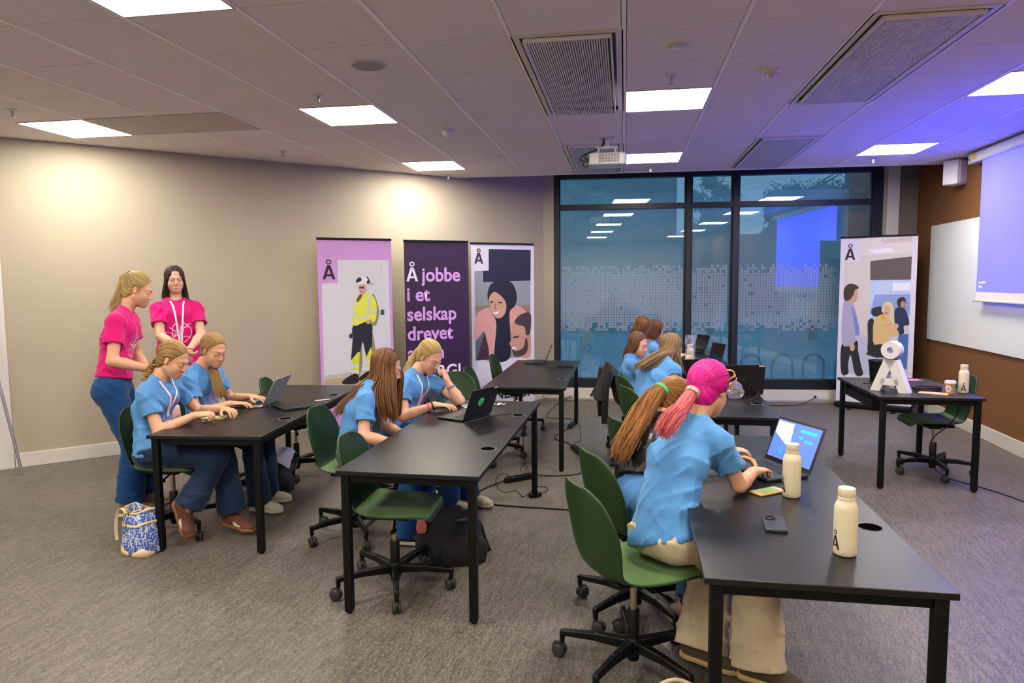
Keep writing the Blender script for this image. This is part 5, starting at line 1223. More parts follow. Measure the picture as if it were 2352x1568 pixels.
M_khaki = cloth('cream_cotton_twill', '#c9b797', nscale=60); M_rose = cloth('pale_pink_cotton', '#cfa8a6'); M_bleather = mat('black_leather', '#191818', .34, spec=.5, bump=.25, bscale=26)
M_lany = mat('white_lanyard_ribbon', '#d4d4dc', .6, noise=.14, nscale=160, detail=0)

class Person:
    def __init__(s, label, group, P, N, face, Rh=None, Rs=None, hunch=0.03, Hc=None, F=None, U=None, H=1.68, skin='#d9a688', girth=1.0, shw=None):
        s.k = H / 1.68; k = s.k; s.P = V(P); s.N = V(N); f = nrm([cos(face), sin(face), 0]); s.f = f
        s.Rh = nrm(Rh) if Rh is not None else nrm([f[1], -f[0], 0]); s.Rs = nrm(Rs) if Rs is not None else s.Rh
        s.T = nrm(s.N - s.P); s.N = s.N + s.T * (.036 * k); s.front = nrm(np.cross(s.T, s.Rs)); s.g = girth
        s.Hc = V(Hc); s.F = nrm(F); U0 = V(U) if U is not None else V(0, 0, 1); s.X = nrm(np.cross(s.F, U0)); s.U = nrm(np.cross(s.X, s.F)); s.B = np.array([s.X, s.F, s.U]); s.hs = .97 * (k ** .4)
        s.shw = (shw or .148) * k; s.sh = {q: s.N - s.T * .064 * k + s.Rs * (s.shw * (1 if q == 'R' else -1)) for q in 'RL'}
        s.hip = {q: s.P + s.Rh * (.088 * k * (1 if q == 'R' else -1)) for q in 'RL'}
        s.arm = {}; s.leg = {}; s.hunch = hunch; s.origin = np.array([s.P[0], s.P[1], 0.0]); s.label = label; s.group = group; s.skin = skin
        m = (s.P + s.N) / 2 - s.front * hunch; L = np.linalg.norm(s.N - s.P); s.spine = [s.P, s.P * .56 + m * .44, m * .8 + s.N * .2, s.N - s.T * .10 * k, s.N - s.T * .02]
    def head(s, x, y, z): return s.Hc + s.hs * (x * s.X + y * s.F + z * s.U)
    def set_arm(s, q, W, hint, hdir=None, palm=(0, 0, -1), curl=.35, spread=1.0, thumb=1.0, E=None, fingers=None):
        k = s.k; S = s.sh[q]
        if E is not None: E = V(E); Wp = V(W)
        else: E, Wp = ik(S, W, .275 * k, .235 * k, hint)
        hd = nrm(hdir) if hdir is not None else nrm(Wp - E); s.arm[q] = dict(S=S, E=E, W=Wp, hd=hd, palm=nrm(palm), curl=curl, spread=spread, thumb=thumb, fingers=fingers)
    def set_leg(s, q, A, hint, toe, K=None, pitch=0.0):
        k = s.k; S = s.hip[q]
        if K is not None: K = V(K); A = V(A)
        else: K, A = ik(S, A, .415 * k, .40 * k, hint)
        s.leg[q] = dict(S=S, K=K, A=A, toe=nrm(toe), pitch=pitch)
    # ---- skin
    def hand_prims(s, q):
        a = s.arm[q]; k = s.k * .97; d = a['hd']; n = a['palm'] - d * (a['palm'] @ d); n = nrm(n); lat = np.cross(d, n) * (1 if q == 'R' else -1)   # lat points to the thumb side
        lat = -lat if False else lat; W = a['W']; out = []
        out.append((ecap(W - d * .012 * k, W + d * .03 * k, .0215 * k, .0175 * k, lat, 1.2, 1.7), .012)); out.append((ecap(W + d * .03 * k, W + d * .082 * k, .0165 * k, .0125 * k, lat, 1.9, 3.0), .012))
        base = W + d * .088 * k; Ls = (.072, .080, .074, .058); rs = (.0088, .0090, .0086, .0076); cu = a['fingers'] or [a['curl'] * c for c in (.85, 1.0, 1.08, 1.15)]
        for i in range(4):
            o = base + lat * ((.031 - .0205 * i) * k) - d * (.002, 0, .004, .012)[i] * k; sp = (.16, .04, -.06, -.18)[i] * a['spread']; dd = nrm(d + lat * sp); ang = cu[i]; p = o
            for j, (fr, mul) in enumerate(((.44, .75), (.32, 1.25), (.24, 1.0))):
                c_, s_ = cos(ang * mul), sin(ang * mul); nd = nrm(dd * c_ + n * s_); n2 = nrm(n * c_ - dd * s_) if j == 0 else nrm(nn * c_ - dd * s_)
                if j: nd = nrm(dd * c_ + nn * s_)
                e = p + nd * (Ls[i] * fr * k); out.append((cap(p, e, rs[i] * (1 - .09 * j) * k, rs[i] * (1 - .09 * (j + 1)) * k), .0035)); p = e; dd = nd; nn = n2
        t0 = W + d * .022 * k + lat * .020 * k + n * .006 * k; td = nrm(d * .62 + lat * .72 * a['thumb'] + n * .30); t1 = t0 + td * .038 * k; td2 = nrm(td + d * .5); t2 = t1 + td2 * .030 * k; t3 = t2 + nrm(td2 + d * .2 - lat * .1) * .024 * k
        out += [(cap(t0, t1, .0135 * k, .0105 * k), .012), (cap(t1, t2, .0102 * k, .0092 * k), .004), (cap(t2, t3, .0092 * k, .0076 * k), .004)]; return out
    def head_prims(s):
        H = s.head; B = s.B; h = s.hs; R_ = lambda *r: V(r) * h; o = []
        A = lambda p, k: o.append(('+', p, k)); S_ = lambda p, k: o.append(('-', p, k))
        A(ell(H(0, -.012, .035), B, R_(.0735, .093, .086)), 0); A(ell(H(0, .021, -.028), B, R_(.0605, .066, .084)), .025); A(cap(H(-.009, .071, -.094), H(.009, .071, -.094), .0165 * h, .0165 * h), .025)
        for x in (-1, 1):
            A(cap(H(x * .049, .002, -.054), H(x * .016, .060, -.092), .019 * h, .016 * h), .025); A(ell(H(x * .033, .055, -.036), B, R_(.027, .025, .030)), .03); A(cap(H(x * .012, .0815, .024), H(x * .042, .068, .021), .009 * h, .008 * h), .018)
        A(ell(H(0, .040, -.066), B, R_(.043, .046, .036)), .025)
        for x in (-1, 1): S_(ell(H(x * .032, .098, .003), B, R_(.0175, .0125, .0105)), .014)
        A(cap(H(0, .083, .014), H(0, .1015, -.028), .0068 * h, .0088 * h), .012); A(ell(H(0, .1005, -.032), B, R_(.0098, .0105, .0082)), .007)
        for x in (-1, 1): A(ell(H(x * .0095, .0935, -.0355), B, R_(.0068, .0085, .0062)), .006)
        for x in (-1, 1): A(ell(H(x * .032, .0785, .002), B, R_(.0145, .0095, .0095)), .006)          # lids over the eyeballs
        A(ell(H(0, .0855, -.0645), B, R_(.0205, .0100, .0056)), .007); A(ell(H(0, .0840, -.0745), B, R_(.0170, .0100, .0062)), .007); S_(ell(H(0, .0965, -.0693), B, R_(.019, .0065, .0013)), .002)
        for x in (-1, 1):
            A(ell(H(x * .0745, -.006, -.004), np.array([nrm(s.X + x * -.3 * s.F), nrm(s.F + .18 * s.U), nrm(s.U - .18 * s.F)]), R_(.0062, .0150, .0265)), .004); S_(ell(H(x * .0815, -.003, .002), B, R_(.0045, .0080, .0155)), .003)
        return o
    def skin_build(s, f):
        k = s.k; g = s.g
        for i in range(4):
            r = [(.074, .060), (.060, .064), (.064, .056), (.056, .036)][i]; q = [(1.62, 1.55), (1.55, 1.62), (1.62, 1.75), (1.75, 1.9)][i]; f.add(ecap(s.spine[i], s.spine[i + 1], r[0] * k * g, r[1] * k * g, s.Rs if i > 1 else s.Rh, q[0], q[1]), .02 if i else 0)
        nb = s.N + s.T * .0; nt_ = s.head(0, -.022, -.075); f.add(cap(nb - s.T * .02, nb * .5 + nt_ * .5, .054 * k, .049 * k), .03); f.add(cap(nb * .5 + nt_ * .5, nt_, .051 * k, .050 * k), .015)
        for q in 'RL':
            if q in s.arm:
                a = s.arm[q]; f.add(cap(a['S'], a['S'] * .6 + a['E'] * .4, .032 * k * g, .0385 * k * g), .015); f.add(cap(a['S'] * .6 + a['E'] * .4, a['E'], .0385 * k * g, .0355 * k * g), .012); m = a['E'] * .68 + a['W'] * .32; f.add(cap(a['E'], m, .0365 * k * g, .0365 * k * g), .012); f.add(cap(m, a['W'], .0365 * k * g, .0235 * k), .012)
                for p, kk in s.hand_prims(q): f.add(p, kk)
            if q in s.leg:
                l = s.leg[q]; f.add(cap(l['S'], l['K'], .078 * k * g, .050 * k * g), .03); f.add(cap(l['K'], l['A'], .048 * k * g, .030 * k), .015); d = l['A'] - l['K']; f.add(cap(l['A'], l['A'] + V(0, 0, -.03), .03 * k, .03 * k), .01)
        for op, p, kk in s.head_prims(): (f.add if op == '+' else f.sub)(p, kk if not (op == '+' and kk == 0) else .018)
    def bounds(s, pts, m): P = np.array(pts); return P.min(0) - m, P.max(0) + m
    def body(s, lids=0.0, brow='#5a4030', lip=(.80, .42, .42), eyes=True):
        pts = [s.P, s.N, s.Hc] + [a[x] for a in s.arm.values() for x in 'SEW'] + [l[x] for l in s.leg.values() for x in 'SKA']
        lo, hi = s.bounds(pts, .19); boxes = [(lo, hi, .0085)]
        boxes.append((s.Hc - V(.165, .165, .235), s.Hc + .165, .0032))
        for q, a in s.arm.items():
            c = a['W'] + a['hd'] * .085 * s.k; boxes.append((c - .125, c + .125, .0034))
        P, F = sdf_mesh(s.skin_build, boxes)
        L = (P - s.Hc) @ s.B.T / s.hs; x, y, z = np.abs(L[:, 0]), L[:, 1], L[:, 2]; tint = np.ones((len(P), 4), np.float32); fr = (y > .03) & (x < .09)
        def paint(mask, col, w): tint[:, :3] = np.where((mask * w)[:, None] > 0, tint[:, :3] * (1 - (mask * w)[:, None]) + np.array(col) * (mask * w)[:, None], tint[:, :3])
        sm = lambda d: np.clip(1 - d, 0, 1)
        paint(sm(((x / .0205) ** 2 + ((z + .0695) / .0100) ** 2) ** 2) * (y > .07) * fr, lip, .75)
        bz = .024 + .0055 * np.sin(np.clip((x - .014) / .034, 0, 1) * 2.4); paint(sm((np.abs(z - bz) / .0042) ** 2) * (x > .013) * (x < .050) * (y > .05), np.array(lin(brow)[:3]) * 1.6, .6)
        paint(sm(((x - .036) / .028) ** 2 + ((z + .03) / .025) ** 2) * fr, (1.0, .80, .78), .16); paint(sm((x / .013) ** 2 + ((z + .034) / .013) ** 2) * (y > .09), (1.0, .82, .8), .3)
        ez = .002 - .0045 * lids + 9 * (x - .032) ** 2 * (1 if lids else 0); paint(sm((np.abs(z - ez) / .0017) ** 2) * (np.abs(x - .032) < .0150) * (y > .06), (.22, .15, .13), .8)
        if not lids: paint(sm((((x - .032) / .0135) ** 2 + ((z - .002) / .0058) ** 2) ** 2) * (y > .06), (.95, 1.05, 1.15), .85); paint(sm((((x - .032) / .0058) ** 2 + ((z - .002) / .0055) ** 2) ** 2) * (y > .06), (.16, .2, .24), .95); paint(sm((np.abs(z - .0078) / .002) ** 2) * (np.abs(x - .032) < .0155) * (y > .06), (.14, .1, .09), .9)
        paint(sm(((x - .078) / .02) ** 2 + ((z + .004) / .035) ** 2) * (np.abs(y + .006) < .03), (1.0, .84, .82), .5)
        o = np_mesh('person', P, F, skin_mat('skin_' + s.skin.lstrip('#'), s.skin), None, s.origin, {'tint': ('FLOAT_COLOR', tint)})
        o.location = s.origin; tag(o, s.label, 'person', s.group); s.ob = o; return o
    def part(s, name, build, boxes, m, attrs=None):
        P, F = sdf_mesh(build, boxes); return np_mesh(name, P, F, m, s.ob, s.origin, attrs)
    # ---- clothes
    def shirt(s, m, name='shirt', sleeve=.60, loose=.013, hem=None, amp=.006, seed=1, h=.0062, full=False, neckr=.064, tilt=0.0):
        k = s.k; g = s.g; T = s.T; hem = (-.03 if hem is None else hem)
        def build(f):
            for i in range(4):
                r = [(.097, .086), (.086, .086), (.086, .076), (.076, .044)][i]; q = [(1.60, 1.55), (1.55, 1.60), (1.60, 1.72), (1.72, 1.95)][i]
                f.add(ecap(s.spine[i], s.spine[i + 1], r[0] * k * g + loose, r[1] * k * g + loose * .8, s.Rs if i > 1 else s.Rh, q[0], q[1]), .025 if i else 0)
            b = s.spine[3] + s.front * .055 * k
            for x in (-1, 1): f.add(ell(b + s.Rs * (x * .062 * k) - T * .045 * k, np.array([s.Rs, s.front, T]), V(.054, .046, .054) * k * g), .05)
            f.add(ecap(s.P + T * .03, s.P + T * min(hem, 0) * k, .100 * k * g + loose * .7, .104 * k * g + loose * .7, s.Rh, 1.6, 1.6), .03)
            for x in (-1, 1): f.add(cap(s.N - T * .028 * k, s.sh['R' if x > 0 else 'L'] - T * .006, .046 * k, .044 * k * g), .03)
            f.sub(slab(s.P + T * hem * k, nrm(-T + s.Rs * tilt + s.front * tilt * 1.4), .35, .4), .010)
            fo = folds(seed, amp * .82, .085, T, s.Rs)(*f.xyz(tuple(slice(0, int(n)) for n in f.n)))
            for q, a in s.arm.items():
                d = nrm(a['E'] - a['S']); L = np.linalg.norm(a['E'] - a['S']); e = a['S'] + d * (L * sleeve); st = a['S'] - s.Rs * (.030 * k * (1 if q == 'R' else -1)) - T * .004
                f2 = Field(f.lo, f.lo + f.h * (f.n - 1), f.h); f2.n = f.n; f2.ax = f.ax; f2.v = np.full(tuple(f.n), .5, np.float32)
                f2.add(cap(st, a['S'] + d * .03, .046 * k, .052 * k * g), 0); f2.add(cap(a['S'] + d * .03, e, .052 * k * g, .058 * k * g + .003), .03); f2.v += fo * .8
                f2.sub(slab(e, d, .13, .3), .004); f2.sub(cap(a['S'] + d * (L * sleeve - .05), a['E'], .0425 * k * g, .044 * k * g), .006)
                h_ = np.clip(.5 + .5 * (f.v - f2.v) / .03, 0, 1); f.v = (f.v + (f2.v - f.v) * h_ - .03 * h_ * (1 - h_)).astype(np.float32)
            f.v += fo
            nt_ = s.head(0, -.02, -.075); nd = nrm(nt_ - s.N); f.sub(cap(s.N + nd * .030 + s.front * .010, s.N + nd * .17 + s.front * .04, neckr * k, .085 * k), .006)
        pts = [s.P + T * min(0, hem), s.N] + [a[x] for a in s.arm.values() for x in ('SEW' if full else 'SE')]; lo, hi = s.bounds(pts, .22)
        s.shirt_ob = s.part(name, build, [(lo, hi, h)], m); return s.shirt_ob
    def trousers(s, m, r=(.090, .072, .066, .080), hem=.04, seed=3, amp=.004, h=.0068, top=.09, name='trousers', hipw=1.0):
        k = s.k; g = s.g; hq = hipw
        def build(f):
            f.add(ecap(s.P + s.T * top * k, s.P, .080 * k * g * hq, .096 * k * g * hq, s.Rh, 1.6, 1.62), 0); f.add(ecap(s.P, s.P - s.f * (.035 * k) - V(0, 0, .012), .096 * k * g * hq, .086 * k * g * hq, s.Rh, 1.62, 1.62), .03)
            for q, l in s.leg.items(): f.add(cap(l['S'], l['K'], r[0] * k * g, r[1] * k * g), .04); e = l['A'] + nrm(l['A'] - l['K']) * hem; f.add(cap(l['K'], e, r[2] * k * g, r[3] * k), .02)
            f.v += folds(seed, amp, .07)(*f.xyz(tuple(slice(0, int(n)) for n in f.n)))
            for q, l in s.leg.items():
                d = nrm(l['A'] - l['K']); e = l['A'] + d * hem; f.sub(slab(e - d * .012, d, .16, .2), .004); f.sub(cap(e - d * .07, e + d * .05, r[3] * k - .016 - amp, r[3] * k - .012 - amp), .004)
            f.inter(lambda X, Y, Z: .006 - Z + 0 * X + 0 * Y, .004)
            f.sub(slab(s.P + s.T * (top + .015) * k, s.T, .3, .3), .006)
        pts = [s.P, s.P + s.T * top] + [l[x] for l in s.leg.values() for x in 'SKA']; lo, hi = s.bounds(pts, .20)
        return s.part(name, build, [(lo, hi, h)], m)
    def shoe(s, q, upper, sole, laces=None, stripe=None):
        l = s.leg[q]; k = s.k; t = l['toe']; pt = l['pitch']; fl = nrm([t[0], t[1], 0]); up0 = V(0, 0, 1); d = nrm(fl * cos(pt) - up0 * sin(pt)); up = nrm(up0 * cos(pt) + fl * sin(pt)); lat = np.cross(d, up)
        base = l['A'] - up * (.078 * k) - d * .045 * k; pt_ = lambda a, b, c=0: base + d * a * k + up * b * k + lat * c * k
        def bu(f):
            f.add(ecap(pt_(.0, .045), pt_(.075, .052), .036 * k, .038 * k, lat, .95, 1.0), 0); f.add(ecap(pt_(.075, .050), pt_(.165, .034), .038 * k, .030 * k, lat, 1.0, 1.45), .02); f.add(ecap(pt_(.165, .034), pt_(.205, .03), .029 * k, .022 * k, lat, 1.45, 1.6), .015); f.add(cap(pt_(.03, .06), pt_(.035, .088), .040 * k, .042 * k), .02); f.sub(cap(pt_(.04, .088), pt_(.035, .16), .034 * k, .036 * k), .004); f.sub(slab(pt_(.1, .020), -up, .25, .1), .003)
        def bs(f):
            f.add(ecap(pt_(.0, .014), pt_(.08, .014), .038 * k, .034 * k, lat, 1.02, 1.05), 0); f.add(ecap(pt_(.08, .014), pt_(.165, .014), .034 * k, .043 * k, lat, 1.05, 1.08), .02); f.add(ecap(pt_(.165, .014), pt_(.198, .014), .043 * k, .034 * k, lat, 1.08, 1.08), .015); f.sub(slab(pt_(.1, .024), up, .3, .1), .003); f.sub(slab(pt_(.1, .0), -up, .3, .1), .002)
        lo, hi = s.bounds([pt_(-.05, 0), pt_(.25, 0), pt_(0, .1), pt_(.2, .1)], .06); o = s.part('shoe', bu, [(lo, hi, .0045)], upper)
        P, F = sdf_mesh(bs, [(lo, hi, .0045)]); c = np_mesh('sole', P, F, sole, o, s.origin)
        if laces:
            f = MB()
            for i in range(4): x = .085 + .02 * i; f.tube([tuple(pt_(x, .066 - .012 * i * .9, w) - s.origin) + () for w in (-.022, 0, .022)], .003, 5); 
            for i in range(4): x = .085 + .02 * i; f.tube([tuple(pt_(x, .078 - .011 * i, -.02) - s.origin), tuple(pt_(x + .01, .086 - .013 * i, 0) - s.origin), tuple(pt_(x + .018, .074 - .012 * i, .02) - s.origin)], .003, 5)
            f.build('laces', laces, o)
        if stripe:
            f = MB()
            for sg in (-1, 1): f.poly([tuple(pt_(a, b, sg * (.0395 + c)) - s.origin) for a, b, c in ((.05, .07, -.001), (.07, .07, -.001), (.10, .030, .008), (.16, .030, .006), (.15, .036, .006), (.105, .05, .004))])
            f.build('side_stripe', stripe, o, solid=.002)
        return o
    # ---- hair
    def hair(s, m, style, guides=None, tie=None, tail=None, n=330, tail_r=.03, part=True, thick=.010, sw=0.0, tail_tone=(.2, .9), fringe=0.0, seed=0, braid=False, cover=False, tiecol=None, wavy=0.0, r_str=.0026):
        rn = np.random.RandomState(seed + 7); h = s.hs; zs = [-.11, -.098, -.09, -.04, -.034, -.005, .035, .075, .105, .13]; ys = [-.30, -.085, -.055, -.03, .008, .016, .036, .062, .086, .105]
        if style == 'loose': ys = [-.30, -.08, -.03, .0, .010, .018, .034, .060, .084, .105]
        if cover: ys = [-.30, -.06, -.02, .018, .030, .036, .046, .066, .088, .105]
        ys = [y + (fringe if z > .02 else 0) for y, z in zip(ys, zs)]
        ctr = V(0, -.0215, .037); rad = V(.0735 + thick * .8 + sw, .093 + thick * .85, .086 + thick)
        def build(f):
            p = ell(s.head(*ctr), s.B, rad * h); f.add(p, 0)
            f.add(ell(s.head(0, -.045, -.03), s.B, V(.062 + thick * .7, .056 + thick * .7, .075) * h), .02)
            def cut(X, Y, Z):
                x, y, z = X - s.Hc[0], Y - s.Hc[1], Z - s.Hc[2]; yy = (x * s.F[0] + y * s.F[1] + z * s.F[2]) / h; zz = (x * s.U[0] + y * s.U[1] + z * s.U[2]) / h
                return ((yy - np.interp(zz, zs, ys)) * .75 * h).astype(np.float32)
            f.inter(cut, .006)
            if style != 'loose' and not cover:
                for x in (-1, 1): f.sub(ell(s.head(x * .082, -.004, -.004), s.B, V(.018, .022, .036) * h), .004)
        P, F = sdf_mesh(build, [(s.Hc - .17, s.Hc + .17, .0045)])
        tie_l = V(tie) if tie is not None else None; L = (P - s.Hc) @ s.B.T / h
        strands = []; sp = lambda d, e=1.0: ctr + d * (1 / math.sqrt(((d / rad) ** 2).sum())) * e
        if tie_l is not None:
            Lc = L - ctr; phi = np.arctan2(Lc[:, 2], Lc[:, 0]); tone0 = .45 + .25 * np.sin(phi * 23) + .2 * np.sin(phi * 61 + 1); td = nrm(tie_l - ctr); inh = lambda p: p[1] < np.interp(p[2], zs, ys) - .002 and p[2] > -.092
            for i in range(n):
                ph = 2 * pi * (i + rn.rand()) / n; e = V(cos(ph), 0, sin(ph)); h0 = None
                for al in np.linspace(.15, 2.6, 60):
                    d = V(e[0] * sin(al), cos(al), e[2] * sin(al)); p = sp(d)
                    if inh(p): h0 = d; break
                if h0 is None: continue
                wp = nrm(V(h0[0] * .95, (h0[1] + td[1]) / 2 - .15, max(h0[2], .12) * .95))
                if np.linalg.norm(h0 - td) < .2: continue
                off = .012 * rn.rand(); pts = []; st = .35 * rn.rand() ** 2; bad = False
                for q_ in np.linspace(st, 1, 14):
                    d = h0 * (1 - q_) ** 2 + wp * (2 * q_ * (1 - q_)) + td * q_ ** 2; p = sp(nrm(d), 1.0 + off * min(1, (q_ - st) * 4))
                    if not cover and abs(p[0]) > .064 and abs(p[1] + .004) < .019 and abs(p[2] + .001) < .031: bad = True
                    pts.append(s.head(*p))
                if not bad: strands.append((pts, [r_str * h * min(1, .3 + j * .3) for j in range(14)], rn.rand() * .9))
        else:
            phi = np.arctan2(L[:, 0], L[:, 1]); tone0 = .45 + .25 * np.sin(phi * 27) + .2 * np.sin(phi * 71)
        if tail is not None:
            C = cr_path([s.head(*tie_l)] + [V(p) for p in tail], 22); m_ = len(C); rr = np.interp(np.linspace(0, 1, m_), [0, .12, .45, .8, 1], [.5, .8, 1, .8, .35]) * tail_r
            if braid:
                t = np.gradient(C, axis=0); t /= np.linalg.norm(t, axis=1)[:, None]; a = nrm(np.cross(t[5], s.F)); N_ = 60; C = cr_path([s.head(*tie_l)] + [V(p) for p in tail], N_); t = np.gradient(C, axis=0); t /= np.linalg.norm(t, axis=1)[:, None]
                for j in range(3):
                    ph = 2 * pi * j / 3
                    for q in range(9):
                        o = rn.randn(3) * .35; q_ = []
                        for i in range(N_):
                            u_ = nrm(np.cross(t[i], a)); v_ = np.cross(t[i], u_); x = i / N_; w_ = tail_r * (1 - .45 * x); ang = x * 2 * pi * 3.6 + ph; q_.append(C[i] + u_ * (w_ * .95 * sin(ang) + o[0] * w_ * .38) + v_ * (w_ * .55 * sin(2 * ang) + o[1] * w_ * .38))
                        strands.append((q_, [tail_r * .26] * N_, rn.rand()))
            else:
                t = np.gradient(C, axis=0); t /= np.linalg.norm(t, axis=1)[:, None]
                for i in range(int(n * 1.5)):
                    a, q_ = rn.rand() * 6.28, math.sqrt(rn.rand()); wv = rn.rand() * 6.28; Pp = []; ln = .72 + .28 * rn.rand(); fr = rn.randn(3) * .006; ww = wavy * rn.rand()
                    for j in range(m_):
                        jj = min(m_ - 1, j * ln); k0 = int(jj); c = C[k0] + (C[min(k0 + 1, m_ - 1)] - C[k0]) * (jj - k0); u_ = nrm(np.cross(t[k0], [.31, .2, .93])); v_ = np.cross(t[k0], u_); r_ = np.interp(jj, range(m_), rr) * q_
                        Pp.append(c + (u_ * cos(a + .15 * sin(jj * .5 + wv)) + v_ * sin(a)) * r_ + u_ * (ww * sin(jj * .9 + wv)) + v_ * (ww * cos(jj * .7 + wv)) + fr * (j / m_) ** 2 * 2)
                    strands.append((Pp, [.0030 * (1 - .75 * (j / m_) ** 2) for j in range(m_)], tail_tone[0] + (tail_tone[1] - tail_tone[0]) * rn.rand()))
        if guides:
            # guides: (psi, world points) round the head, psi 0 front .. +-pi back (positive to the person's right)
            guides = sorted(guides, key=lambda q: q[0]); ps = [q[0] for q in guides]; GP = [cr_path(q[1], 12) for q in guides]
            for i in range(n):
                psi = ps[0] + (ps[-1] - ps[0]) * (i + rn.rand()) / n; k0 = max(0, min(len(ps) - 2, int(np.searchsorted(ps, psi)) - 1))
                if ps[k0] < 0 < ps[k0 + 1]: continue
                q_ = (psi - ps[k0]) / (ps[k0 + 1] - ps[k0]); base = GP[k0] * (1 - q_) + GP[k0 + 1] * q_
                top = []; dep = rn.rand(); sgn = 1 if psi > 0 else -1; y0 = .085 * cos(psi) - .012
                for th in np.linspace(.12 if part else .02, 1.62, 9):
                    e = V(sin(psi), cos(psi), 0); d0 = V(.02 * sgn, y0 / .1, 1); d = nrm(nrm(d0) * cos(th) + e * sin(th) if th < .5 else V(0, 0, cos(th)) + e * sin(th) + V(0, y0 / .1 * max(0, cos(th)) * .4, 0)); p = sp(d, 1.03 - .05 * dep)
                    top.append(s.head(*p))
                ln = .82 + .18 * rn.rand(); fr = rn.randn(3) * .009; b2 = [base[min(11, int(j * ln))] + (base[min(11, int(j * ln) + 1)] - base[min(11, int(j * ln))]) * (j * ln - int(j * ln)) for j in range(12)]
                cen = s.Hc; b2 = [b + fr * (.3 + j / 12) + (cen - b) * (.10 * dep) * np.array([1, 1, 0]) for j, b in enumerate(b2)]
                full = cr_path(list(top[:max(3, int(round(8 * min(1, abs(psi) / .8))))]) + list(b2[1:]), 26); m_ = len(full); strands.append((full, [.0034 * (1 - .7 * (j / m_) ** 3) for j in range(m_)], rn.rand()))
        TP, TF, TT = tubes(strands) if strands else (np.zeros((0, 3)), np.zeros((0, 4), int), np.zeros(0))
        Pm, Fm = merge([(P, F), (TP, TF)]); tone = np.concatenate([np.clip(tone0, 0, 1) * .8, TT])
        o = np_mesh('hair', Pm, Fm, m, s.ob, s.origin, {'tone': ('FLOAT', tone)})
        if tiecol is not None:
            c = s.head(*tie_l); d = nrm(V(tail[0]) - c); f = MB(); u_ = nrm(np.cross(d, [.3, .2, .9])); v_ = np.cross(d, u_); rt = tail_r * .62 + .004
            for w_ in (0, .009): f.tube([tuple(c + d * (.012 + w_) + (u_ * cos(q) + v_ * sin(q)) * rt - s.origin) for q in np.linspace(0, 2 * pi, 20)], .007, 8)
            f.build('hair_tie', tiecol, o, smooth=True)
        return o
    # ---- things printed on or hung over the shirt
    def on_shirt(s, u, v, off=.003):
        from mathutils.bvhtree import BVHTree
        if not hasattr(s, 'bvh'):
            me = s.shirt_ob.data; s.bvh = BVHTree.FromPolygons([tuple(q.co) for q in me.vertices], [tuple(p.vertices) for p in me.polygons])
        c = s.P + s.T * v + s.Rs * u + s.front * .5 - s.origin; hit = s.bvh.ray_cast(Vector(c), Vector(-s.front), 1.0)
        if hit[0] is None: return None
        return np.array(hit[0]) + np.array(hit[1]) * off
    def ribbon(s, name, uv, w, m, parent=None, off=.003, n=30, close=False):
        P = [s.on_shirt(a, b, off) for a, b in [tuple(q[:2]) for q in cr_path([tuple(q) + (0,) for q in uv], n)]]; P = [p for p in P if p is not None]
        if len(P) < 3: return None
        return P
    def strokes(s, name, curves, w, m, off=.0015):
        f = MB()
        for cv, n in curves:
            P = s.ribbon('', cv, w, m, off=off, n=n)
            if not P: continue
            for i in range(len(P)): pass
            P = np.array(P); t = np.gradient(P, axis=0); t /= np.maximum(1e-9, np.linalg.norm(t, axis=1))[:, None]; sd = np.cross(t, s.front); sd /= np.maximum(1e-9, np.linalg.norm(sd, axis=1))[:, None]
            f.grid([[tuple(p - q * w / 2), tuple(p + q * w / 2)] for p, q in zip(P, sd)])
        return f.build(name, m, s.ob, smooth=True)
    def chest_print(s, m, c=(.0, .30), size=.16, seed=0, n=16):
        r = np.random.RandomState(seed); cs = []
        cs.append(([(c[0] + size * .5 * sin(a) * (1 + .12 * sin(3 * a)), c[1] + size * .58 * cos(a)) for a in np.linspace(.3, 6.0, 12)], 40))
        for i in range(n):
            a = r.rand() * 6.28; q = size * .42 * r.rand(); p = V(c[0] + q * sin(a), c[1] + q * cos(a)); d = r.rand() * 6.28; L = []
            for j in range(6): L.append((p[0], p[1])); d += .7 * (r.rand() - .3); p = p + size * .09 * V(cos(d), sin(d))
            cs.append((L, 16))
        return s.strokes('shirt_print', cs, .0042, m)
    def lanyard(s, bottom=.20, spread=.055, badge=True, w=.016, m=None):
        L = np.linalg.norm(s.N - s.P); top = L - .01
        f = MB()
        for sg in (-1, 1):
            P = s.ribbon('', [(sg * (spread + .012), top), (sg * spread * .85, top - .07), (sg * spread * .35, bottom + .10), (sg * .005, bottom)], w, None, off=.004, n=26)
            if not P: continue
            P = np.array(P); t = np.gradient(P, axis=0); t /= np.maximum(1e-9, np.linalg.norm(t, axis=1))[:, None]; sd = np.cross(t, s.front); sd /= np.maximum(1e-9, np.linalg.norm(sd, axis=1))[:, None]
            f.grid([[tuple(p - q * w / 2), tuple(p + q * w / 2)] for p, q in zip(P, sd)])
        o = f.build('lanyard', m or M_lany, s.ob, smooth=True, solid=.0015)
        if badge:
            p = s.on_shirt(0, bottom - .03, .008)
            if p is not None:
                f = MB(); f.at(tuple(p), frame(Vector(s.Rs), Vector(s.T), Vector(s.front))); f.box((0, -.03, 0), (.052, .085, .003)); f.build('badge', mat('badge_blue', '#7fb2cf', .35), o); f = MB(); f.at(tuple(p), frame(Vector(s.Rs), Vector(s.T), Vector(s.front))); f.box((0, .018, .002), (.018, .022, .006)); f.build('badge_clip', M_alu, o)
        return o
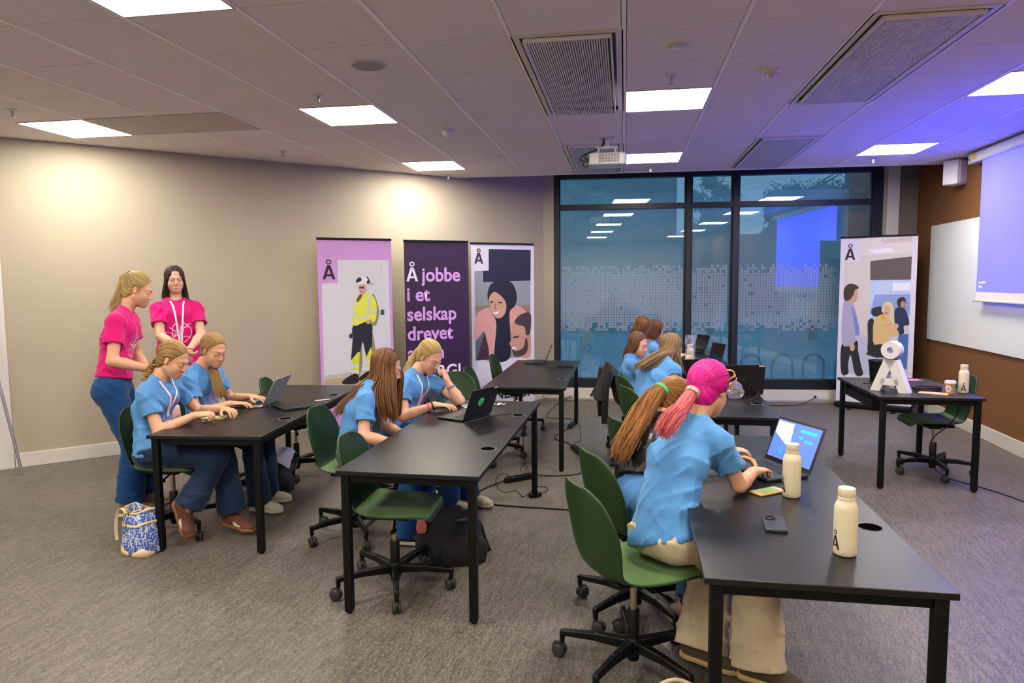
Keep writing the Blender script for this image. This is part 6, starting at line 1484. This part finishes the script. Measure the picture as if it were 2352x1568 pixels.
    def bracelet(s, q, col, t=.06, r=.030, th=.003, name='bracelet', wide=1.0):
        a = s.arm[q]; d = nrm(a['E'] - a['W']); c = a['W'] + d * t; u = nrm(np.cross(d, [.2, .3, .9])); v = np.cross(d, u); f = MB()
        f.tube([tuple(c + (u * cos(x) + v * sin(x)) * r - s.origin) for x in np.linspace(0, 2 * pi, 22)], th, 8); return f.build(name, col, s.ob, smooth=True)
    def earring(s, q, dz=-.036, r=.0035):
        x = .080 if q == 'R' else -.080; f = MB(); p = s.head(x, -.002, dz) - s.origin; f.ball(tuple(p), r, 10); f.ball(tuple(p - s.U * .012), r * 1.2, 10); return f.build('earring', mat('pearl', '#e3ddd2', .2), s.ob, smooth=True)
# ------------------------------------------------------------------ the people in the room
M_tan = cloth('beige_suede', '#a08668', .8); M_tsole = mat('cream_sole', '#c9bfa6', .7); M_brn = cloth('brown_suede', '#77493c', .8); M_gum = mat('gum_sole', '#8a5a34', .6); M_olive = cloth('olive_suede', '#5a4e3c', .85); M_ysole = mat('tan_rubber_sole', '#b59a64', .7)
M_lace = mat('white_lace', '#d4ccc0', .8); M_crm = mat('cream_stripe', '#d6c8a4', .7); M_pinkp = mat('magenta_print', '#b0447f', .8); M_whitep = mat('white_print_ink', '#e6d3de', .8)
H_blond = hair_mat('blond_hair', '#8a6c38', '#d9bd80'); H_dblond = hair_mat('dark_blond_hair', '#6f522c', '#c09a5e'); H_dark = hair_mat('dark_brown_hair', '#17100d', '#4a3428'); H_long = hair_mat('warm_brown_hair', '#3f2412', '#96622f'); H_brown = hair_mat('medium_brown_hair', '#38231a', '#85593a'); H_ash = hair_mat('ash_brown_hair', '#4a3620', '#a0804f'); H_honey = hair_mat('honey_brown_hair', '#4a2c12', '#b87a36'); H_mag = hair_mat('magenta_hair', '#b3066f', '#f01a9c', '#cf6660'); H_auburn = hair_mat('auburn_hair', '#33190f', '#7a4526')
GB, GP_ = 'people in light blue T-shirts', 'people in pink T-shirts'
DN = (0, 0, -1)
# standing, pink, blond ponytail
p = Person('person standing in a pink T-shirt and blue jeans with a blond ponytail, bending her head', GP_, (-3.625, 4.385, .905), (-3.575, 4.475, 1.435), R(25), hunch=.012, Hc=(-3.503, 4.545, 1.606), F=(.86, .40, -.36), H=1.75, skin='#d9a27e', girth=1.03)
p.set_arm('R', (-3.285, 4.34, 1.055), (0, 0, -1), E=(-3.495, 4.235, 1.12), hdir=(.8, .5, -.15)); p.set_arm('L', (-3.50, 4.64, .93), (-.4, .4, -1))
p.set_leg('R', (-3.475, 4.30, .085), p.f + V(0, 0, .2), (.93, .36, 0)); p.set_leg('L', (-3.555, 4.53, .085), p.f, (.9, .42, 0))
p.body(lids=1, brow='#8a6a40'); p.shirt(M_pink, seed=4, hem=.075, loose=.012); p.trousers(M_denim, r=(.096, .076, .078, .092), hem=-.01, seed=8, amp=.006, top=.15)
for q in 'RL': p.shoe(q, M_tan, M_tsole)
p.hair(H_blond, 'tied', tie=(0, -.078, .098), tail=[(-3.605, 4.53, 1.695), (-3.615, 4.50, 1.60), (-3.605, 4.445, 1.52), (-3.62, 4.41, 1.455)], tail_r=.026, tail_tone=(.35, 1.0), seed=1, tiecol=M_cable)
p.earring('R'); p.chest_print(M_whitep, (.02, .33), .15, 3, 14)
# standing, pink, dark hair
p = Person('person standing by the wall in a pink T-shirt with dark shoulder-length hair', GP_, (-4.03, 5.73, .90), (-4.04, 5.735, 1.465), R(-47), hunch=.0, Hc=(-4.045, 5.735, 1.682), F=(.66, -.75, -.05), H=1.77, skin='#d6a58a', girth=1.08, shw=.152)
p.set_arm('R', (-3.84, 5.46, 1.075), (-.6, -.3, -.6), hdir=(.75, .25, -.5), palm=(.3, .6, .2), curl=.6); p.set_arm('L', (-3.79, 5.53, 1.07), (.4, .2, -.8), hdir=(.2, -.5, -.8), palm=(-.5, .3, .2), curl=.6)
p.set_leg('R', (-4.06, 5.64, .085), p.f, (.6, -.8, 0)); p.set_leg('L', (-3.93, 5.78, .085), p.f, (.8, -.6, 0))
p.body(lids=0, brow='#35241c'); p.shirt(M_pink, seed=14, hem=.01, loose=.016); p.trousers(M_rose, r=(.10, .085, .085, .09), seed=5, top=.13, amp=.006)
for q in 'RL': p.shoe(q, M_tsole, M_tsole)
hd = p.head
p.hair(H_dark, 'loose', n=620, seed=2, guides=[(.38, [hd(.036, .076, .068), hd(.066, .055, .02), hd(.079, .036, -.05), hd(.083, .032, -.15)]), (-.38, [hd(-.036, .076, .068), hd(-.066, .055, .02), hd(-.079, .036, -.05), hd(-.083, .036, -.17)]), (.75, [hd(.066, .055, .02), hd(.078, .030, -.05), hd(.080, .02, -.11), hd(.085, .03, -.165)]), (1.5, [hd(.086, -.0, .0), hd(.092, -.005, -.08), hd(.10, 0, -.14), hd(.105, .02, -.175)]), (2.4, [hd(.06, -.08, .0), hd(.066, -.085, -.08), hd(.072, -.075, -.15), hd(.07, -.06, -.18)]), (3.14, [hd(0, -.105, .0), hd(0, -.10, -.08), hd(0, -.085, -.15), hd(0, -.07, -.18)]),
    (-.75, [hd(-.066, .055, .02), hd(-.078, .030, -.05), hd(-.082, .025, -.11), hd(-.085, .04, -.185)]), (-1.5, [hd(-.086, 0, 0), hd(-.092, 0, -.08), hd(-.098, .01, -.15), hd(-.10, .03, -.195)]), (-2.4, [hd(-.06, -.08, 0), hd(-.066, -.085, -.08), hd(-.07, -.075, -.15), hd(-.068, -.06, -.18)]), (-3.14, [hd(0, -.105, 0), hd(0, -.10, -.08), hd(0, -.085, -.15), hd(0, -.07, -.18)])])
p.lanyard(.20, .045); p.chest_print(M_whitep, (-.01, .31), .16, 9, 14); p.bracelet('R', mat('gold_band', '#c79a4a', .3, metal=.7), .02, .028); p.bracelet('R', M_cable, .035, .029)
pt_ = V(-3.77, 5.43, .96); f = MB(); f.at(tuple(pt_), rotz(R(-40)) @ rotx(.25)); f.box((0, 0, 0), (.13, .006, .20)); tag(f.build('notepad', mat('white_marbled_cover', '#d2cfd6', .5, noise=.35, nscale=25), bevel=.002), 'white marbled notepad held by the dark-haired person in pink', 'notepad')
f = MB(); f.at(tuple(pt_ + V(.0, -.016, -.075)), rotz(R(-40)) @ roty(.1)); f.box((0, 0, 0), (.15, .012, .02)); tag(f.build('phone', M_lapblack, bevel=.003), 'dark phone held flat under the white notepad', 'phone', 'phones on the desks')
# seated, braid and lanyard
p = Person('person seated in a light blue T-shirt with a braid, bending over a phone', GB, (-3.03, 4.02, .558), (-3.03, 4.075, .995), R(5), hunch=.045, Hc=(-2.935, 4.105, 1.150), F=(.90, .08, -.46), H=1.66, skin='#dba583')
p.set_arm('R', (-2.755, 4.045, .795), (-.25, -.55, -.8), hdir=(.80, .55, .05), palm=(.05, .3, -1), fingers=[.75, .85, .9, .95]); p.set_arm('L', (-2.72, 4.30, .79), (-.2, .6, -.7), hdir=(.9, -.35, 0), curl=.5)
p.set_leg('R', (-2.715, 3.85, .235), (1, 0, .6), (.96, -.25, 0), K=(-2.55, 3.96, .55), pitch=1.15); p.set_leg('L', (-2.555, 4.10, .12), (1, 0, .6), (.95, -.2, 0), K=(-2.61, 4.11, .545), pitch=.1)
p.body(lids=1, brow='#8a6a40'); p.shirt(M_blue, seed=21); p.trousers(M_ddenim, r=(.088, .068, .070, .096), hem=-.015, seed=9)
for q in 'RL': p.shoe(q, M_brn, M_gum, M_lace, M_crm)
p.hair(H_dblond, 'tied', tie=(.0, -.092, -.045), tail=[(-3.085, 4.06, 1.085), (-3.095, 4.025, 1.02), (-3.10, 3.995, .95)], tail_r=.021, braid=True, seed=3, tiecol=M_cable, tail_tone=(.2, .8))
p.lanyard(.22, .058, badge=False, w=.019); p.chest_print(M_pinkp, (-.02, .26), .15, 5, 20)
# seated, earrings and side ponytail
p = Person('person in a light blue T-shirt with earrings and side ponytail at the silver laptop', GB, (-3.06, 4.62, .558), (-3.065, 4.595, 1.015), R(2), hunch=.03, Hc=(-2.965, 4.608, 1.160), F=(.86, -.36, -.36), H=1.68, skin='#d9a27e')
p.set_arm('R', (-2.80, 4.52, .785), (-.3, -.6, -.8), hdir=(.85, .5, -.02), curl=.3); p.set_arm('L', (-2.80, 4.80, .79), (-.2, .6, -.8), hdir=(.95, -.1, -.05), curl=.3)
p.set_leg('R', (-2.60, 4.52, .085), (1, 0, .6), (1, -.1, 0), K=(-2.65, 4.53, .545)); p.set_leg('L', (-2.66, 4.74, .085), (1, 0, .6), (1, .1, 0), K=(-2.65, 4.72, .545))
p.body(lids=.6, brow='#6a4c30'); p.shirt(M_blue, seed=31); p.trousers(M_ddenim, r=(.088, .068, .068, .085), seed=10)
for q in 'RL': p.shoe(q, M_tsole, M_tsole)
p.hair(H_dblond, 'tied', tie=(-.035, -.088, -.03), tail=[(-3.055, 4.675, 1.06), (-2.985, 4.62, 1.01), (-2.915, 4.545, .965), (-2.872, 4.51, .89), (-2.868, 4.505, .83)], tail_r=.030, seed=4, tail_tone=(.1, .9))
p.earring('R'); p.chest_print(M_pinkp, (-.01, .24), .16, 6, 20)
# long loose brown hair
p = Person('person seated in a light blue T-shirt with very long loose brown hair, leaning over', GB, (-1.715, 4.17, .558), (-1.625, 4.245, .955), R(10), hunch=.055, Hc=(-1.545, 4.322, 1.082), F=(.93, .12, -.32), H=1.68, skin='#dba688')
p.set_arm('R', (-1.40, 4.075, .640), (0, -.2, -1), E=(-1.585, 3.99, .70), hdir=(.9, .3, -.2)); p.set_arm('L', (-1.42, 4.30, .645), (-.2, .5, -.8), hdir=(.9, -.2, -.2))
p.set_leg('R', (-1.36, 4.06, .085), (1, 0, .6), (1, .05, 0), K=(-1.30, 4.10, .54)); p.set_leg('L', (-1.30, 4.30, .085), (1, 0, .6), (1, 0, 0), K=(-1.29, 4.30, .54))
p.body(lids=.6, brow='#6a4a30'); p.shirt(M_blue, seed=41, sleeve=.62); p.trousers(M_denim, r=(.088, .07, .07, .082), seed=11)
for q in 'RL': p.shoe(q, M_lapblack, M_tsole)
hd = p.head
p.hair(H_long, 'loose', n=1000, seed=5, guides=[(.62, [hd(.060, .062, .03), (-1.458, 4.262, 1.04), (-1.445, 4.215, .92), (-1.437, 4.185, .80), (-1.44, 4.175, .745)]), (1.2, [hd(.084, .02, .0), (-1.502, 4.205, 1.02), (-1.475, 4.155, .92), (-1.455, 4.14, .82), (-1.462, 4.15, .765)]), (1.9, [hd(.082, -.045, 0), (-1.55, 4.20, 1.02), (-1.555, 4.115, .96), (-1.535, 4.09, .87), (-1.51, 4.105, .80)]), (2.5, [hd(.05, -.09, 0), (-1.63, 4.24, 1.03), (-1.69, 4.16, .955), (-1.76, 4.10, .88), (-1.80, 4.08, .83)]), (3.14, [hd(0, -.108, 0), (-1.655, 4.28, 1.03), (-1.735, 4.22, .95), (-1.82, 4.17, .86), (-1.87, 4.155, .79)]),
    (-.62, [hd(-.060, .062, .03), (-1.45, 4.38, 1.03), (-1.46, 4.36, .92), (-1.468, 4.345, .80), (-1.475, 4.34, .75)]), (-1.3, [hd(-.084, .02, 0), (-1.50, 4.43, 1.02), (-1.50, 4.41, .92), (-1.50, 4.39, .82), (-1.505, 4.38, .77)]), (-2.2, [hd(-.07, -.075, 0), (-1.58, 4.40, 1.02), (-1.62, 4.38, .94), (-1.68, 4.34, .86), (-1.72, 4.31, .80)]), (-3.14, [hd(0, -.108, 0), (-1.655, 4.28, 1.03), (-1.735, 4.22, .95), (-1.82, 4.17, .86), (-1.87, 4.155, .79)])])
p.chest_print(M_pinkp, (.02, .20), .14, 7, 16)
# blonde, cheek on fist
p = Person('person in a light blue T-shirt with blond ponytail leaning one cheek on a fist', GB, (-1.60, 4.80, .558), (-1.535, 4.915, .950), R(-16), hunch=.04, Hc=(-1.425, 4.935, 1.090), F=(.74, -.40, -.50), H=1.68, skin='#dda78b', girth=1.05)
p.set_arm('R', (-1.315, 4.66, .782), (-.3, -.6, -.8), hdir=(.9, .05, -.02), curl=.3); p.set_arm('L', (-1.283, 4.895, .912), (0, 0, -1), E=(-1.195, 4.90, .775), hdir=(-.35, .10, 1), palm=(-.75, .2, -.2), fingers=[1.25, 1.35, 1.4, 1.45])
p.set_leg('R', (-1.24, 4.72, .085), (1, 0, .6), (1, -.2, 0), K=(-1.20, 4.66, .54)); p.set_leg('L', (-1.12, 4.86, .085), (1, 0, .6), (1, -.2, 0), K=(-1.19, 4.86, .54))
p.body(lids=1, brow='#9a7a50'); p.shirt(M_blue, seed=51, loose=.016); p.trousers(M_denim, r=(.09, .07, .07, .078), seed=12)
for q in 'RL': p.shoe(q, M_tsole, M_tsole, M_lace)
p.hair(H_blond, 'tied', tie=(.01, -.102, .045), tail=[(-1.555, 4.985, 1.10), (-1.585, 4.97, 1.04), (-1.605, 4.93, .975), (-1.615, 4.90, .94)], tail_r=.026, seed=6, tail_tone=(.3, 1))
p.lanyard(.16, .06, badge=False, w=.018); p.chest_print(M_pinkp, (-.01, .22), .17, 8, 24); p.bracelet('R', mat('coral_band', '#d3475f', .6), .045, .030, .006); p.bracelet('R', M_cable, .015, .029, .006); p.bracelet('L', mat('blue_cord_band', '#3d5a8a', .6), .045, .030, .005); p.bracelet('L', mat('grey_band', '#8a8f9a', .6), .06, .031, .003)
# girl by the window with brown hair, looking down
p = Person('person in a light blue T-shirt with loose brown hair beside the hung black jacket', GB, (.115, 6.60, .553), (.06, 6.64, .900), R(2), hunch=.03, Hc=(.135, 6.66, 1.035), F=(.80, -.48, -.25), H=1.50, skin='#dca488')
p.set_arm('R', (.40, 6.50, .785), (-.3, -.6, -.8)); p.set_arm('L', (.42, 6.75, .785), (-.2, .6, -.8)); p.set_leg('R', (.48, 6.5, .085), (1, 0, .6), (1, 0, 0), K=(.47, 6.5, .53)); p.set_leg('L', (.48, 6.7, .085), (1, 0, .6), (1, 0, 0), K=(.47, 6.7, .53))
p.body(lids=.7, brow='#6a4a30'); p.shirt(M_blue, seed=61, h=.008); p.trousers(M_ddenim, seed=13, h=.009)
for q in 'RL': p.shoe(q, M_tsole, M_tsole)
hd = p.head
def bob(front, low, back=None, w=.09): b_ = back or low; return [(.8, [hd(.068, .05, .02), hd(.08, .02, -.05), hd(w, -.0, front)]), (1.6, [hd(.086, -.01, 0), hd(w, -.03, -.08), hd(w * 1.05, -.04, low)]), (2.5, [hd(.05, -.09, 0), hd(.06, -.10, -.08), hd(.065, -.10, b_)]), (3.14, [hd(0, -.108, 0), hd(0, -.11, -.08), hd(0, -.115, b_)]), (-.8, [hd(-.068, .05, .02), hd(-.08, .02, -.05), hd(-w, .0, front)]), (-1.6, [hd(-.086, -.01, 0), hd(-w, -.03, -.08), hd(-w * 1.05, -.04, low)]), (-2.5, [hd(-.05, -.09, 0), hd(-.06, -.10, -.08), hd(-.065, -.10, b_)]), (-3.14, [hd(0, -.108, 0), hd(0, -.11, -.08), hd(0, -.115, b_)])]
p.hair(H_brown, 'loose', n=560, seed=7, guides=bob(-.10, -.17, -.19))
# long straight hair, leaning over the desk
p = Person('person in a light blue T-shirt with long straight hair leaning far over a desk', GB, (.16, 5.42, .575), (.300, 5.680, .975), R(42), hunch=.06, Hc=(.388, 5.860, 1.075), F=(.86, .38, -.35), H=1.66, skin='#d9a68a', girth=.92)
p.set_arm('R', (.54, 5.58, .785), (.1, -.5, -.8), E=(.395, 5.475, .845), hdir=(.8, .5, -.1)); p.set_arm('L', (.55, 5.95, .785), (-.2, .6, -.6)); p.set_leg('R', (.52, 5.55, .085), (1, 0, .6), (1, .2, 0), K=(.50, 5.62, .53)); p.set_leg('L', (.45, 5.75, .085), (1, 0, .6), (1, .2, 0), K=(.40, 5.75, .53))
p.body(lids=.7); p.shirt(M_blue, seed=71, h=.007); p.trousers(M_ddenim, seed=14, h=.009)
for q in 'RL': p.shoe(q, M_tsole, M_tsole)
hd = p.head
p.hair(H_ash, 'loose', n=900, seed=8, guides=[(.6, [hd(.058, .062, .03), (.455, 5.80, 1.02), (.468, 5.785, .93), (.472, 5.78, .88)]), (1.2, [hd(.084, .02, 0), (.43, 5.765, 1.02), (.455, 5.755, .94), (.468, 5.755, .885)]), (1.75, [hd(.086, -.03, 0), (.36, 5.70, 1.06), (.255, 5.55, 1.035), (.155, 5.445, .985), (.12, 5.42, .955)]), (2.4, [hd(.06, -.085, 0), (.315, 5.73, 1.075), (.22, 5.59, 1.035), (.12, 5.48, .98), (.085, 5.45, .955)]), (3.14, [hd(0, -.108, 0), (.30, 5.80, 1.075), (.20, 5.66, 1.03), (.10, 5.54, .975), (.07, 5.51, .95)]),
    (-.7, [hd(-.058, .062, .03), (.43, 5.93, 1.0), (.44, 5.92, .92), (.44, 5.92, .88)]), (-1.5, [hd(-.086, 0, 0), (.37, 5.95, 1.02), (.34, 5.92, .95), (.33, 5.9, .90)]), (-2.4, [hd(-.06, -.085, 0), (.30, 5.88, 1.06), (.21, 5.74, 1.02), (.12, 5.62, .97)]), (-3.14, [hd(0, -.108, 0), (.30, 5.80, 1.075), (.20, 5.66, 1.03), (.10, 5.54, .975)])])
# two heads at the window desk
p = Person('person with dark auburn bobbed hair at the window desk, the nearer of two', GB, (.30, 7.80, .553), (.30, 7.85, .925), R(15), hunch=.03, Hc=(.345, 7.885, 1.075), F=(.85, .30, -.42), H=1.52, skin='#d9a68a')
p.set_arm('R', (.58, 7.75, .785), (-.3, -.6, -.8)); p.set_arm('L', (.58, 8.0, .785), (-.2, .6, -.8)); p.set_leg('R', (.62, 7.8, .085), (1, 0, .6), (1, 0, 0), K=(.62, 7.8, .53)); p.set_leg('L', (.62, 8.0, .085), (1, 0, .6), (1, 0, 0), K=(.62, 8.0, .53))
p.body(lids=.7); p.shirt(M_blue, seed=81, h=.008); p.trousers(M_ddenim, seed=15, h=.009); hd = p.head; p.hair(H_auburn, 'loose', n=480, seed=9, guides=bob(-.08, -.115, -.125))
for q in 'RL': p.shoe(q, M_tsole, M_tsole)
p = Person('person with light brown hair at the window desk, the farther of two', GB, (.19, 8.50, .553), (.20, 8.54, .93), R(10), hunch=.03, Hc=(.225, 8.575, 1.075), F=(.92, .1, -.35), H=1.5, skin='#d9a68a')
p.set_arm('R', (.50, 8.45, .785), (-.3, -.6, -.8)); p.set_arm('L', (.50, 8.7, .785), (-.2, .6, -.8)); p.set_leg('R', (.55, 8.45, .085), (1, 0, .6), (1, 0, 0), K=(.53, 8.45, .53)); p.set_leg('L', (.55, 8.65, .085), (1, 0, .6), (1, 0, 0), K=(.53, 8.65, .53))
p.body(lids=.7); p.shirt(M_blue, seed=91, h=.008); p.trousers(M_ddenim, seed=16, h=.009); hd = p.head; p.hair(H_long, 'loose', n=480, seed=10, guides=bob(-.08, -.14, -.15))
for q in 'RL': p.shoe(q, M_tsole, M_tsole)
# leather jacket, brown ponytail
p = Person('person in a black leather jacket with a long brown ponytail and green hair tie', None, (.09, 3.40, .560), (.185, 3.660, .885), R(40), hunch=.06, Hc=(.272, 3.785, .998), F=(.84, .46, -.42), H=1.64, skin='#d9a68a')
p.set_arm('R', (.52, 3.60, .775), (0, -.5, -.8), hdir=(.9, .3, 0), curl=.4); p.set_arm('L', (.46, 3.95, .785), (-.3, .6, -.6), hdir=(.9, .1, 0), curl=.4)
p.set_leg('R', (.30, 3.22, .10), (1, 0, .6), (.95, -.35, 0), K=(.42, 3.52, .54), pitch=.25); p.set_leg('L', (.36, 3.62, .09), (1, 0, .6), (1, .2, 0), K=(.36, 3.74, .54))
p.body(lids=.7); p.shirt(M_bleather, name='leather_jacket', seed=101, sleeve=1.02, loose=.024, hem=.085, amp=.010, neckr=.054)
b_ = p.P
def hemf(f): f.add(ecap(p.P + p.T * .12, p.P - V(0, 0, .0), .112, .116, p.Rh, 1.55, 1.6), 0); f.v += folds(7, .007, .07)(*f.xyz(tuple(slice(0, int(n)) for n in f.n)))
p.part('shirt', hemf, [(p.P - .24, p.P + .24, .006)], M_blue); p.trousers(cloth('light_blue_jeans', '#3f5d86', nscale=90, noise=.14), r=(.086, .066, .064, .07), seed=17, hem=-.04)
for q in 'RL': p.shoe(q, cloth('pink_grey_suede', '#8a7264', .8), M_ysole, M_lace, mat('yellow_panel', '#b89a22', .7))
p.hair(H_honey, 'tied', tie=(0.015, -.108, .035), tail=[(.150, 3.675, 1.03), (.095, 3.585, .965), (.03, 3.455, .875), (-.005, 3.395, .815), (-.025, 3.36, .775)], tail_r=.058, n=620, seed=11, tail_tone=(.15, 1), tiecol=mat('green_scrunchie', '#58a860', .7))
# magenta hair
p = Person('person in a light blue T-shirt with magenta hair tied low, working at the lit laptop', GB, (.165, 2.86, .575), (.300, 3.055, 1.015), R(44), hunch=.055, Hc=(.372, 3.128, 1.165), F=(.62, .74, -.40), H=1.66, skin='#d7a27c', girth=.90)
p.set_arm('R', (.575, 3.155, .790), (0, -.5, -.8), E=(.485, 2.985, .775), hdir=(.55, .80, -.06), palm=(.1, 0, -1), curl=.45, spread=1.6); p.set_arm('L', (.50, 3.34, .80), (-.3, .6, -.7), hdir=(.72, -.35, .12), palm=(.2, -.5, -.8), curl=.55, thumb=1.0)
p.set_leg('R', (.545, 2.815, .090), (1, 0, .6), (.9, -.35, 0), K=(.56, 2.98, .53)); p.set_leg('L', (.33, 2.925, .095), (1, 0, .6), (.95, -.3, 0), K=(.44, 3.14, .535), pitch=.1)
p.body(lids=.7, brow='#5a3040'); p.shirt(M_blue, seed=111, loose=.015, amp=.0065, hem=-.02, tilt=.30, sleeve=.64, h=.0055)
p.trousers(M_khaki, r=(.094, .086, .092, .112), hem=.035, seed=18, amp=.007, h=.006, top=.045, hipw=.86)
for q in 'RL': p.shoe(q, M_olive, M_ysole, M_lace)
p.hair(H_mag, 'tied', tie=(.0, -.112, -.035), tail=[(.240, 2.962, 1.105), (.205, 2.895, 1.085), (.172, 2.845, 1.050), (.158, 2.832, 1.020)], tail_r=.036, cover=True, sw=.008, n=460, seed=12, tail_tone=(.955, 1.0), tiecol=mat('beaded_hair_band', '#b9a68e', .5, noise=.6, nscale=220, detail=0))
hd = p.head; f = MB()
for x in (-1, 1):
    f.tube([tuple(hd(x * (.036 + .030 * cos(a)), .072 + .004 * sin(a), .098 + .020 * sin(a)) - p.origin) for a in np.linspace(0, 6.28, 18)], .0035, 7)
    f.tube([tuple(hd(x * q[0], q[1], q[2]) - p.origin) for q in ((.066, .07, .10), (.086, .05, .085), (.090, .0, .055), (.088, -.03, .035))], .0035, 7)
f.tube([tuple(hd(.093 + .004 * sin(3 * a), .050 - .010 * a, .075 - .022 * a + .010 * sin(4 * a)) - p.origin) for a in np.linspace(0, 3, 16)], .0032, 6)
f.build('sunglasses', mat('tortoise_gold', '#a5793f', .3, metal=.5), p.ob, smooth=True)
